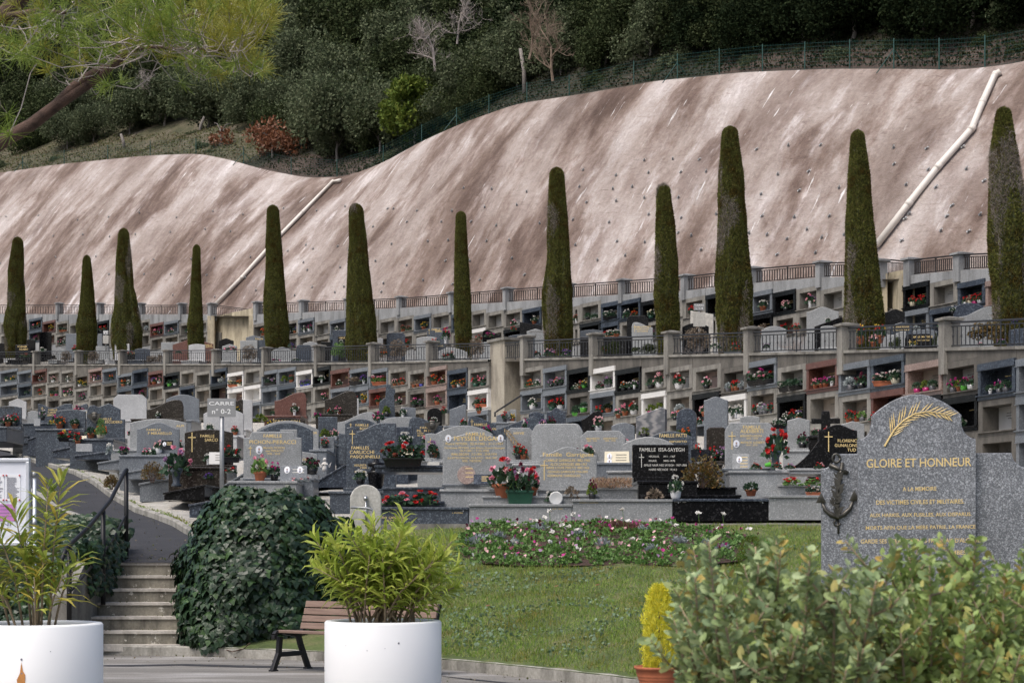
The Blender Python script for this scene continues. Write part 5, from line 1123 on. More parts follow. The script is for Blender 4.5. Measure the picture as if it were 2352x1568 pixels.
for ci, (t0, prof, bare) in enumerate(CYP):
    xc = CYX[ci]; D = D1(xc)+4.2; gz = terz(xc, D); pr = [(wz(y, D), wx((a+b)/2, D), (b-a)/2/F*D) for y, a, b in prof]; zt = wz(t0[0], D); 
    pr.append((gz-.1, pr[-1][1], pr[-1][2]*.9)); pr.sort()
    r_top = pr[-1][2]; X0 = pr[0][1]; nz = 120; nu_ = 40; vs = []; fs = []; nrm = []
    for j in range(nz+1):
        z = lerp(pr[0][0], zt, j/nz); zz = min(z, pr[-1][0])
        cx = pl(zz, [(a, b) for a, b, c in pr]); r = pl(zz, [(a, c) for a, b, c in pr])
        k = max(0, (z-pr[-1][0])/max(.01, zt-pr[-1][0])); r *= math.sqrt(max(0, 1-k*k)) if k < 1 else 0
        for i in range(nu_):
            a = 2*PI*i/nu_; q = Vector((math.cos(a)*2.2+ci*9, math.sin(a)*2.2, z*.9)); m = 1+.08*noise.noise(q)+.06*noise.noise(Vector((q.x*2.6, q.y*2.6, q.z*1.6)))+.05*noise.noise(Vector((q.x*5, q.y*5, q.z*2)))
            g = noise.noise(Vector((math.cos(a)*1.8+ci*5, math.sin(a)*1.8, z*.22)))
            if g > .22: m -= (g-.22)*(.5 if bare else .28)*(1+.6*noise.noise(Vector((a*8, ci, z))))
            vs.append((cx-X0+r*m*math.cos(a), r*m*math.sin(a), z-gz))
    for j in range(nz):
        for i in range(nu_): fs.append((j*nu_+i, j*nu_+(i+1) % nu_, (j+1)*nu_+(i+1) % nu_, (j+1)*nu_+i))
    o = thing('cypress', '%s clipped cypress column from the left%s' % (ORD2[ci], ', with a dead bare patch' if bare else ''), 'cypress', (X0, D, gz), 0, 'clipped cypress columns on the middle terrace')
    H = zt-gz; n = int(5200*max(.5, (r_top+pr[0][2])*H)); n = min(n, 30000)
    fi = RNG.integers(0, len(fs), n*2); V = np.array(vs); FA = np.array(fs)[fi]; u = RNG.random((n*2, 1)); w_ = RNG.random((n*2, 1))
    P = (V[FA[:, 0]]*(1-u)+V[FA[:, 1]]*u)*(1-w_)+(V[FA[:, 3]]*(1-u)+V[FA[:, 2]]*u)*w_; nn = np.cross(V[FA[:, 1]]-V[FA[:, 0]], V[FA[:, 3]]-V[FA[:, 0]]); nn /= np.maximum(1e-9, np.linalg.norm(nn, axis=1))[:, None]
    # bare patches: no green there, dead grey-brown twigs instead
    val = np.array([noise.noise(Vector((float(p[0])*1.6+ci*3, float(p[1])*1.6, float(p[2])*.55))) for p in P]); thr = .3 if bare else .6
    val = val+.16*np.array([noise.noise(Vector((float(p[0])*9, float(p[1])*9, float(p[2])*1.6+ci))) for p in P])+RNG.normal(size=len(P))*.045; dead = val > thr; dead &= RNG.random(len(dead)) < .8
    Pg = P[~dead]; Ng = nn[~dead]
    mb = MB(); mb.v = vs; mb.f = fs; mb.m = [0]*len(fs)
    core = mb.build('crown', 'l_dark_core', o, True)
    k = len(Pg); cloud('foliage', *LEAF, Pg+Ng*.012, rdir(k), Ng*.55+np.array([0, 0, 1.0])+rdir(k)*.55, np.stack([RNG.uniform(.018, .04, k), RNG.uniform(.05, .13, k), np.full(k, .05)], 1), ['l_cypress'], core)
    Pd = P[dead]; Nd = nn[dead]; k = len(Pd)
    if k: cloud('dead_twigs', *LEAF, Pd, rdir(k), Nd*.25+np.array([0, 0, 1.0])+rdir(k)*.25, np.stack([RNG.uniform(.008, .02, k), RNG.uniform(.12, .3, k), np.full(k, .05)], 1), ['l_deadtwig'], core)
    mb = MB(); mb.tube([(0, 0, -.3), (0, 0, 1.2)], .12, 8); mb.build('trunk', 'bark', o)
# bushes behind the lower railing
BB = {k: crown_mesh('foliage', m, .5, .5, 14, 1800, .055, 80+i) for i, (k, m) in enumerate(dict(b='l_bare', g='l_green', y='l_autumn', d='l_oak').items())}
BTW = bare_tree(12, 1.5, .55, 6, .02, 'twig', .9, 3)
for x0, x1, yt, k, off in [(136, 167, 806, 'b', 2), (197, 231, 806, 'b', 2), (330, 369, 818, 'b', 1.5), (360, 375, 812, 'b', 2), (550, 594, 793, 'b', 2), (888, 937, 780, 'b', 2), (1072, 1115, 775, 'b', 1.5), (1560, 1637, 753, 'b', 1.5), (1788, 1868, 718, 't', 3), (755, 794, 782, 'g', 1.2), (2223, 2318, 731, 'y', 2), (1380, 1432, 780, 'd', 1), (1450, 1520, 790, 'd', 1), (868, 890, 790, 'b', 2), (2040, 2075, 770, 'd', 3), (2140, 2155, 760, 'd', 3)]:
    xc = (x0+x1)/2; D = D1(xc)+off; g = terz(xc, D); w_ = (x1-x0)/F*D; h = max(.5, wz(yt, D)-g)
    nm = dict(b='bare brown hedge bush', g='bushy green shrub', y='yellow-green clipped bush', d='low dark green hedge', t='bare pale branching shrub')[k]
    o = thing('hedge_bush', '%s behind the lower railing' % nm, 'bush', (xc and wx(xc, D), D, g), 0, 'bushes along the lower railing', (w_, w_*.7, h))
    if k in 'bt': inst('branches', BTW, o, (0, 0, 0), 0, (1.0, 1.0, .8 if k == 't' else .62))
    if k != 't': inst('foliage', BB[k], o, (0, 0, .08), 0, (1, 1, .95))

# rough grass and fallen leaves on the clearing
P = np.array([tuple(hillP(random.uniform(-200, 560), random.uniform(.3, 8))) for _ in range(9000)]); n = len(P)
o = cloud('rough_grass', *LEAF, P+np.array([0, 0, .05]), rdir(n), np.array([0, 0, 1.0])+rdir(n)*.8, np.stack([RNG.uniform(.05, .12, n), RNG.uniform(.1, .3, n), np.full(n, .1)], 1), ['l_roughgrass']); tag(o, 'rough dry grass and dead leaves on the hillside clearing', 'grass', None, 'stuff')
P = np.array([tuple(hillP(random.uniform(560, 2600), random.uniform(.3, 4))) for _ in range(16000)]); n = len(P)
o = cloud('undergrowth', *LEAF, P+np.array([0, 0, .08]), rdir(n), rdir(n)+np.array([0, 0, .6]), np.stack([RNG.uniform(.05, .12, n), RNG.uniform(.08, .22, n), np.full(n, .1)], 1), ['l_under']); tag(o, 'dark leafy undergrowth along the top of the slope', 'undergrowth', None, 'stuff')
# ------------------------------------------------------------------ drain pipes, nails and fence on the slope
def pipe(pts, lab, r=.15):
    P = []
    for x, y in pts: s, t = on_slope(x, y); P.append(slopeP(s, t)+Vector((-.1, -.12, .06)))
    Q = [P[0]]
    for a, b in zip(P, P[1:]):
        m = max(1, round((b-a).length/3.2))
        for k in range(1, m+1): Q.append(a.lerp(b, k/m))
    o = thing('drain_pipe', lab, 'drain pipe', Q[-1]); mb = MB(); mb.tube([q-Q[-1] for q in Q], r, 12); mb.build('pipe', 'pvc', o, True)
    for k in range(1, len(Q)-1):
        a = Q[k]; d = (Q[k+1]-Q[k-1]).normalized(); mb = MB(); mb.tube([a-d*.1-Q[-1], a+d*.1-Q[-1]], r*1.07, 12); mb.build('collar', 'pvc', o, True)
    return o
pipe([(786, 417), (768, 421), (700, 490), (630, 562), (560, 640), (497, 704)], 'pale plastic drain pipe running down the left part of the slope', .115)
pipe([(2303, 170), (2290, 178), (2262, 240), (2238, 300), (2160, 388), (2090, 475), (2014, 573)], 'pale plastic drain pipe with a bend on the right part of the slope', .12)
mb = MB(); mb.lathe([(.05, 0), (.05, .22), (.035, .22), (.035, .02)], 8, M=Matrix.Rotation(math.radians(65), 4, 'X') @ Matrix.Rotation(math.radians(20), 4, 'Y')); mb.lathe([(.09, -.02), (.085, .02)], 8, M=Matrix.Rotation(math.radians(65), 4, 'X')); NAIL = mb.mesh('soil_nail', ['steel'], True)
random.seed(4); xs_ = []
for y0, x0, x1, st in [(505, 20, 900, 76), (545, 30, 560, 74), (600, 5, 800, 72), (645, 40, 780, 75), (690, 60, 900, 88), (560, 700, 1240, 72), (610, 690, 1230, 76), (655, 720, 1240, 78), (440, 1060, 1500, 66), (480, 900, 1580, 72), (520, 860, 1640, 74), (565, 1320, 1900, 76), (605, 1260, 1900, 82), (400, 1290, 1640, 60), (375, 1480, 1700, 58), (345, 1740, 2240, 74), (395, 1780, 2330, 80), (440, 1740, 2260, 84), (500, 1740, 2200, 90), (545, 1560, 1950, 90), (560, 2060, 2260, 70), (510, 2080, 2270, 76)]:
    x = x0
    while x < x1: xs_.append((x+random.uniform(-10, 10), y0+random.uniform(-9, 9)-(x-x0)*.03)); x += st*random.uniform(.85, 1.2)
for x, y in xs_:
    s, t = on_slope(x, y)
    if t < .02 or t > .93: continue
    o = inst('soil_nail', NAIL, None, slopeP(s, t)+Vector((-.02, -.05, .0)), random.uniform(-.5, .2), (.62, .62, .62)); o['same'] = 1
    tag(o, 'small grey metal pipe stub sticking out of the sprayed slope', 'pipe stub', 'metal pipe stubs set in the sprayed concrete slope')
fo = thing('wire_fence', 'thin green wire fence along the crest of the slope', 'fence', (0, 0, 0)); prev = None
for i, x in enumerate([40, 135, 235, 332, 437, 546, 655, 760, 866, 954, 1034, 1108, 1195, 1292, 1440+0, 1540, 1636, 1735, 1832, 1935, 2036, 2140, 2245, 2350]):
    p = crestP(x)+Vector((.35, .3, -.15)); h = 1.3 if x < 1300 else 1.4; mb = MB(); mb.tube([p, p+Vector((0, 0, h))], .03, 5)
    if i % 5 == 0: mb.tube([p+Vector((0, 0, h*.7)), p+Vector((.7, .1, 0))], .02, 4); mb.tube([p+Vector((0, 0, h*.7)), p+Vector((-.7, -.1, 0))], .02, 4)
    mb.build('post', 'fence_green', fo)
    if prev:
        mb = MB(); a, ha = prev
        for k in range(0, 9): mb.tube([a+Vector((0, 0, ha*(k+.5)/9)), p+Vector((0, 0, h*(k+.5)/9))], .005, 3, caps=False)
        for k in range(1, 16): q = a.lerp(p, k/16); mb.tube([q, q+Vector((0, 0, lerp(ha, h, k/16)))], .004, 3, caps=False)
        mb.build('wire_mesh', 'fence_green', fo)
    prev = (p, h)

# ------------------------------------------------------------------ square signs
def sign(x, y0, y1, w, D, ybase, l1, l2, lab, plaque=False):
    zb = wz(ybase, D); o = thing('square_sign', lab, 'sign', (wx(x, D), D, zb)); pw = w/F*D; z0, z1 = wz(y1, D)-zb, wz(y0, D)-zb
    mb = MB(); mb.tube([(0, .03, -.2), (0, .03, z1-.05)], .04*pw/.5 if D < 40 else .035, 12); mb.build('pole', 'galv', o, True)
    mb = MB(); mb.box(-pw/2, pw/2, -.02, .0, z0, z1); b = mb.build('sign_plate', 'sign_grey', o, bevel=.004)
    mb = MB(); h = z1-z0; put_text(mb, l1, 0, z1-h*.27, pw*.88, h*.2, -.024); put_text(mb, l2, 0, z1-h*.7, pw*.66, h*.28, -.024); mb.build('lettering', 'sign_white', b)
    if plaque: mb = MB(); mb.box(-pw*.55, pw*.55, -.03, -.005, z0-h*2.3, z0-h*.25); mb.build('plaque', 'tap_m', o)
    return o
sign(509, 915, 957, 65, 33, 1172, 'CARRE', 'n° 0-2', 'grey square sign reading CARRE n° 0-2 on a pole above the ivy bush')
sign(1606, 697, 713, 25, D1(1606)+5, 790, 'CARRE', 'n 1-4', 'small grey sign reading CARRE n 1-4 on the middle terrace', True)
D = D1(243)+5; sign(243, 759, 768, 12, D, 800, '-', '- -', 'small blank grey sign post right of the second cypress', True)

# ------------------------------------------------------------------ monument
D = 22; X = wx(2105, D); zg = lawnz(2105, D)-.25; px = D/F
mo = thing('war_memorial', 'tall grey granite war memorial with gold palm, anchor and inscription', 'memorial', (X, D, zg), -.13)
H_ = wz(905, D)-zg
def mo_out():
    w = 133*px; pts = [(-w, 0), (w, 0), (w, H_-103*px)]
    for i in range(9): a = i/8*PI/2; pts.append((w-(32*px)*math.sin(a), H_-103*px+(38*px)*(1-math.cos(a))))       # concave notch
    pts.append((w-32*px, H_-50*px)); n = 18; wi = w-32*px
    for i in range(n+1): t = 1-2*i/n; pts.append((wi*t, H_-48*px*(t*t)**.95))
    pts.append((-wi, H_-50*px))
    for i in range(8, -1, -1): a = i/8*PI/2; pts.append((-(w-(32*px)*math.sin(a)), H_-103*px+(38*px)*(1-math.cos(a))))
    pts.append((-w, H_-103*px)); return pts
mb = MB(); mb.prism(mo_out(), 0, .16); mst = mb.build('central_stele', 'g_monument', mo, bevel=.012)
def wing(sg, name):
    w0 = 128*px; w1 = 215*px if sg < 0 else 250*px; h = H_-135*px; c = 34*px
    pts = [(sg*w0, 0), (sg*w1, 0), (sg*w1, h-c)]+[(sg*(w1-c*math.sin(a)), h-c+c*(1-math.cos(a))) for a in [i*PI/16 for i in range(1, 9)]]+[(sg*w0, h)]
    if sg < 0: pts = pts[::-1]
    mb = MB(); mb.prism(pts, .1, .24); return mb.build(name, 'g_monument', mo, bevel=.012)
wl_ = wing(-1, 'side_wing'); wr_ = wing(1, 'side_wing')
mb = MB(); zy = lambda y: wz(y, D)-zg; xx = lambda x: (x-2109)*px*1.0
for s, x, y, w, h in [('GLOIRE ET HONNEUR', 2114, 1062, 236, 20), ('A LA MEMOIRE', 2116, 1122, 76, 9.5), ('DES VICTIMES CIVILES ET MILITAIRES.', 2117, 1152, 198, 10), ('AUX HARKIS, AUX FUSILLES, AUX DISPARUS.', 2118, 1182, 229, 10), ('MORTS AFIN QUE LA MERE PATRIE. LA FRANCE', 2118, 1211, 247, 10), ("GARDE SES DEPARTEMENTS FRANCAIS D'ALGERIE.", 2118, 1241, 270, 10), ('TOMBES', 2194, 1268, 52, 10)]:
    put_text(mb, s, xx(x), zy(y), w*px, h*px, -.004, 0, .012)
mb.build('inscription', 'gold', mst)
mb = MB(); sp = [(2037, 1024), (2048, 1005), (2060, 985), (2080, 965), (2105, 950), (2135, 945), (2165, 950), (2188, 957)]
S2 = [(xx(a), zy(b)) for a, b in sp]; mb.tube([(a, -.008, b) for a, b in S2], [.012, .011, .01, .009, .008, .006, .005, .003], 6)
for i in range(34):
    t = .16+.82*i/34; k = t*(len(S2)-1); j = min(len(S2)-2, int(k)); f = k-j; a = lerp(S2[j][0], S2[j+1][0], f); b = lerp(S2[j][1], S2[j+1][1], f)
    ang = math.atan2(S2[j+1][1]-S2[j][1], S2[j+1][0]-S2[j][0]); L = (.25-.13*t)*(1 if i % 2 else .8); g = ang+(.62 if i % 2 else -.55); c, s = math.cos(g), math.sin(g); w = .0085
    mb.add([(a, -.01, b), (a+c*L*.45-s*w, -.014, b+s*L*.45+c*w), (a+c*L, -.01, b+s*L), (a+c*L*.45+s*w, -.014, b+s*L*.45-c*w)], [(0, 3, 2, 1)])
mb.build('palm_branch', 'gold', mst)
# bronze anchor with laurel
mb = MB(); A = lambda x, y: ((x-2109)*px*1.0-.0, .088, zy(y))
mb.tube([A(1942, 1060), A(1931, 1130), A(1930, 1185)], [.022, .026, .03], 8)
mb.tube([A(1912, 1065), A(1955, 1085)], .026, 6)
mb.tube([A(1928+9*math.cos(a), 1050+10*math.sin(a)) for a in [i*PI/6 for i in range(13)]], .012, 6)
mb.tube([A(1894, 1150), A(1903, 1170), A(1918, 1182), A(1931, 1186), A(1946, 1180), A(1960, 1166), A(1968, 1145)], [.012, .024, .032, .036, .032, .024, .012], 8)
for x, y, s in ((1893, 1148, -1), (1969, 1143, 1)):
    a = A(x, y); mb.add([(a[0]-.06, a[1]-.01, a[2]-.03), (a[0]+.06, a[1]-.01, a[2]-.03), (a[0], a[1]-.01, a[2]+.1), (a[0], a[1]-.03, a[2]-.02)], [(0, 3, 2), (3, 1, 2), (0, 1, 3)])
rn = random.Random(3)
for i in range(46):
    t = i/46; x = 1930+4*math.sin(t*8)+rn.uniform(-5, 5); y = 1092+100*t; a = A(x, y); g = rn.choice((-1, 1))*rn.uniform(.3, 1.1)+PI/2; L = rn.uniform(.06, .1); c, s = math.cos(g), math.sin(g); w = .018
    mb.add([(a[0], a[1]-.035, a[2]), (a[0]+c*L*.5-s*w, a[1]-.06, a[2]+s*L*.5+c*w), (a[0]+c*L, a[1]-.04, a[2]+s*L), (a[0]+c*L*.5+s*w, a[1]-.06, a[2]+s*L*.5-c*w)], [(0, 3, 2, 1)])
mb.tube([A(1930+7*math.cos(a), 1200+7*math.sin(a)) for a in [i*PI/5 for i in range(9)]]+[A(1933, 1225)], .012, 6)
mb.build('anchor_emblem', 'bronze', wl_, True)

# ------------------------------------------------------------------ water tap stone
D = 29; o = thing('tap_stone', 'pale round-topped concrete tap stone behind the oleander', 'tap', (wx(840, D), D, lawnz(840, D)-.1), .05); w = 36/F*D; h = wz(1112, D)-lawnz(840, D)+.1
mb = MB(); pts = [(-w, 0), (w, 0)]+[(w*math.cos(a), h-w*.95+w*.95*math.sin(a)) for a in [i*PI/16 for i in range(17)]]; mb.prism(pts, 0, .16); mb.build('stone', 'tap_m', o, bevel=.02)
mb = MB(); mb.tube([(0, .0, h-.2), (0, -.05, h-.2), (0, -.09, h-.24)], .03, 8); mb.tube([(0.005, -.03, h-.24), (.005, -.03, h-.65)], .016, 8); mb.build('water_pipe', 'steel', o, True)
mb = MB(); mb.tube([(-.22, -.25, h-.36), (0.02, -.3, h-.37), (.1, -.3, h-.39), (.13, -.3, h-.46), (.13, -.3, 0)], .02, 8); mb.build('hoop_rail', 'galv', o, True)

# ------------------------------------------------------------------ handrail, notice board, bench, planters
hr = thing('stair_handrail', 'black metal handrail on the left side of the steps', 'handrail', (-5.62, 24.2, .3)); O = Vector((5.62, -24.2, -.3))
H = lambda x, y, D: W(x, y, D)+O
top_ = [(292, 1078, 27.2), (287, 1082, 27.15), (254, 1148, 26.1), (207, 1206, 24.95), (152, 1259, 23.7), (140, 1290, 23.5)]
mb = MB(); mb.tube([H(*p) for p in top_], .028, 8); mb.build('top_rail', 'iron', hr, True)
mb = MB(); mb.tube([H(289, 1184, 27.2), H(260, 1237, 26.3), H(235, 1272, 25.6), H(178, 1338, 24.3), H(158, 1362, 23.75)], .018, 8); mb.build('lower_rail', 'iron', hr, True)
for x, y0, y1, D in ((290, 1079, 1292, 27.2), (237, 1172, 1388, 25.65), (159, 1256, 1440, 23.8)): mb = MB(); mb.tube([H(x, y1, D), H(x, y0, D)], .033, 8); mb.build('post', 'iron', hr, True)
D = 18.5; bo = thing('notice_board', 'white framed notice board with pinned papers at the left edge', 'notice board', (wx(10, D), D, 0), 0)
B = lambda x, y: ((x-10)/F*D, wz(y, D))
mb = MB(); x0, z1 = B(-75, 1052); x1, z0 = B(68, 1252); mb.box(x0+.02, x1-.02, 0, .05, z0+.02, z1-.02); pn_ = mb.build('panel', 'board_white', bo)
mb = MB(); mb.box(x0, x1, -.02, .06, z1-.035, z1); mb.box(x0, x1, -.02, .06, z0, z0+.035); mb.box(x0, x0+.035, -.02, .06, z0+.035, z1-.035); mb.box(x1-.035, x1, -.02, .06, z0+.035, z1-.035); mb.build('frame', 'alu', bo, bevel=.006)
mb = MB(); xp = B(77, 1)[0]; mb.tube([(xp, .03, -.02), (xp, .03, wz(1090, D))], .02, 10); mb.tube([(xp, .03, wz(1096, D)), (xp, .03, wz(1083, D))], .027, 10, 1); mb.tube([(xp, .03, wz(1206, D)), (xp, .03, wz(1197, D))], .026, 10, 1); mb.build('post', ['alu', 'galv'], bo, True)
mb = MB(); mb.tube([(B(-90, 1)[0], .03, -.02), (B(-90, 1)[0], .03, wz(1090, D))], .02, 10); mb.build('post', 'alu', bo, True)
def paper(x0, y0, x1, y1, mt, lines, lab):
    mb = MB(); a, b = B(x0, y0); c, d = B(x1, y1); mb.box(a, c, -.004, -.001, d, b); p = mb.build('notice', mt, pn_); mb = MB(); rn = random.Random(x1)
    for k in range(lines):
        z = b-(b-d)*(.12+.8*k/lines); mb.box(a+.012, lerp(a, c, rn.uniform(.6, .94)), -.006, -.0045, z-.0022, z+.0022)
    if lines: mb.build('printed_lines', 'ink', p)
    for qx, qz in ((a+.01, b-.01), (c-.008, b-.01), (a+.01, d+.01), (c-.008, d+.01)):
        mb = MB(); mb.ball((qx, -.01, qz), .009, 0, 8, 4); mb.build('pin', 'pin_red', p)
paper(13, 1089, 47, 1150, 'paper', 22, ''); paper(-28, 1089, 10, 1150, 'paper', 22, ''); paper(-28, 1157, 36, 1196, 'paper_purple', 4, '')
mb = MB(); put_text(mb, 'INF', B(16, 1)[0], wz(1203, D), 28/F*D, 8/F*D, -.003); mb.build('lettering', 'ink', pn_)
# bench
D = 21.7; be = thing('park_bench', 'slatted brown wooden bench with black cast iron ends behind the white planter', 'bench', (wx(818, D), D-.2, 0), -.62); L = 1.95
def endframe(x):
    mb = MB(); y = lambda v: v-.3; T_ = Matrix.Translation((x, 0, 0)); sx = lambda pts, r: mb.tube([(x, a, b) for a, b in pts], r, 8)
    def bar(pts, w, th=.05):
        for (a, b), (c, d) in zip(pts, pts[1:]):
            v = Vector((0, c-a, d-b)); n = Vector((0, -v.z, v.y)).normalized()*w/2; p = Vector((x, a, b)); q = Vector((x, c, d)); e = Vector((th/2, 0, 0))
            mb.add([p-n-e, p+n-e, q+n-e, q-n-e, p-n+e, p+n+e, q+n+e, q-n+e], [(0, 1, 2, 3), (7, 6, 5, 4), (0, 4, 5, 1), (1, 5, 6, 2), (2, 6, 7, 3), (3, 7, 4, 0)])
    bar([(-.32, 0), (-.22, .2), (-.2, .4)], .065); bar([(.3, 0), (.16, .29), (.12, .4)], .065); bar([(-.23, .19), (.17, .19)], .055); bar([(-.36, .005), (-.26, .005)], .03, .07); bar([(.24, .005), (.34, .005)], .03, .07)
    bar([(-.3, .37), (-.3, .42), (-.26, .455), (-.15, .45), (0, .42), (.12, .4), (.19, .45), (.24, .54), (.28, .66), (.33, .8)], .045)
    return mb.build('end_frame', 'iron', be, bevel=.006)
endframe(-L/2); endframe(L/2)
for i in range(4): mb = MB(); y = -.25+i*.112; z = [.445, .44, .43, .42][i]; mb.box(-L/2-.02, L/2+.02, y, y+.09, z, z+.032); mb.build('seat_slat', 'bench_wood', be, bevel=.006)
for i in range(4):
    mb = MB(); z = .475+.085*i; y = .185+.03*i; M = Matrix.Translation((0, y, z)) @ Matrix.Rotation(-.25, 4, 'X'); mb.box(-L/2-.02, L/2+.02, -.015, .015, 0, .075, 0, M); mb.build('back_slat', 'bench_wood', be, bevel=.005)
# planters with oleanders
def planter(xc, D, r, ztop, lab, spots, seed):
    o = thing('round_planter', lab, 'planter', (wx(xc, D), D, 0)); n = 72; mb = MB()
    mb.lathe([(r*.985, 0), (r, .02), (r, ztop-.015), (r-.012, ztop), (r-.08, ztop), (r-.09, ztop-.02), (r-.09, ztop-.14)], n); sh = mb.build('shell', 'planter_m', o, True)
    for p in sh.data.polygons: p.use_smooth = len(p.vertices) == 4
    mb = MB(); mb.lathe([(0.01, 0), (.3, .01), (r-.092, 0)], 40, (0, 0, ztop-.09)); mb.build('soil', 'soil', o, True)
    for a, z, s in spots:
        M = Matrix.Rotation(a, 4, 'Z') @ Matrix.Translation((0, -r-.0005, z)) @ Matrix.Rotation(PI/2, 4, 'X'); mb = MB(); mb.lathe([(.001, .0), (s, 0), (s*.8, .003)], 10, M=M); mb.build('plug_hole', 'ink', sh)
    return o
planter(880, 17.0, .53, .802, 'white round concrete planter in the centre holding an oleander', [(.33, .625, .009), (-.2, .56, .004), (.1, .58, .003), (-.6, .6, .003)], 1)
p1 = planter(84, 15.2, .53, .862, 'white round concrete planter at the left edge with a rust stain', [(-.32, .61, .009), (.03, .6, .009), (.035, .49, .008), (.45, .66, .004)], 2)
mb = MB(); pts = [(0, .1), (.012, .03), (.03, .0), (.028, -.07), (.035, -.16), (-.035, -.16), (-.03, -.08), (-.036, -.04), (-.012, .01)]
mb.add([(.534*math.sin(.03+x*1.9), -.5335*math.cos(.03+x*1.9), .48+z) for x, z in pts], [tuple(range(len(pts)))]); mb.build('rust_stain', 'rust', p1)
LF = ([(0, 0, 0), (-.5, .32, .9), (-.42, .68, .9), (0, 1.0, -1.2), (.42, .68, .9), (.5, .32, .9), (0, .5, .5)], [(0, 8, 7, 1), (8, 0+5, 5, 7), (1, 7, 6, 2), (7, 5, 4, 6), (2, 6, 3, 3), (6, 4, 3, 3)])
def oleander(xc, D, z0, stems, mat, lab, seed, leafL=.27, spread=.4):
    rnd = random.Random(seed); o = thing('oleander', lab, 'shrub', (wx(xc, D), D, z0)); mb = MB(); P = []; X = []; Y = []; Sx = []
    for bx, by, tx, ty, tz in stems:
        b = Vector((bx, by, -.02)); t = Vector((tx, ty, tz)); m = b.lerp(t, .5)+Vector((-(tx-bx)*.12, 0, tz*.06)); pts = [b, b.lerp(m, .5)+Vector((0, 0, .02)), m, m.lerp(t, .5), t]
        mb.tube(pts, [.011, .01, .008, .006, .004], 6, 0)
        L = (t-b).length; n = int(L/.042)
        for i in range(n):
            f = (i+1)/n
            if f < .22+rnd.random()*.15: continue
            k = f*4; j = min(3, int(k)); p = pts[j].lerp(pts[j+1], k-j); d = (pts[j+1]-pts[j]).normalized(); a = i*2.4+rnd.uniform(-.3, .3)
            s = d.orthogonal().normalized(); s = (Matrix.Rotation(a, 3, d) @ s)
            for q in range(2):
                s2 = Matrix.Rotation(PI*q+rnd.uniform(-.5, .5), 3, d) @ s; up = max(0, (f-.75))*2.8
                y = (s2+d*(.35+up)+Vector((0, 0, rnd.uniform(-.25, .3)))).normalized(); P.append(p); Y.append(y); X.append(y.cross(d)+Vector((rnd.uniform(-.2, .2),)*3)); l = leafL*rnd.uniform(.6, 1.15)*(1-.3*max(0, f-.85)/.15); Sx.append((.036*rnd.uniform(.8, 1.2), l, .02))
    mb.build('stems', 'bark_ole', o, True)
    tv = np.array(LF[0]); me = cloud('leaves', tv, [(0, 6, 2, 1), (0, 5, 4, 6), (6, 4, 3, 2)], np.array(P), np.array(X), np.array(Y), np.array(Sx), [mat], 'mesh'); me.validate(); link('leaves', me, o); return o
rn = random.Random(9)
st = []
for i in range(44):
    a = rn.uniform(0, 2*PI); r = rn.uniform(.05, .3); tx = rn.uniform(-.62, .66); ty = rn.uniform(-.35, .35); h = .95*(1-abs(tx)*.45)+rn.uniform(-.3, .05); st.append((r*math.cos(a), r*math.sin(a)*.8, tx, ty, h))
st += [(.05, 0, .18, -.05, 1.02), (-.2, 0, -.62, 0, .82), (.2, 0, .62, 0, .8), (-.1, 0, -.3, -.1, .95)]
oleander(880, 17.0, .72, st, 'l_oleander', 'bushy yellow-green oleander in the central white planter', 5)
st = [(-.1, 0, -.32, 0, .85), (-.05, .05, -.18, 0, 1.0), (.0, 0, .05, .05, .75), (.05, -.05, .12, -.1, 1.18), (.1, 0, .2, 0, 1.25), (.12, .05, .33, .05, .6), (-.15, 0, -.5, 0, .7), (-.12, -.1, -.4, -.1, .5), (0, .1, -.05, .1, .6), (.08, 0, .25, -.1, .5), (-.2, 0, -.6, 0, .95), (.02, -.1, .02, -.15, .45), (-.02, 0, -.12, .1, .75)]
oleander(84, 15.2, .78, st, 'l_oleander2', 'sparse lanky oleander with yellowing leaves in the left planter', 6, .29)
# ------------------------------------------------------------------ ivy
IV = [(0, 0, 0), (-.32, .04, .05), (-.56, .32, -.02), (-.3, .5, .07), (-.22, .68, .03), (0, 1.0, -.1), (.22, .68, .03), (.3, .5, .07), (.56, .32, -.02), (.32, .04, .05), (0, .42, .1)]
IVF = [(0, 10, 2, 1), (10, 5, 3, 2), (0, 9, 8, 10), (10, 8, 7, 5)]
IVF = [(0, 10, 3, 2), (10, 5, 4, 3), (0, 8, 7, 10), (10, 7, 6, 5), (0, 2, 1, 1), (0, 9, 8, 8)]
def ivy(name, lab, P, Nn, s0, s1, seed, corefn=None):
    o = thing(name, lab, 'ivy', tuple(P.mean(0)*np.array([1, 1, 0])+np.array([0, 0, P[:, 2].min()]))); off = np.array(o.location)
    n = len(P); down = np.array([0, 0, -1.0]); Y = down+Nn*.35+rdir(n)*.45; Z = Nn+rdir(n)*.38+np.array([0, 0, .25]); X = np.cross(Y, Z)
    s = RNG.uniform(s0, s1, n)*1.15; me = cloud('leaves', IV, [f for f in IVF if len(set(f)) == 4], P-off, X, Y, np.stack([s, s, s], 1), ['l_ivy'], 'mesh'); link('leaves', me, o)
    if corefn: corefn(o, off)
    return o
def blob_points(C, R, n, zmin, seed, amp=.12):
    """points and normals on a lumpy ellipsoid"""
    e = rdir(n*2); e = e[e[:, 2] > zmin][:n]; r = np.array([1+amp*noise.noise(Vector(tuple(v*2.1+seed)))+amp*.5*noise.noise(Vector(tuple(v*5+seed))) for v in e]); P = C+e*R*r[:, None]; N_ = e/R; return P, N_/np.linalg.norm(N_, axis=1)[:, None]
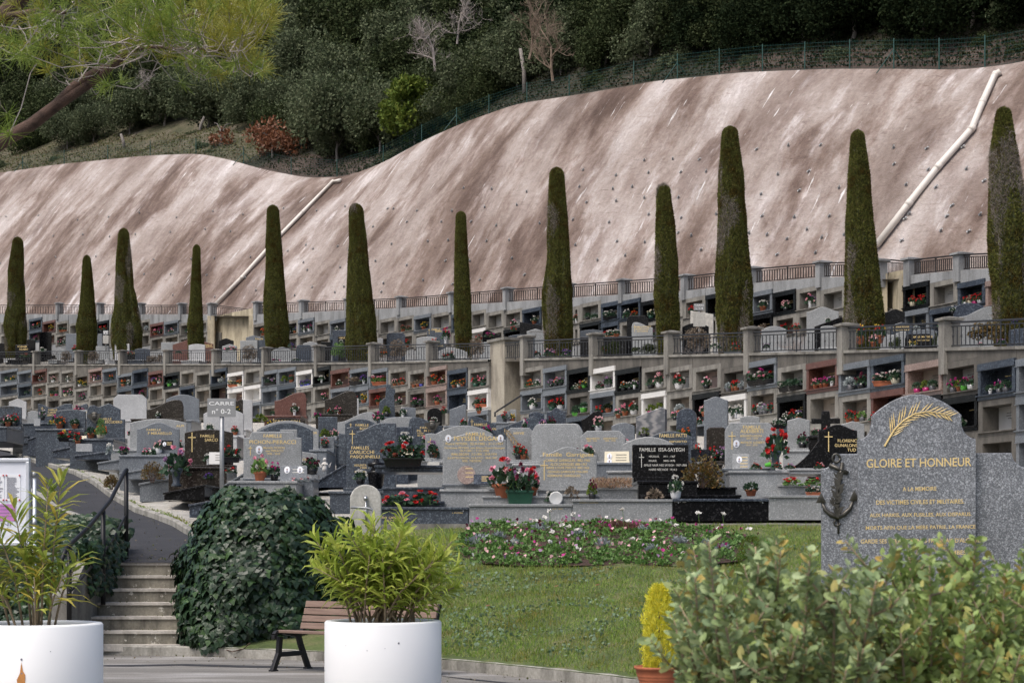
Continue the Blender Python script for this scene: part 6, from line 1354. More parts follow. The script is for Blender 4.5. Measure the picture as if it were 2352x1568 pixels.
def core_blob(C, R, seed, amp=.12, zmin=-1):
    def f(o, off):
        mb = MB(); nu_, nv_ = 36, 20; vs = []
        for j in range(nv_+1):
            for i in range(nu_):
                a = 2*PI*i/nu_; p = -PI/2+PI*j/nv_; v = Vector((math.cos(a)*math.cos(p), math.sin(a)*math.cos(p), math.sin(p))); r = (1+amp*noise.noise(v*2.1+Vector((seed,)*3)))*.93
                vs.append((C[0]+v.x*R[0]*r-off[0], C[1]+v.y*R[1]*r-off[1], C[2]+v.z*R[2]*r-off[2]))
        mb.add(vs, [(j*nu_+i, j*nu_+(i+1) % nu_, (j+1)*nu_+(i+1) % nu_, (j+1)*nu_+i) for j in range(nv_) for i in range(nu_)]); mb.build('stems', 'l_dark_core', o, True)
    return f
C = np.array([wx(612, 25.6), 25.7, .84]); R = np.array([1.15, 1.35, 1.38])
P, Nn = blob_points(C, R, 15000, -.75, 1.3); sel = (Nn[:, 1] < .5); P, Nn = P[sel], Nn[sel]; sel = P[:, 2] > .05; P, Nn = P[sel], Nn[sel]; P += Nn*RNG.uniform(-.1, .06, len(P))[:, None]
C2 = np.array([wx(752, 26.0), 26.1, 1.1]); R2 = np.array([.66, .8, .74]); Pb, Nb = blob_points(C2, R2, 4600, -.7, 4.2, .2); sel = (Nb[:, 1] < .5); Pb, Nb = Pb[sel], Nb[sel]; C3 = np.array([wx(540, 25.0), 25.1, .45]); R3 = np.array([.72, .7, .62]); Pc_, Nc_ = blob_points(C3, R3, 2400, -.5, 7.2, .2); sel = (Nc_[:, 1] < .5) & (Pc_[:, 2] > .05); Pc_, Nc_ = Pc_[sel], Nc_[sel]
P = np.concatenate([P, Pb, Pc_]); Nn = np.concatenate([Nn, Nb, Nc_]); P += Nn*(np.array([noise.noise(Vector(tuple(p*1.6)))*.16+noise.noise(Vector(tuple(p*4)))*.07 for p in P]))[:, None]
ivy('ivy_bush', 'large glossy dark green ivy mound beside the steps', P, Nn, .065, .14, 1, core_blob(C, R, 1.3))
# hanging ivy on the bank left of the steps
n = 5200; u = RNG.random(n); v = RNG.random(n)
x = -5.72-u*3.6; zt_ = 1.62-.05*u; yy = 25.1+v*3.2+u*.5; zz = 1.15+.6*np.sqrt(np.clip(v*1.4, 0, 1))+.1*np.sin(x*5+yy*3); P = np.stack([x, yy, zz], 1); Nn = np.stack([np.full(n, .25), np.full(n, -.75), .55+.2*v], 1)
m = 3200; u = RNG.random(m); v = RNG.random(m); P2_ = np.stack([-5.9-u*3.8, 24.75+v*.35-.05*np.sin(u*20), .25+v*1.05], 1); N2 = np.stack([np.full(m, .1), np.full(m, -.95), np.full(m, .25)], 1)
k = 900; w = RNG.random(k); P3 = np.stack([-5.66+RNG.uniform(-.12, .06, k), 25.0+w*2.1, 1.5-.0*w-RNG.random(k)**1.5*.62], 1); N3 = np.stack([np.full(k, .9), np.full(k, -.4), np.full(k, .2)], 1)
P = np.concatenate([P, P2_, P3]); Nn = np.concatenate([Nn, N2, N3]); P += RNG.normal(size=P.shape)*.04
def ivcore(o, off):
    mb = MB(); mb.box(-10.2-off[0], -5.8-off[0], 25.3-off[1], 28.3-off[1], 0-off[2], 1.42-off[2]); mb.box(-10.2-off[0], -6.0-off[0], 24.95-off[1], 25.3-off[1], 0-off[2], 1.22-off[2]); mb.build('stems', 'l_dark_core', o)
ivy('ivy_hedge', 'dark green ivy spilling over the wall behind the notice board', P, Nn, .06, .13, 2, ivcore)
mb = MB(); mb.tube([(0, 0, 0), (.1, -.1, -.02), (.25, -.14, .02), (.34, -.16, .1)], .007, 5); o = mb.build('ivy_runner', 'bark', None, True); o.location = (wx(520, 24.4), 24.35, .1); tag(o, 'thin stray ivy runner trailing over the kerb at the foot of the mound', 'ivy')

# ------------------------------------------------------------------ lawn, clover, flower bed
def lawn_pts(n, x0=430, x1=2500, a=0.0, b=1.0, seed=0):
    P = []; rg = random.Random(seed)
    while len(P) < n:
        x = rg.uniform(x0, x1); t = rg.uniform(a, b); Dn = pl(x, NEAR)+.15; D = lerp(Dn, 31.2, t); X = wx(x, D); P.append((X, D, lawnz(x, D)+.05*(noise.noise(Vector((X, D, 1))*.8)+.4*noise.noise(Vector((X, D, 1))*2.16)), x))
    return np.array(P)
BED = [(1052, 1262), (1075, 1225), (1110, 1207), (1200, 1204), (1400, 1204), (1560, 1208), (1700, 1235), (1765, 1262), (1740, 1288), (1600, 1303), (1400, 1302), (1200, 1304), (1110, 1297), (1060, 1282)]
def inpoly(x, y, p):
    c = False
    for (a, b), (d, e) in zip(p, p[1:]+p[:1]):
        if (b > y) != (e > y) and x < (d-a)*(y-b)/(e-b)+a: c = not c
    return c
P = lawn_pts(90000, 830, 2420, 0, 1, 2)[:, :4]; py = HZ-(P[:, 2]-EYE)/P[:, 1]*F; keep = np.array([not inpoly(a, b, BED) for a, b in zip(P[:, 3], py)]); P = P[keep][:, :3]; n = len(P)
TRI = ([(-.5, 0, 0), (.5, 0, 0), (.15, .6, .12), (0, 1, .35)], [(0, 1, 2, 3)])
o = cloud('grass', *TRI, P, rdir(n)*np.array([1, 1, .1]), np.array([0, 0, 1.0])+rdir(n)*.7, np.stack([RNG.uniform(.006, .012, n), RNG.uniform(.03, .085, n), np.full(n, .06)], 1), ['l_grass']); tag(o, 'short winter grass covering the sloping lawn', 'grass', None, 'stuff')
P = lawn_pts(7000, 1010, 2300, .05, .8, 5); sel = np.array([noise.noise(Vector((a*.9, b*.9, 5))) > .0 for a, b in P[:, :2]]); P = P[sel]; py = HZ-(P[:, 2]-EYE)/P[:, 1]*F; keep = np.array([not inpoly(a, b, BED) for a, b in zip(P[:, 3], py)]); P = P[keep][:, :3]; P[:, 2] += .035; n = len(P)
o = cloud('clover', *LEAF, P, rdir(n), rdir(n)*np.array([1, 1, .3]), np.stack([RNG.uniform(.03, .06, n)]*3, 1), ['l_clover']); tag(o, 'patches of bluish-green clover leaves scattered in the lawn', 'clover', None, 'stuff')
def on_lawn(x, y):
    lo, hi = pl(x, NEAR)+.05, 31.3
    for _ in range(30):
        m = (lo+hi)/2; yy = HZ-(lawnz(x, m)-EYE)/m*F
        if yy > y: lo = m
        else: hi = m
    return Vector((wx(x, lo), lo, lawnz(x, lo)))
ring = [on_lawn(x, y)+Vector((0, 0, .03)) for x, y in BED]; c = sum(ring, Vector())/len(ring); mb = MB(); mb.add([c+Vector((0, 0, .05))]+ring, [(0, (i+1) % len(ring)+1, i+1) for i in range(len(ring))]); struct(mb.build('flower_bed_soil', 'bed_m'))
BP = []; rg = random.Random(6)
while len(BP) < 520:
    x = rg.uniform(1050, 1765); y = rg.uniform(1204, 1304)
    if inpoly(x, y, BED): BP.append(on_lawn(x, y))
BP = np.array([tuple(p) for p in BP]); n = len(BP); k = 34; C_ = np.repeat(BP, k, 0); e = rdir(n*k); e[:, 2] = np.abs(e[:, 2])*.8; rr = np.repeat(RNG.uniform(.07, .16, n), k)[:, None]
o = cloud('bedding_leaves', *LEAF, C_+e*rr+np.array([0, 0, .03]), rdir(n*k), e+rdir(n*k)*.5, np.stack([RNG.uniform(.025, .045, n*k), RNG.uniform(.04, .08, n*k), np.full(n*k, .04)], 1), ['l_green']); tag(o, 'low green leaves of the mixed bedding plants', 'bedding plants', None, 'stuff')
cl = ['mauve', 'magenta', 'burgundy', 'rose', 'rose', 'burgundy', 'white', 'mauve']; nb = 300; bi = RNG.integers(0, n, nb); e = rdir(nb); e[:, 2] = np.abs(e[:, 2])+.3; Pc = BP[bi]+e*np.array([.12, .12, .1])+np.array([0, 0, .07]); m = 5
d = rdir(nb); d[:, 1] -= .8; d[:, 2] += .3; C_ = np.repeat(Pc, m, 0); dd = np.repeat(d, m, 0); r_ = rdir(nb*m); r_ -= dd*np.sum(r_*dd, 1)[:, None]/np.maximum(.1, np.sum(dd*dd, 1))[:, None]
MI = np.repeat(np.array([int(abs(noise.noise(Vector((a*1.3, b*1.3, 0))))*19+RNG.integers(0, 3)) % len(cl) for a, b in Pc[:, :2]]), m)
o = cloud('pansies', *LEAF, C_+r_*.018, np.cross(r_, dd), r_, np.full((nb*m, 3), .034), ['f_'+c for c in cl], None, MI); tag(o, 'mixed mauve, burgundy and white pansies filling the flower bed', 'pansies', None, 'stuff')
def tuft(name, lab, cat, p, r, n, mat, w, l, up=.6, group=None, parent=None, sq=1):
    e = rdir(n); e[:, 2] = np.abs(e[:, 2])+up; e /= np.linalg.norm(e, axis=1)[:, None]
    o = cloud(name, *LEAF, e*RNG.uniform(.35, 1, n)[:, None]*r*np.array([1, 1, sq]), rdir(n), e+rdir(n)*.25, np.stack([RNG.uniform(.6, 1.2, n)*w, RNG.uniform(.7, 1.3, n)*l, np.full(n, w)], 1), [mat], parent)
    if parent is None: o.location = p; tag(o, lab, cat, group)
    return o
for x, y in [(1105, 1250), (1085, 1258), (1145, 1245), (1180, 1262), (1240, 1225), (1330, 1240), (1385, 1262), (1480, 1230), (1500, 1275), (1560, 1255), (1625, 1262), (1660, 1275)]:
    tuft('silver_ragwort', 'silver-grey leafy tuft in the flower bed', 'bedding plant', on_lawn(x, y)+Vector((0, 0, .02)), .16, 90, 'l_silver', .03, .09, .5, 'silver-grey tufts in the flower bed')
for x, y, h in [(1262, 1173, .5), (1228, 1195, .35), (1290, 1206, .4), (1318, 1181, .6), (1306, 1209, .3), (1326, 1217, .25), (1268, 1222, .3), (1264, 1244, .25), (1250, 1188, .45), (1430, 1170, .55), (1442, 1196, .4), (1452, 1238, .3), (1604, 1178, .5), (1660, 1180, .5), (1555, 1206, .25), (1720, 1214, .3), (1180, 1205, .3)]:
    y0 = min(1295, max(1212, y+h*115)); p = on_lawn(x, y0); D = p.y; h = wz(y, D)-p.z; o = thing('white_poppy', 'white poppy on a thin stem in the flower bed', 'flower', p, 0, 'white poppies in the flower bed')
    mb = MB(); mb.tube([(0, 0, 0), (.02, 0, h*.5), (0, 0, h)], .004, 4); mb.build('stem', 'l_green', o)
    k = 7; e = rdir(k); e[:, 2] = np.abs(e[:, 2])*.6; cloud('petals', *LEAF, e*.03+np.array([0, 0, h]), rdir(k), e, np.full((k, 3), .062), ['f_white'], o)
# dry patch of heath in the bed
tuft('dry_bedding', 'dry brown clump at the back of the flower bed', 'bedding plant', on_lawn(1430, 1222)+Vector((0, 0, .02)), .5, 900, 'l_mauve', .02, .08, .3, None, None, .35)
# fallen leaves and litter on the lawn
for x, y in [(1372, 1352), (1278, 1355), (1490, 1398), (1640, 1450), (1880, 1520), (1120, 1400)]:
    mb = MB(); mb.add([(-.02, -.02, 0), (.03, -.01, .01), (.02, .03, .02), (-.025, .02, .01)], [(0, 1, 2, 3)]); o = mb.build('fallen_leaf', 'l_rust', None); o.location = on_lawn(x, y)+Vector((0, 0, .05)); tag(o, 'brown fallen leaf lying on the lawn', 'leaf', 'fallen leaves on the lawn')

# ------------------------------------------------------------------ golden conifer in a pot, pots behind the shrub
def conifer(p, h, r, mat, lab, pot=None, n=2600, tuf=(.012, .05), name='conifer'):
    o = thing(name, lab, 'conifer', p); t = RNG.random(n); a = RNG.uniform(0, 2*PI, n); prof = np.sqrt(np.clip(1-(np.abs(t-.36)/.66)**2.6, 0, 1))*(1+.16*np.sin(a*5+t*19)+.1*np.sin(a*9-t*31)); rr = prof*r*RNG.uniform(.75, 1.05, n)
    z0 = .18 if pot else 0.0; P = np.stack([rr*np.cos(a), rr*np.sin(a), z0+.02+t*(h-z0)], 1); e = np.stack([np.cos(a)*.5, np.sin(a)*.5, np.full(n, 1.0)], 1)
    cloud('foliage', *LEAF, P, rdir(n), e+rdir(n)*.35, np.stack([RNG.uniform(.7, 1.3, n)*tuf[0], RNG.uniform(.6, 1.4, n)*tuf[1], np.full(n, .02)], 1), [mat], o)
    mb = MB(); mb.tube([(0, 0, 0), (0, 0, h*.8)], [.02, .006], 6); mb.build('trunk', 'bark', o)
    if pot:
        mb = MB(); pr, ph = pot; prof_ = [(pr*.62, 0), (pr*.66, .012), (pr*.7, .02)]+[q for k in range(5) for q in ((pr*(.72+.045*k), ph*(.2+.12*k)), (pr*(.715+.045*k), ph*(.22+.12*k)), (pr*(.735+.045*k), ph*(.25+.12*k)))]+[(pr*.93, ph*.88), (pr, ph*.9), (pr*1.02, ph), (pr*.94, ph), (pr*.9, ph*.85)]
        mb.lathe(prof_, 40); pb = mb.build('pot', 'terracotta', o, True); mb = MB(); mb.lathe([(.01, 0), (pr*.9, 0)], 24, (0, 0, ph*.86)); mb.build('soil', 'soil', pb)
    return o
D = 18.4; conifer((wx(1514, D), D, wz(1592, D)), wz(1346, D)-wz(1592, D), .15, 'l_gold', 'golden yellow dwarf conifer in a terracotta bowl', (.245, .27), 5200, (.012, .06))
for i, (x, y0, cols, pt_, lab) in enumerate([(1700, 1568, ['white', 'burgundy'], 'dkgreen', 'dark glazed pot of white and burgundy pansies behind the front shrub'), (1780, 1585, ['pink', 'burgundy'], 'dkgreen', 'dark pot of pink pansies behind the front shrub')]):
    flora('', cols, pt_, W(x, y0, 17.5), .5, .42, 'l_green', None, 0, lab)
conifer(on_lawn(1725, 1330), .55, .18, 'l_bright', 'thin yellow-green young conifer on the lawn behind the shrub', None, 1400, (.01, .05))

# ------------------------------------------------------------------ big foreground shrub
def shrub(x0, x1, D0, tops, lab, seed, nst, mat, dens=1.25):
    rnd = random.Random(seed); o = thing('foreground_shrub', lab, 'shrub', (wx((x0+x1)/2, D0), D0, 0)); ox, oy = o.location[0], o.location[1]; mb = MB(); P = []; X = []; Y = []; Sz = []
    for i in range(nst):
        x = lerp(x0, x1, (i+rnd.random())/nst); D = D0+rnd.uniform(-.55, .55); yt = pl(x, tops)+10+rnd.uniform(0, 1)*300; z = wz(yt, D)
        b = Vector((ox*.6+wx(x, D)*.4+rnd.uniform(-.15, .15), oy+rnd.uniform(-.2, .2), .0)); t = Vector((wx(x, D), D, z)); m = b.lerp(t, .55)+Vector((0, 0, .12)); pts = [b, b.lerp(m, .5), m, m.lerp(t, .5), t]; O = Vector((-ox, -oy, 0))
        mb.tube([q+O for q in pts], [.012, .01, .007, .005, .003], 5)
        twigs = [(pts, 3.0)]
        for k in range(5):
            f = rnd.uniform(.5, .92)*4; j = min(3, int(f)); q = pts[j].lerp(pts[j+1], f-j); e = q+Vector((rnd.uniform(-.16, .16), rnd.uniform(-.16, .16), rnd.uniform(.05, .2))); e.z = min(e.z, z); mm = q.lerp(e, .5)+Vector((0, 0, -.02)); mb.tube([q+O, mm+O, e+O], [.005, .004, .002], 4); twigs.append(([q, mm, e], .3))
        for pp, st_ in twigs:
            tot = sum((b_-a_).length for a_, b_ in zip(pp, pp[1:])); n = int(tot/.017*dens); K = len(pp)-1
            for i2 in range(n):
                f = (i2+.5)/n
                if len(pp) == 5 and f < .52: continue
                k = f*K; j = min(K-1, int(k)); p = pp[j].lerp(pp[j+1], k-j); d = (pp[j+1]-pp[j]).normalized(); s = Matrix.Rotation(i2*PI/2+rnd.uniform(-.4, .4), 3, d) @ d.orthogonal().normalized()
                for q in (1, -1):
                    y = (s*q+d*rnd.uniform(.5, 1.2)).normalized(); P.append(p+O); Y.append(y); X.append(y.cross(d)+Vector((rnd.uniform(-.4, .4), rnd.uniform(-.4, .4), rnd.uniform(-.4, .4)))); l = rnd.uniform(.03, .052); Sz.append((l*.56, l, l*.5))
    mb.build('branches', 'bark_ole', o, True)
    tv = [(0, 0, 0), (-.42, .3, .12), (-.5, .62, .14), (-.2, .95, .02), (.2, .95, .02), (.5, .62, .14), (.42, .3, .12), (0, .5, 0)]
    cloud('leaves', tv, [(0, 7, 2, 1), (7, 4, 3, 2), (7, 6, 5, 4), (0, 0, 6, 7)][:3]+[(0, 6, 5, 7)][:0], np.array(P), np.array(X), np.array(Y), np.array(Sz), [mat], o)
    return o
TOPS = [(1455, 1440), (1500, 1390), (1530, 1330), (1580, 1250), (1640, 1165), (1690, 1190), (1780, 1205), (1850, 1180), (1900, 1205), (1950, 1250), (2040, 1230), (2110, 1190), (2190, 1175), (2240, 1165), (2290, 1220), (2352, 1230)]
shrub(1545, 2080, 6.0, TOPS, 'grey-green leafy shrub in the foreground before the lawn', 3, 52, 'l_shrub')
shrub(2040, 2480, 6.3, [(2040, 1235), (2120, 1195), (2200, 1190), (2290, 1235), (2352, 1225), (2500, 1240)], 'yellow-green leafy shrub at the right edge before the memorial', 4, 36, 'l_shrub2')
# ------------------------------------------------------------------ the pine reaching in at the top left
pn = thing('pine_tree', 'pine bough with yellow-green needles reaching in at the top left', 'tree', W(-260, 520, 14.5)); O = -W(-260, 520, 14.5); mb = MB()
def Q(x, y, D=14.5): return W(x, y, D)+O
mb.tube([Q(-300, 560), Q(-180, 470), Q(-60, 372), (Q(0, 328)), Q(70, 288), Q(135, 238), Q(200, 196)], [.075, .07, .062, .056, .05, .044, .038], 14)
mb.tube([Q(130, 240), Q(170, 200), Q(215, 170), Q(262, 148), Q(296, 118), Q(328, 86), Q(352, 62), Q(400, 44), Q(460, 30), Q(540, 20)], [.04, .04, .038, .034, .03, .026, .02, .015, .01, .006], 10)
mb.tube([Q(200, 196), Q(235, 172), Q(262, 146, 14.4), Q(290, 118, 14.2), Q(345, 108, 14), Q(400, 112, 14), Q(460, 113, 13.9), Q(540, 118, 13.8)], [.036, .034, .026, .016, .013, .011, .009, .005], 8)
mb.tube([Q(-120, 180, 15), Q(-40, 90, 15), Q(10, 40, 15), Q(50, -10, 15), Q(90, -80, 15)], [.09, .085, .08, .07, .06], 12)
mb.tube([Q(10, 38, 15), Q(50, 32, 14.8), Q(85, 24, 14.6), Q(150, 30, 14.2)], [.03, .026, .02, .01], 8)
mb.tube([Q(-60, 372), Q(-300, 560), Q(-420, 900), Q(-440, 1300)], [.06, .1, .15, .2], 12)
mb.build('trunk', 'bark', pn, True)
anchors = [Q(x, y, D) for x, y, D in [(60, 30, 14.7), (150, 30, 14.2), (215, 170, 14.5), (262, 148, 14.5), (296, 118, 14.5), (328, 86, 14.5), (352, 62, 14.5), (400, 44, 14.5), (460, 30, 14.5), (540, 20, 14.5), (345, 108, 14), (400, 112, 14), (460, 113, 13.9), (540, 118, 13.8), (10, 40, 15), (-40, 90, 15)]]
rg = random.Random(14); tw = MB(); tufts = []
CL = [(560, 35, 80, 60, 1), (600, 15, 50, 30, 1), (480, 45, 75, 46, 1), (535, 95, 60, 30, 1), (585, 110, 40, 18, 1), (620, 50, 28, 14, 1), (598, 150, 26, 12, 0), (60, 60, 85, 36, 0), (150, 30, 95, 50, 0), (250, 25, 90, 50, 0), (340, 25, 80, 46, 0), (420, 50, 70, 40, 0), (30, 115, 60, 16, 0), (110, 105, 70, 22, 0), (205, 95, 60, 26, 0),
      (250, 188, 34, 9, 0), (175, 148, 28, 6, 0), (430, 120, 62, 26, 0), (490, 140, 50, 20, 0), (380, 90, 60, 26, 0), (545, 150, 34, 12, 0), (290, 90, 60, 24, 0), (10, 292, 34, 9, 0), (200, -10, 200, 40, 0), (500, -5, 120, 50, 1), (410, 165, 45, 9, 0), (300, 60, 90, 34, 0)]
for cx, cy, r, n, yl in CL:
    for _ in range(int(n*.38)):
        a = rg.uniform(0, 2*PI); q = r*math.sqrt(rg.random()); x, y = cx+q*math.cos(a), cy+q*math.sin(a)*.75; p = Q(x, y, rg.uniform(13.2, 15.6)); m_ = yl if rg.random() < .8 else 1-yl
        an = min(anchors, key=lambda v: (v-p).length+rg.uniform(0, .35)); d = (p-an); d = d.normalized() if d.length > .01 else Vector((1, 0, 0)); tufts.append((p, d, m_))
        if rg.random() < .85:
            mid = an.lerp(p, .5)+Vector((rg.uniform(-.09, .09), rg.uniform(-.09, .09), -.06-rg.random()*.09)); st_ = an.lerp(p, .15 if (p-an).length < .8 else .45)+Vector((rg.uniform(-.06, .06), 0, rg.uniform(-.08, .05)))
            tw.tube([st_, st_.lerp(mid, .6)+Vector((rg.uniform(-.04, .04), 0, rg.uniform(-.04, .04))), mid.lerp(p, .4)+Vector((0, 0, -.03)), p], [.0055, .0045, .0035, .0025], 3, caps=False)
tw.build('twigs', 'twig', pn)
for yl, mt in ((0, 'l_pine'), (1, 'l_pine2')):
    tt = [t for t in tufts if t[2] == yl]; k = 46; n = len(tt); P = np.repeat(np.array([tuple(t[0]) for t in tt]), k, 0); d = np.repeat(np.array([tuple(t[1]+Vector((0, 0, .5))) for t in tt]), k, 0); e = rdir(n*k)*.8+d*.9; e /= np.linalg.norm(e, axis=1)[:, None]
    off = d*RNG.uniform(-.1, .0, n*k)[:, None]
    cloud('needles', [(-.5, 0, 0), (.5, 0, 0), (.3, 1, 0), (-.3, 1, 0)], [(0, 1, 2, 3)], P+off, rdir(n*k), e, np.stack([np.full(n*k, .0042), RNG.uniform(.08, .16, n*k), np.full(n*k, .01)], 1), [mt], pn)

# ------------------------------------------------------------------ flowers, vases and plaques among the graves
GF = 'flowers and plants left on the graves'
def fl(x, yb, w, h, code, D, lab=None, where='on a grave', g=GF):
    cols, pot, lf = parse_item(code); box = pot in ('box', 'kbox', 'tbox', 'gbox'); k = 1.0 if box else .95
    return flora(where, cols, pot, W(x, yb, D), w/F*D*k, h/F*D, lf, g, None, lab, None)
for a in [(405, 1117, 88, 92, 'oppvV', 37, 'pink and rose bouquet in a tall black stone vase beside the lane'), (343, 1048, 46, 34, 'pwpn', 42.4, 'pale pink and white flowers before the curved headstone with two gold lines'), (284, 1048, 34, 28, 'mK', 45.2, 'pink cyclamen by the round stone vase'),
          (252, 1056, 26, 44, 'wV:s', 44.5, 'round grey stone vase with white flowers'), (231, 1007, 36, 34, 'gC:e', 48.5), (179, 1021, 26, 26, 'rT', 48, 'terracotta pot of red flowers at the bend of the lane'), (158, 1014, 50, 26, 'rrz', 48.6, 'dark trough of red flowers at the bend of the lane'), (147, 1008, 26, 30, 'yn', 49, 'yellow flowers at the bend of the lane'), (98, 965, 22, 28, 'vwK', 60),
          (530, 1062, 44, 38, 'rrz', 38.4, 'red cyclamen trough right of the street sign pole'), (531, 1086, 34, 20, 'rrwn', 37.6), (597, 1106, 52, 66, 'ppowT:e', 35.9, 'pink snapdragon-like spray above the ivy mound'), (630, 1104, 40, 44, 'mrK', 36.1, 'magenta cyclamen above the ivy mound'), (690, 1108, 56, 24, 'on:s', 35.8, 'tuft of mauve heather above the ivy mound'),
          (870, 966, 40, 30, 'mpn', 36.8, 'magenta bouquet on top of the dark blue headstones'), (828, 1112, 42, 38, 'wK', 35.3, 'white cyclamen beside the dark urn'), (932, 1040, 32, 22, 'mpn', 38), (961, 1046, 26, 22, 'yrwn', 38), (926, 1072, 92, 60, 'rrkz', 33.2, 'red cyclamen in a black trough on the dark shelf'), (1160, 1144, 105, 92, 'pporwT', 32.2, 'large pink and red bouquet in the front row'),
          (1217, 1144, 68, 72, 'rpT', 32.3, 'red and pink bouquet right of the large one'), (1194, 1157, 60, 92, 'vbwq', 31.95, 'mauve and white chrysanthemums in a dark green trough, front row'), (1270, 1152, 48, 40, 'wwn', 32.1, 'white flowers beside a toppled white saucer'), (1313, 1146, 48, 54, '-n:h', 32.4, 'brownish dried plant before the script headstone'), (1360, 1149, 32, 50, 'bK:a', 32.2, 'black pot wrapped in plastic in the front row'),
          (1505, 1148, 56, 50, '-n:h', 32.2, 'dark purple-brown low plant left of the white pot'), (1552, 1147, 48, 58, 'wW', 32.0, 'white cyclamen in a white pot on the black tomb edge'), (1725, 1139, 50, 42, '-T', 32.1, 'green plant in a terracotta pot on the black tomb edge'), (1781, 1080, 80, 98, 'rrV', 33.6, 'bright red roses in a grey stone vase'), (1736, 1078, 34, 24, 'rkn', 33.2), (1784, 1077, 34, 24, 'rkn', 33.1),
          (1814, 1077, 34, 20, 'gvn', 33.1, 'low bowl of orange and mauve ceramic flowers'), (1881, 1077, 32, 24, 'ron', 33.1, 'rose-red ceramic flower left of the memorial'), (1820, 1116, 60, 32, 'rrn:e', 32.9), (1866, 1116, 50, 32, 'rbn:e', 32.9), (1868, 1138, 34, 24, 'kwx', 32.6), (1604, 1058, 24, 42, 'rW', 36, 'red flowers in a white pot behind the black square headstone'),
          (598, 968, 42, 32, '-n:a', 60), (626, 960, 16, 22, '-W', 61), (728, 960, 24, 24, 'mn', 60), (640, 975, 20, 18, 'wn', 57), (1020, 950, 20, 24, 'rn', 56), (1100, 950, 20, 22, 'rT', 58), (1205, 1005, 18, 46, 'wmK', 38.3, 'white and magenta orchid spray beside the palm headstone'), (1248, 985, 16, 30, 'on', 46), (1590, 1040, 22, 24, 'rn', 41), (1605, 975, 24, 24, 'rwn', 46),
          (1690, 960, 24, 30, 'wX', 43), (1420, 960, 24, 24, 'pT', 45), (1320, 955, 24, 22, '-N', 48), (300, 1000, 20, 22, 'pn', 50), (480, 1100, 30, 22, 'un', 38), (118, 975, 20, 16, 'yn', 57), (1550, 965, 24, 22, 'pK', 47), (1790, 985, 30, 26, 'wz', 42), (2010, 975, 40, 30, 'rrT', 40, 'red flowers in a pot left of the memorial top')]: fl(*a)
fl(910, 1160, 90, 46, 'rpn', 32.0, 'trailing red cyclamen on the dark blue tomb, left clump'); fl(972, 1160, 90, 50, 'rrn', 32.0, 'trailing red cyclamen on the dark blue tomb, right clump')
for x, yb, w, h, m, D, lab in [(1405, 1121, 92, 26, 'l_heather', 32.5, 'band of pale dry heather in the light grey planter'), (350, 1108, 60, 54, 'l_autumn', 38.2, 'round brownish clipped bush beside the lane'), (256, 1124, 38, 38, 'l_autumn', 40.5, 'small round bush in the gravel beside the lane'), (1612, 1120, 110, 78, 'l_autumn', 32.6, 'leafy yellow-green plant with reddish stems in the black planter')]:
    o = thing('grave_plant', lab, 'plant', W(x, yb, D), 0, None); wd = w/F*D; hh = h/F*D; n = 900; e = rdir(n); e[:, 2] = np.abs(e[:, 2]); r = RNG.uniform(.5, 1, n)[:, None]
    if m == 'l_heather': P = np.stack([RNG.uniform(-.5, .5, n)*wd, RNG.uniform(-.15, .15, n), RNG.uniform(.1, .9, n)*hh], 1); e = rdir(n)*.3+np.array([0, 0, 1]); s = (.012, .08)
    elif h > 70: P = e*r*np.array([wd/2, .2, hh]); s = (.04, .055)
    else: P = e*r*np.array([wd/2, wd/2, hh*.8])+np.array([0, 0, hh*.15]); s = (.022, .035)
    cloud('foliage', *LEAF, P, rdir(n), e+rdir(n)*.3, np.stack([np.full(n, s[0]), np.full(n, s[1]), np.full(n, .02)], 1), [m], o); mb = MB()
    for k in range(9): a = k*.7; mb.tube([(math.cos(a)*wd*.05, math.sin(a)*.05, 0), (math.cos(a)*wd*.3, math.sin(a)*.15, hh*.8)], .006, 4)
    mb.build('stems', 'bark', o)
conifer(W(669, 1066, 38), wz(1008, 38)-wz(1066, 38), .13, 'l_bright', 'tiny bright green conifer before the shouldered headstone', (.1, .1), 1200, (.012, .05)); conifer(W(232, 1000, 48), .42, .1, 'l_green', 'small dark conifer in a bowl before the shouldered dark headstone', None, 700, (.012, .05))
def plq(x0, x1, y0, y1, D, mt, lab, tilt=-.25, n=3, ph=(), ink='gold', out=None):
    w = (x1-x0)/F*D/2; h = (y1-y0)/F*D; o = thing('memorial_plaque', lab, 'plaque', W((x0+x1)/2, y1, D), random.uniform(-.15, .15), 'small plaques standing on the graves'); mb = MB(); pts = out or [(-w, 0), (w, 0), (w*.94, h), (-w*1.0, h)]; mb.prism([(a, b) for a, b in pts], -.01, .015); f = mb.build('plate', GM.get(mt, mt), o, bevel=.004); f.rotation_euler = (tilt, 0, 0)
    if n:
        mb = MB()
        for k in range(n): mb.box(-w*.1, w*.75, -.014, -.0105, h*(.75-.2*k)-.006, h*(.75-.2*k)+.006)
        mb.build('inscription', ink, f)
    for px, py, r in ph: portrait(f, px*w, py*h, r, -.011)
    return o
plq(480, 512, 1037, 1066, 39, 'w_marble', 'white plaque with praying figure before the brown-black headstone', ink='engrave'); plq(309+62, 309+88, 1010, 1033, 43, 'K', 'black plaque with portrait before the blue-grey headstone', n=2, ph=[(-.5, .6, .05)]); plq(642, 706, 1068, 1104, 35.8, 'G', 'grey plaque with two oval portraits above the ivy mound', n=2, ph=[(-.5, .72, .07), (.45, .72, .07)], ink='silver_ink')
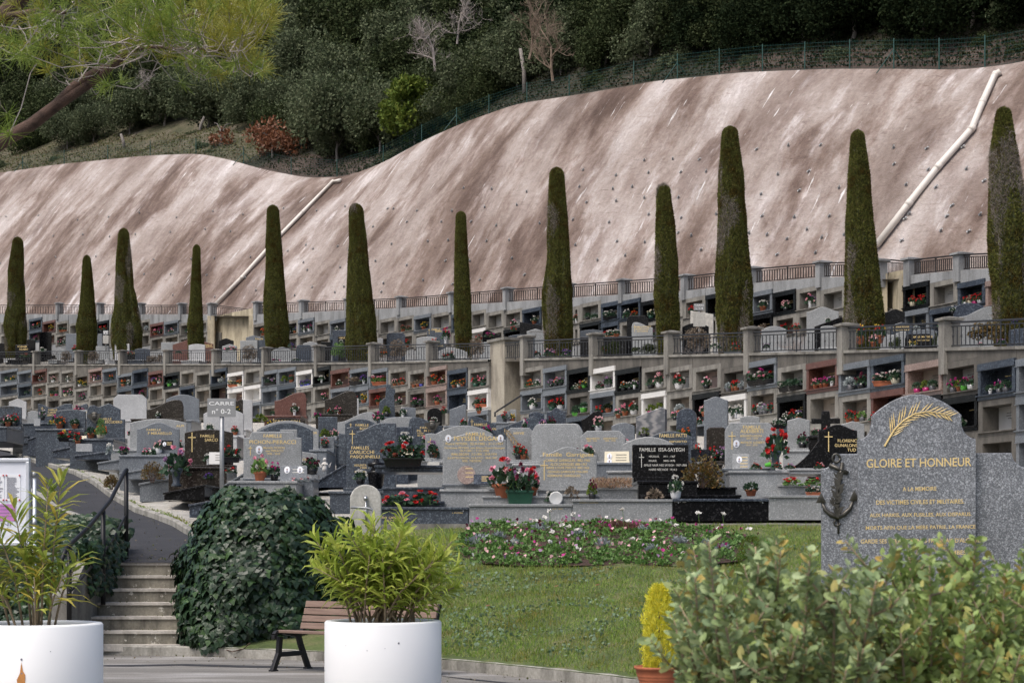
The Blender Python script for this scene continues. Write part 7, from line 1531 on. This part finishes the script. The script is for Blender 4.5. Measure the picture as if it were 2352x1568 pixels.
plq(1051, 1092, 1062, 1112, 32.6, 'P', 'rounded pink stone plaque before the two-portrait headstone', out=[(.16*math.cos(a)*(1 if math.sin(a) > -.8 else .9), .17+.17*math.sin(a)) for a in [i*PI/9 for i in range(18)]]); plq(1088, 1128, 1088, 1112, 32.5, 'N', 'dark plaque with a rose beside the pink stone plaque'); plq(1388, 1446, 1035, 1068, 35.8, 'pot_cream', 'cream tilted plaque with two portraits behind the script headstone', n=3, ph=[(-.6, .65, .06), (-.6, .25, .06)], ink='engrave')
plq(1682, 1722, 1040, 1077, 33.6, 'L', 'light grey tilted plaque with portrait before the rounded headstone', n=4, ph=[(-.2, .6, .065)]); plq(1588, 1634, 1031, 1060, 35.9, 'K', 'open black book-shaped plaque behind the black square headstone', n=0); plq(184, 200, 1000, 1012, 52, 'pot_cream', 'small cream plaque by the lane', n=0); plq(175, 212, 1022-4, 1037, 47, 'L', 'pale plaque by the dark kerb at the lane bend', n=0); plq(918, 948, 1030, 1045, 37.4, 'pot_cream', 'cream plaque beside the magenta flowers', n=0)
plq(981, 1010, 1060, 1078, 34, 'tap_m', 'two pale stone book pages beside the red cyclamen trough', n=0); plq(186-4, 186+22, 940, 962, 57, 'L', 'light plaque with sail motif beside the dipped headstone', n=1); plq(78, 92, 960, 978, 56, 'L', 'small white framed plaque beside the bronze crucifix', n=0); plq(1745, 1793, 1033+18, 1076, 33.9, 'L', 'carved grey vase block under the red roses', n=2)
mb = MB(); mb.lathe([(.0, 0), (.1, .0), (.14, .06), (.17, .3), (.18, .33), (.13, .36), (.08, .42), (.17, .44), (.18, .5), (.06, .53), (.05, .58), (.0, .6)], 24); u = mb.build('urn', 'g_black', None, True); u.location = W(864, 1122, 35); u.scale = (.95, .95, .95); tag(u, 'tall black stone urn before the dark blue S-curved headstone', 'urn')
st_ = thing('cherub_statue', 'small white cherub figurine among the graves left of the dark side slab', 'statue', W(746, 1082, 39)); mb = MB(); mb.tube([(0, 0, 0), (0, 0, .07), (.01, 0, .14), (0, 0, .2)], [.06, .05, .045, .03], 10); mb.ball((0, -.01, .245), .04, 0, 10, 7); mb.tube([(-.035, 0, .18), (-.06, -.03, .13), (-.01, -.05, .15)], .014, 6); mb.tube([(.035, 0, .18), (.06, -.03, .13), (.01, -.05, .15)], .014, 6); mb.tube([(-.02, 0, 0), (-.03, -.03, .06)], .022, 6); mb.build('figure', 'statue', st_, True)
mb = MB(); mb.add([(.05, .02, .1), (.14, .03, .2), (.1, .03, .08)], [(0, 1, 2)]); mb.add([(-.05, .02, .1), (-.14, .03, .2), (-.1, .03, .08)], [(0, 1, 2)]); mb.build('wings', 'statue', st_)
mb = MB(); mb.lathe([(.001, 0), (.09, 0), (.11, .015), (.115, .03), (.1, .03), (.001, .012)], 24, M=Matrix.Rotation(math.radians(100), 4, 'X')); o = mb.build('saucer', 'pot_white', None, True); o.location = W(1277, 1143, 31.75); tag(o, 'white plastic saucer leaning on its edge in the front row', 'saucer')
mb = MB(); mb.lathe([(.03, 0), (.045, .1), (.05, .1)], 16, M=Matrix.Rotation(1.4, 4, 'Y')); o = mb.build('plastic_cup', 'pot_green', None, True); o.location = W(1757, 1068, 33); tag(o, 'small toppled bright green cup on the ledge', 'cup')
# bronze ornaments on headstones
def orn(x, y, r, D, lab, kind='head'):
    mb = MB(); p = W(x, y, D-.13)
    if kind == 'palm':
        for i in range(22):
            t = i/22; g = -.9-.5*t+(1.0 if i % 2 else -1.0)*.5; a = (-.28+.5*t, .34-.62*t); L = .14; c, s = math.cos(g), math.sin(g); mb.add([(a[0], 0, a[1]), (a[0]+c*L*.5-s*.014, -.015, a[1]+s*L*.5+c*.014), (a[0]+c*L, 0, a[1]+s*L), (a[0]+c*L*.5+s*.014, -.015, a[1]+s*L*.5-c*.014)], [(0, 3, 2, 1)])
        mb.tube([(-.28, 0, .34), (-.02, -.01, .06), (.22, 0, -.28)], [.006, .012, .016], 6)
    else:
        mb.prism([(-r, -.02), (-r, .05), (r*1.05, .06), (.02, -r*1.1)], -.012, .01); mb.ball((-r*.0, -.015, -.02), (r*.4, .035, r*.5), 0, 10, 6); mb.ball((0, -.01, r*.35), (r*.45, .03, r*.2), 0, 10, 5)
    o = mb.build('bronze_ornament', 'bronze' if kind != 'palm' else 'gold_dull', None); o.location = p; tag(o, lab, 'ornament')
orn(217, 955, .19, 50, 'bronze head relief on the dark shouldered headstone'); orn(993, 975, .19, 45, 'bronze medallion on the dark blue rounded headstone'); orn(1190, 1022, .2, 38, 'bronze palm leaf on the light grey clipped headstone', 'palm')
# flowers on the middle terrace
GT = 'flowers left on the graves of the middle terrace'
def ft(x, yb, w, h, code, off=3, lab=None): fl(x, yb, w, h, code, D1(x)+off, lab, 'on the middle terrace', GT)
for a in [(174, 808, 22, 22, 'rn'), (98, 808, 20, 16, 'wn'), (20, 826, 16, 14, 'wn'), (530, 806, 40, 16, 'pn'), (633, 832, 30, 14, 'mn'), (680, 830, 30, 12, 'wn'), (668, 796, 18, 14, 'un'), (801, 812, 18, 18, 'mpT'), (784, 790, 16, 16, 'wn'), (1024, 790, 28, 38, 'mrX', 4, 'pink and red bouquet in a white vase left of the seventh cypress'), (1000, 790, 28, 20, 'rn'),
          (1030, 832, 40, 28, 'rwD', 1.5), (1124, 774, 30, 20, 'mn', 6), (1262, 818, 40, 26, 'pwvn', 1.5), (1300, 818, 30, 26, 'uvn', 1.5), (1235, 818, 20, 20, 'yrn', 1.5), (1416, 773, 26, 18, 'wT', 5, 'white flowers in a round terracotta bowl on the terrace'), (1394, 772, 30, 18, 'rwn', 5), (1390, 812, 24, 20, 'rn', 1.5), (1644, 800, 34, 22, 'wn', 2), (1690, 800, 30, 22, 'rn', 2), (1700, 806, 60, 10, 'gn', 1.2),
          (1975, 790, 36, 48, 'ryT', 2.5, 'red and yellow roses left of the black lettered headstone'), (2021, 788, 36, 48, 'ryT', 2.5, 'red and yellow roses right of the other red and yellow ones'), (2006, 796, 26, 30, 'oT', 1.5), (2098, 798, 24, 16, 'yW', 1.5), (2300, 792, 30, 24, 'vn', 2), (2252, 795, 16, 14, 'pn', 1.5), (1830, 762, 28, 20, 'rT', 5), (1902, 740, 16, 18, 'wn', 6), (1615, 740, 14, 16, 'rn', 8), (2188, 720, 18, 18, 'wK', 6), (1760, 800, 22, 20, 'vn', 1.5), (410, 812, 20, 12, '-n', 2), (300, 815, 20, 12, 'rn', 2), (60, 820, 40, 12, 'kn', 1.5), (880, 815, 30, 14, 'gn', 1.5), (850, 815, 24, 14, 'yn', 1.5), (1180, 760, 20, 16, 'rn', 8), (2330, 745, 24, 18, 'un', 3, 'blue flowers at the right edge of the middle terrace')]: ft(*a)

# litter on the lane and the steps
rg = random.Random(31); P = []
for i in range(700):
    t = rg.random(); D = 26.9+t*t*22; a = resample(LL, [D])[0]; b = resample(RL, [D])[0]; u = rg.random()**2; z = lerp(1.2, 1.6, (D-26.7)/3.8) if D < 30.5 else b.z-.06; P.append((lerp(b.x, a.x, u*.95), D, z+.012))
for i in range(160): s_ = rg.randint(0, 5); P.append((rg.uniform(-5.6, -4.5), 24.92+.12+s_*.345+rg.uniform(.02, .3), .13+(s_+1)*.178+.008))
for i in range(260): x = rg.uniform(230, 1500); D = pl(x, NEAR)-rg.random()**2*2.2-.05; P.append((wx(x, D), D, .012))
P = np.array(P); n = len(P); o = cloud('leaf_litter', *LEAF, P, rdir(n)*np.array([1, 1, .2]), rdir(n)*np.array([1, 1, .2]), np.stack([RNG.uniform(.012, .035, n)]*3, 1), ['l_roughgrass']); tag(o, 'dry leaf bits and twigs scattered on the lane, steps and pavement', 'leaf litter', None, 'stuff')
P = []
for i in range(420): x = rg.uniform(60, 460); D = pl(x, [(a, b) for a, b, c in LANE])+rg.uniform(.15, 1.2); X = wx(x, D); P.append((X, D, fieldz(x, D)+.01))
P = np.array(P); n = len(P); o = cloud('weeds', *LEAF, np.repeat(P, 4, 0)+RNG.normal(size=(n*4, 3))*np.array([.03, .03, .0]), rdir(n*4), rdir(n*4)*.5+np.array([0, 0, 1]), np.stack([RNG.uniform(.01, .02, n*4), RNG.uniform(.03, .08, n*4), np.full(n*4, .03)], 1), ['l_grass']); tag(o, 'small weeds growing in the gravel beside the lane', 'weeds', None, 'stuff')

# small offerings on the plinths of the graves further back
rg = random.Random(77); random.seed(77); CODES = ['rK', 'pwT', 'wG', 'mK', 'yT', 'wpn', '-T', 'rT', 'oW', 'vK', 'pK', '-G:s', 'wX', 'rwn', 'gT', 'bK', 'mpX', '-K:a']
for X, D, zb, w, rz in TL:
    for k in range(rg.choice((1, 1, 2, 2, 3))):
        dx = rg.uniform(-.42, .42)*w; cols, pot, lf = parse_item(rg.choice(CODES)); hgt = rg.uniform(.24, .42); flora('on a grave plinth', cols, pot, (X+dx*math.cos(rz), D-.16+dx*math.sin(rz)*1.0, zb), hgt*rg.uniform(.8, 1.05), hgt, lf, GF)
# ------------------------------------------------------------------ labels that single out
ORD = ['', 'first', 'second', 'third', 'fourth', 'fifth', 'sixth', 'seventh', 'eighth', 'ninth', 'tenth']
def ordw(i): return ORD[i] if i < 11 else '%d%s' % (i, 'th' if 10 < i % 100 < 20 else {1: 'st', 2: 'nd', 3: 'rd'}.get(i % 10, 'th'))
def finish_labels():
    from collections import defaultdict
    bpy.context.view_layer.update()
    g = defaultdict(list)
    for o in THINGS:
        if o.get('label') and not o.get('same'): g[o['label']].append(o)
    def cx(o):
        if o.type == 'EMPTY': p = o.matrix_world.translation
        else:
            bb = [o.matrix_world @ Vector(c) for c in o.bound_box]; p = sum(bb, Vector())/8
        return p.x/max(.1, p.y)
    for lab, os in g.items():
        if len(os) > 1:
            os.sort(key=cx); n = len(os)
            for i, o in enumerate(os):
                pos = 'the leftmost' if i == 0 else 'the rightmost' if i == n-1 else ordw(i+1)+' from the left'
                o['label'] = lab+', '+pos
    for o in THINGS:
        if 'same' in o.keys(): del o['same']
finish_labels()
# ------------------------------------------------------------------ camera, sky, sun
cd = bpy.data.cameras.new('camera'); cam = bpy.data.objects.new('camera', cd); COL.objects.link(cam)
cam.location = (0, 0, EYE); cam.rotation_euler = (math.radians(90), 0, 0)
cd.sensor_width = 36; cd.lens = 36*F/2352; cd.shift_y = (HZ-784)/2352; cd.clip_end = 2000; cd.clip_start = .1
cd.dof.use_dof = True; cd.dof.focus_distance = 42; cd.dof.aperture_fstop = 9
S.camera = cam
w = bpy.data.worlds.new('World'); S.world = w; w.use_nodes = True
nt = w.node_tree; bg = nt.nodes['Background']
sky = nt.nodes.new('ShaderNodeTexSky'); sky.sky_type = 'NISHITA'; sky.sun_disc = False
sky.sun_elevation = math.radians(58); sky.sun_rotation = math.radians(222); sky.air_density = 1.0; sky.dust_density = 5.0; sky.ozone_density = 1.0
nt.links.new(sky.outputs[0], bg.inputs[0]); bg.inputs[1].default_value = .105
sd = bpy.data.lights.new('sun', 'SUN'); sd.energy = 1.5; sd.angle = math.radians(30); sd.color = (1, .97, .93)
so = bpy.data.objects.new('sun', sd); COL.objects.link(so)
el, az = math.radians(58), math.radians(222)   # azimuth clockwise from +Y
dirv = Vector((math.sin(az)*math.cos(el), math.cos(az)*math.cos(el), math.sin(el)))
so.rotation_euler = dirv.to_track_quat('Z', 'Y').to_euler()
S.view_settings.view_transform = 'Standard'; S.view_settings.look = 'None'; S.view_settings.gamma = 1; S.view_settings.exposure = .68
S.render.engine = 'CYCLES'
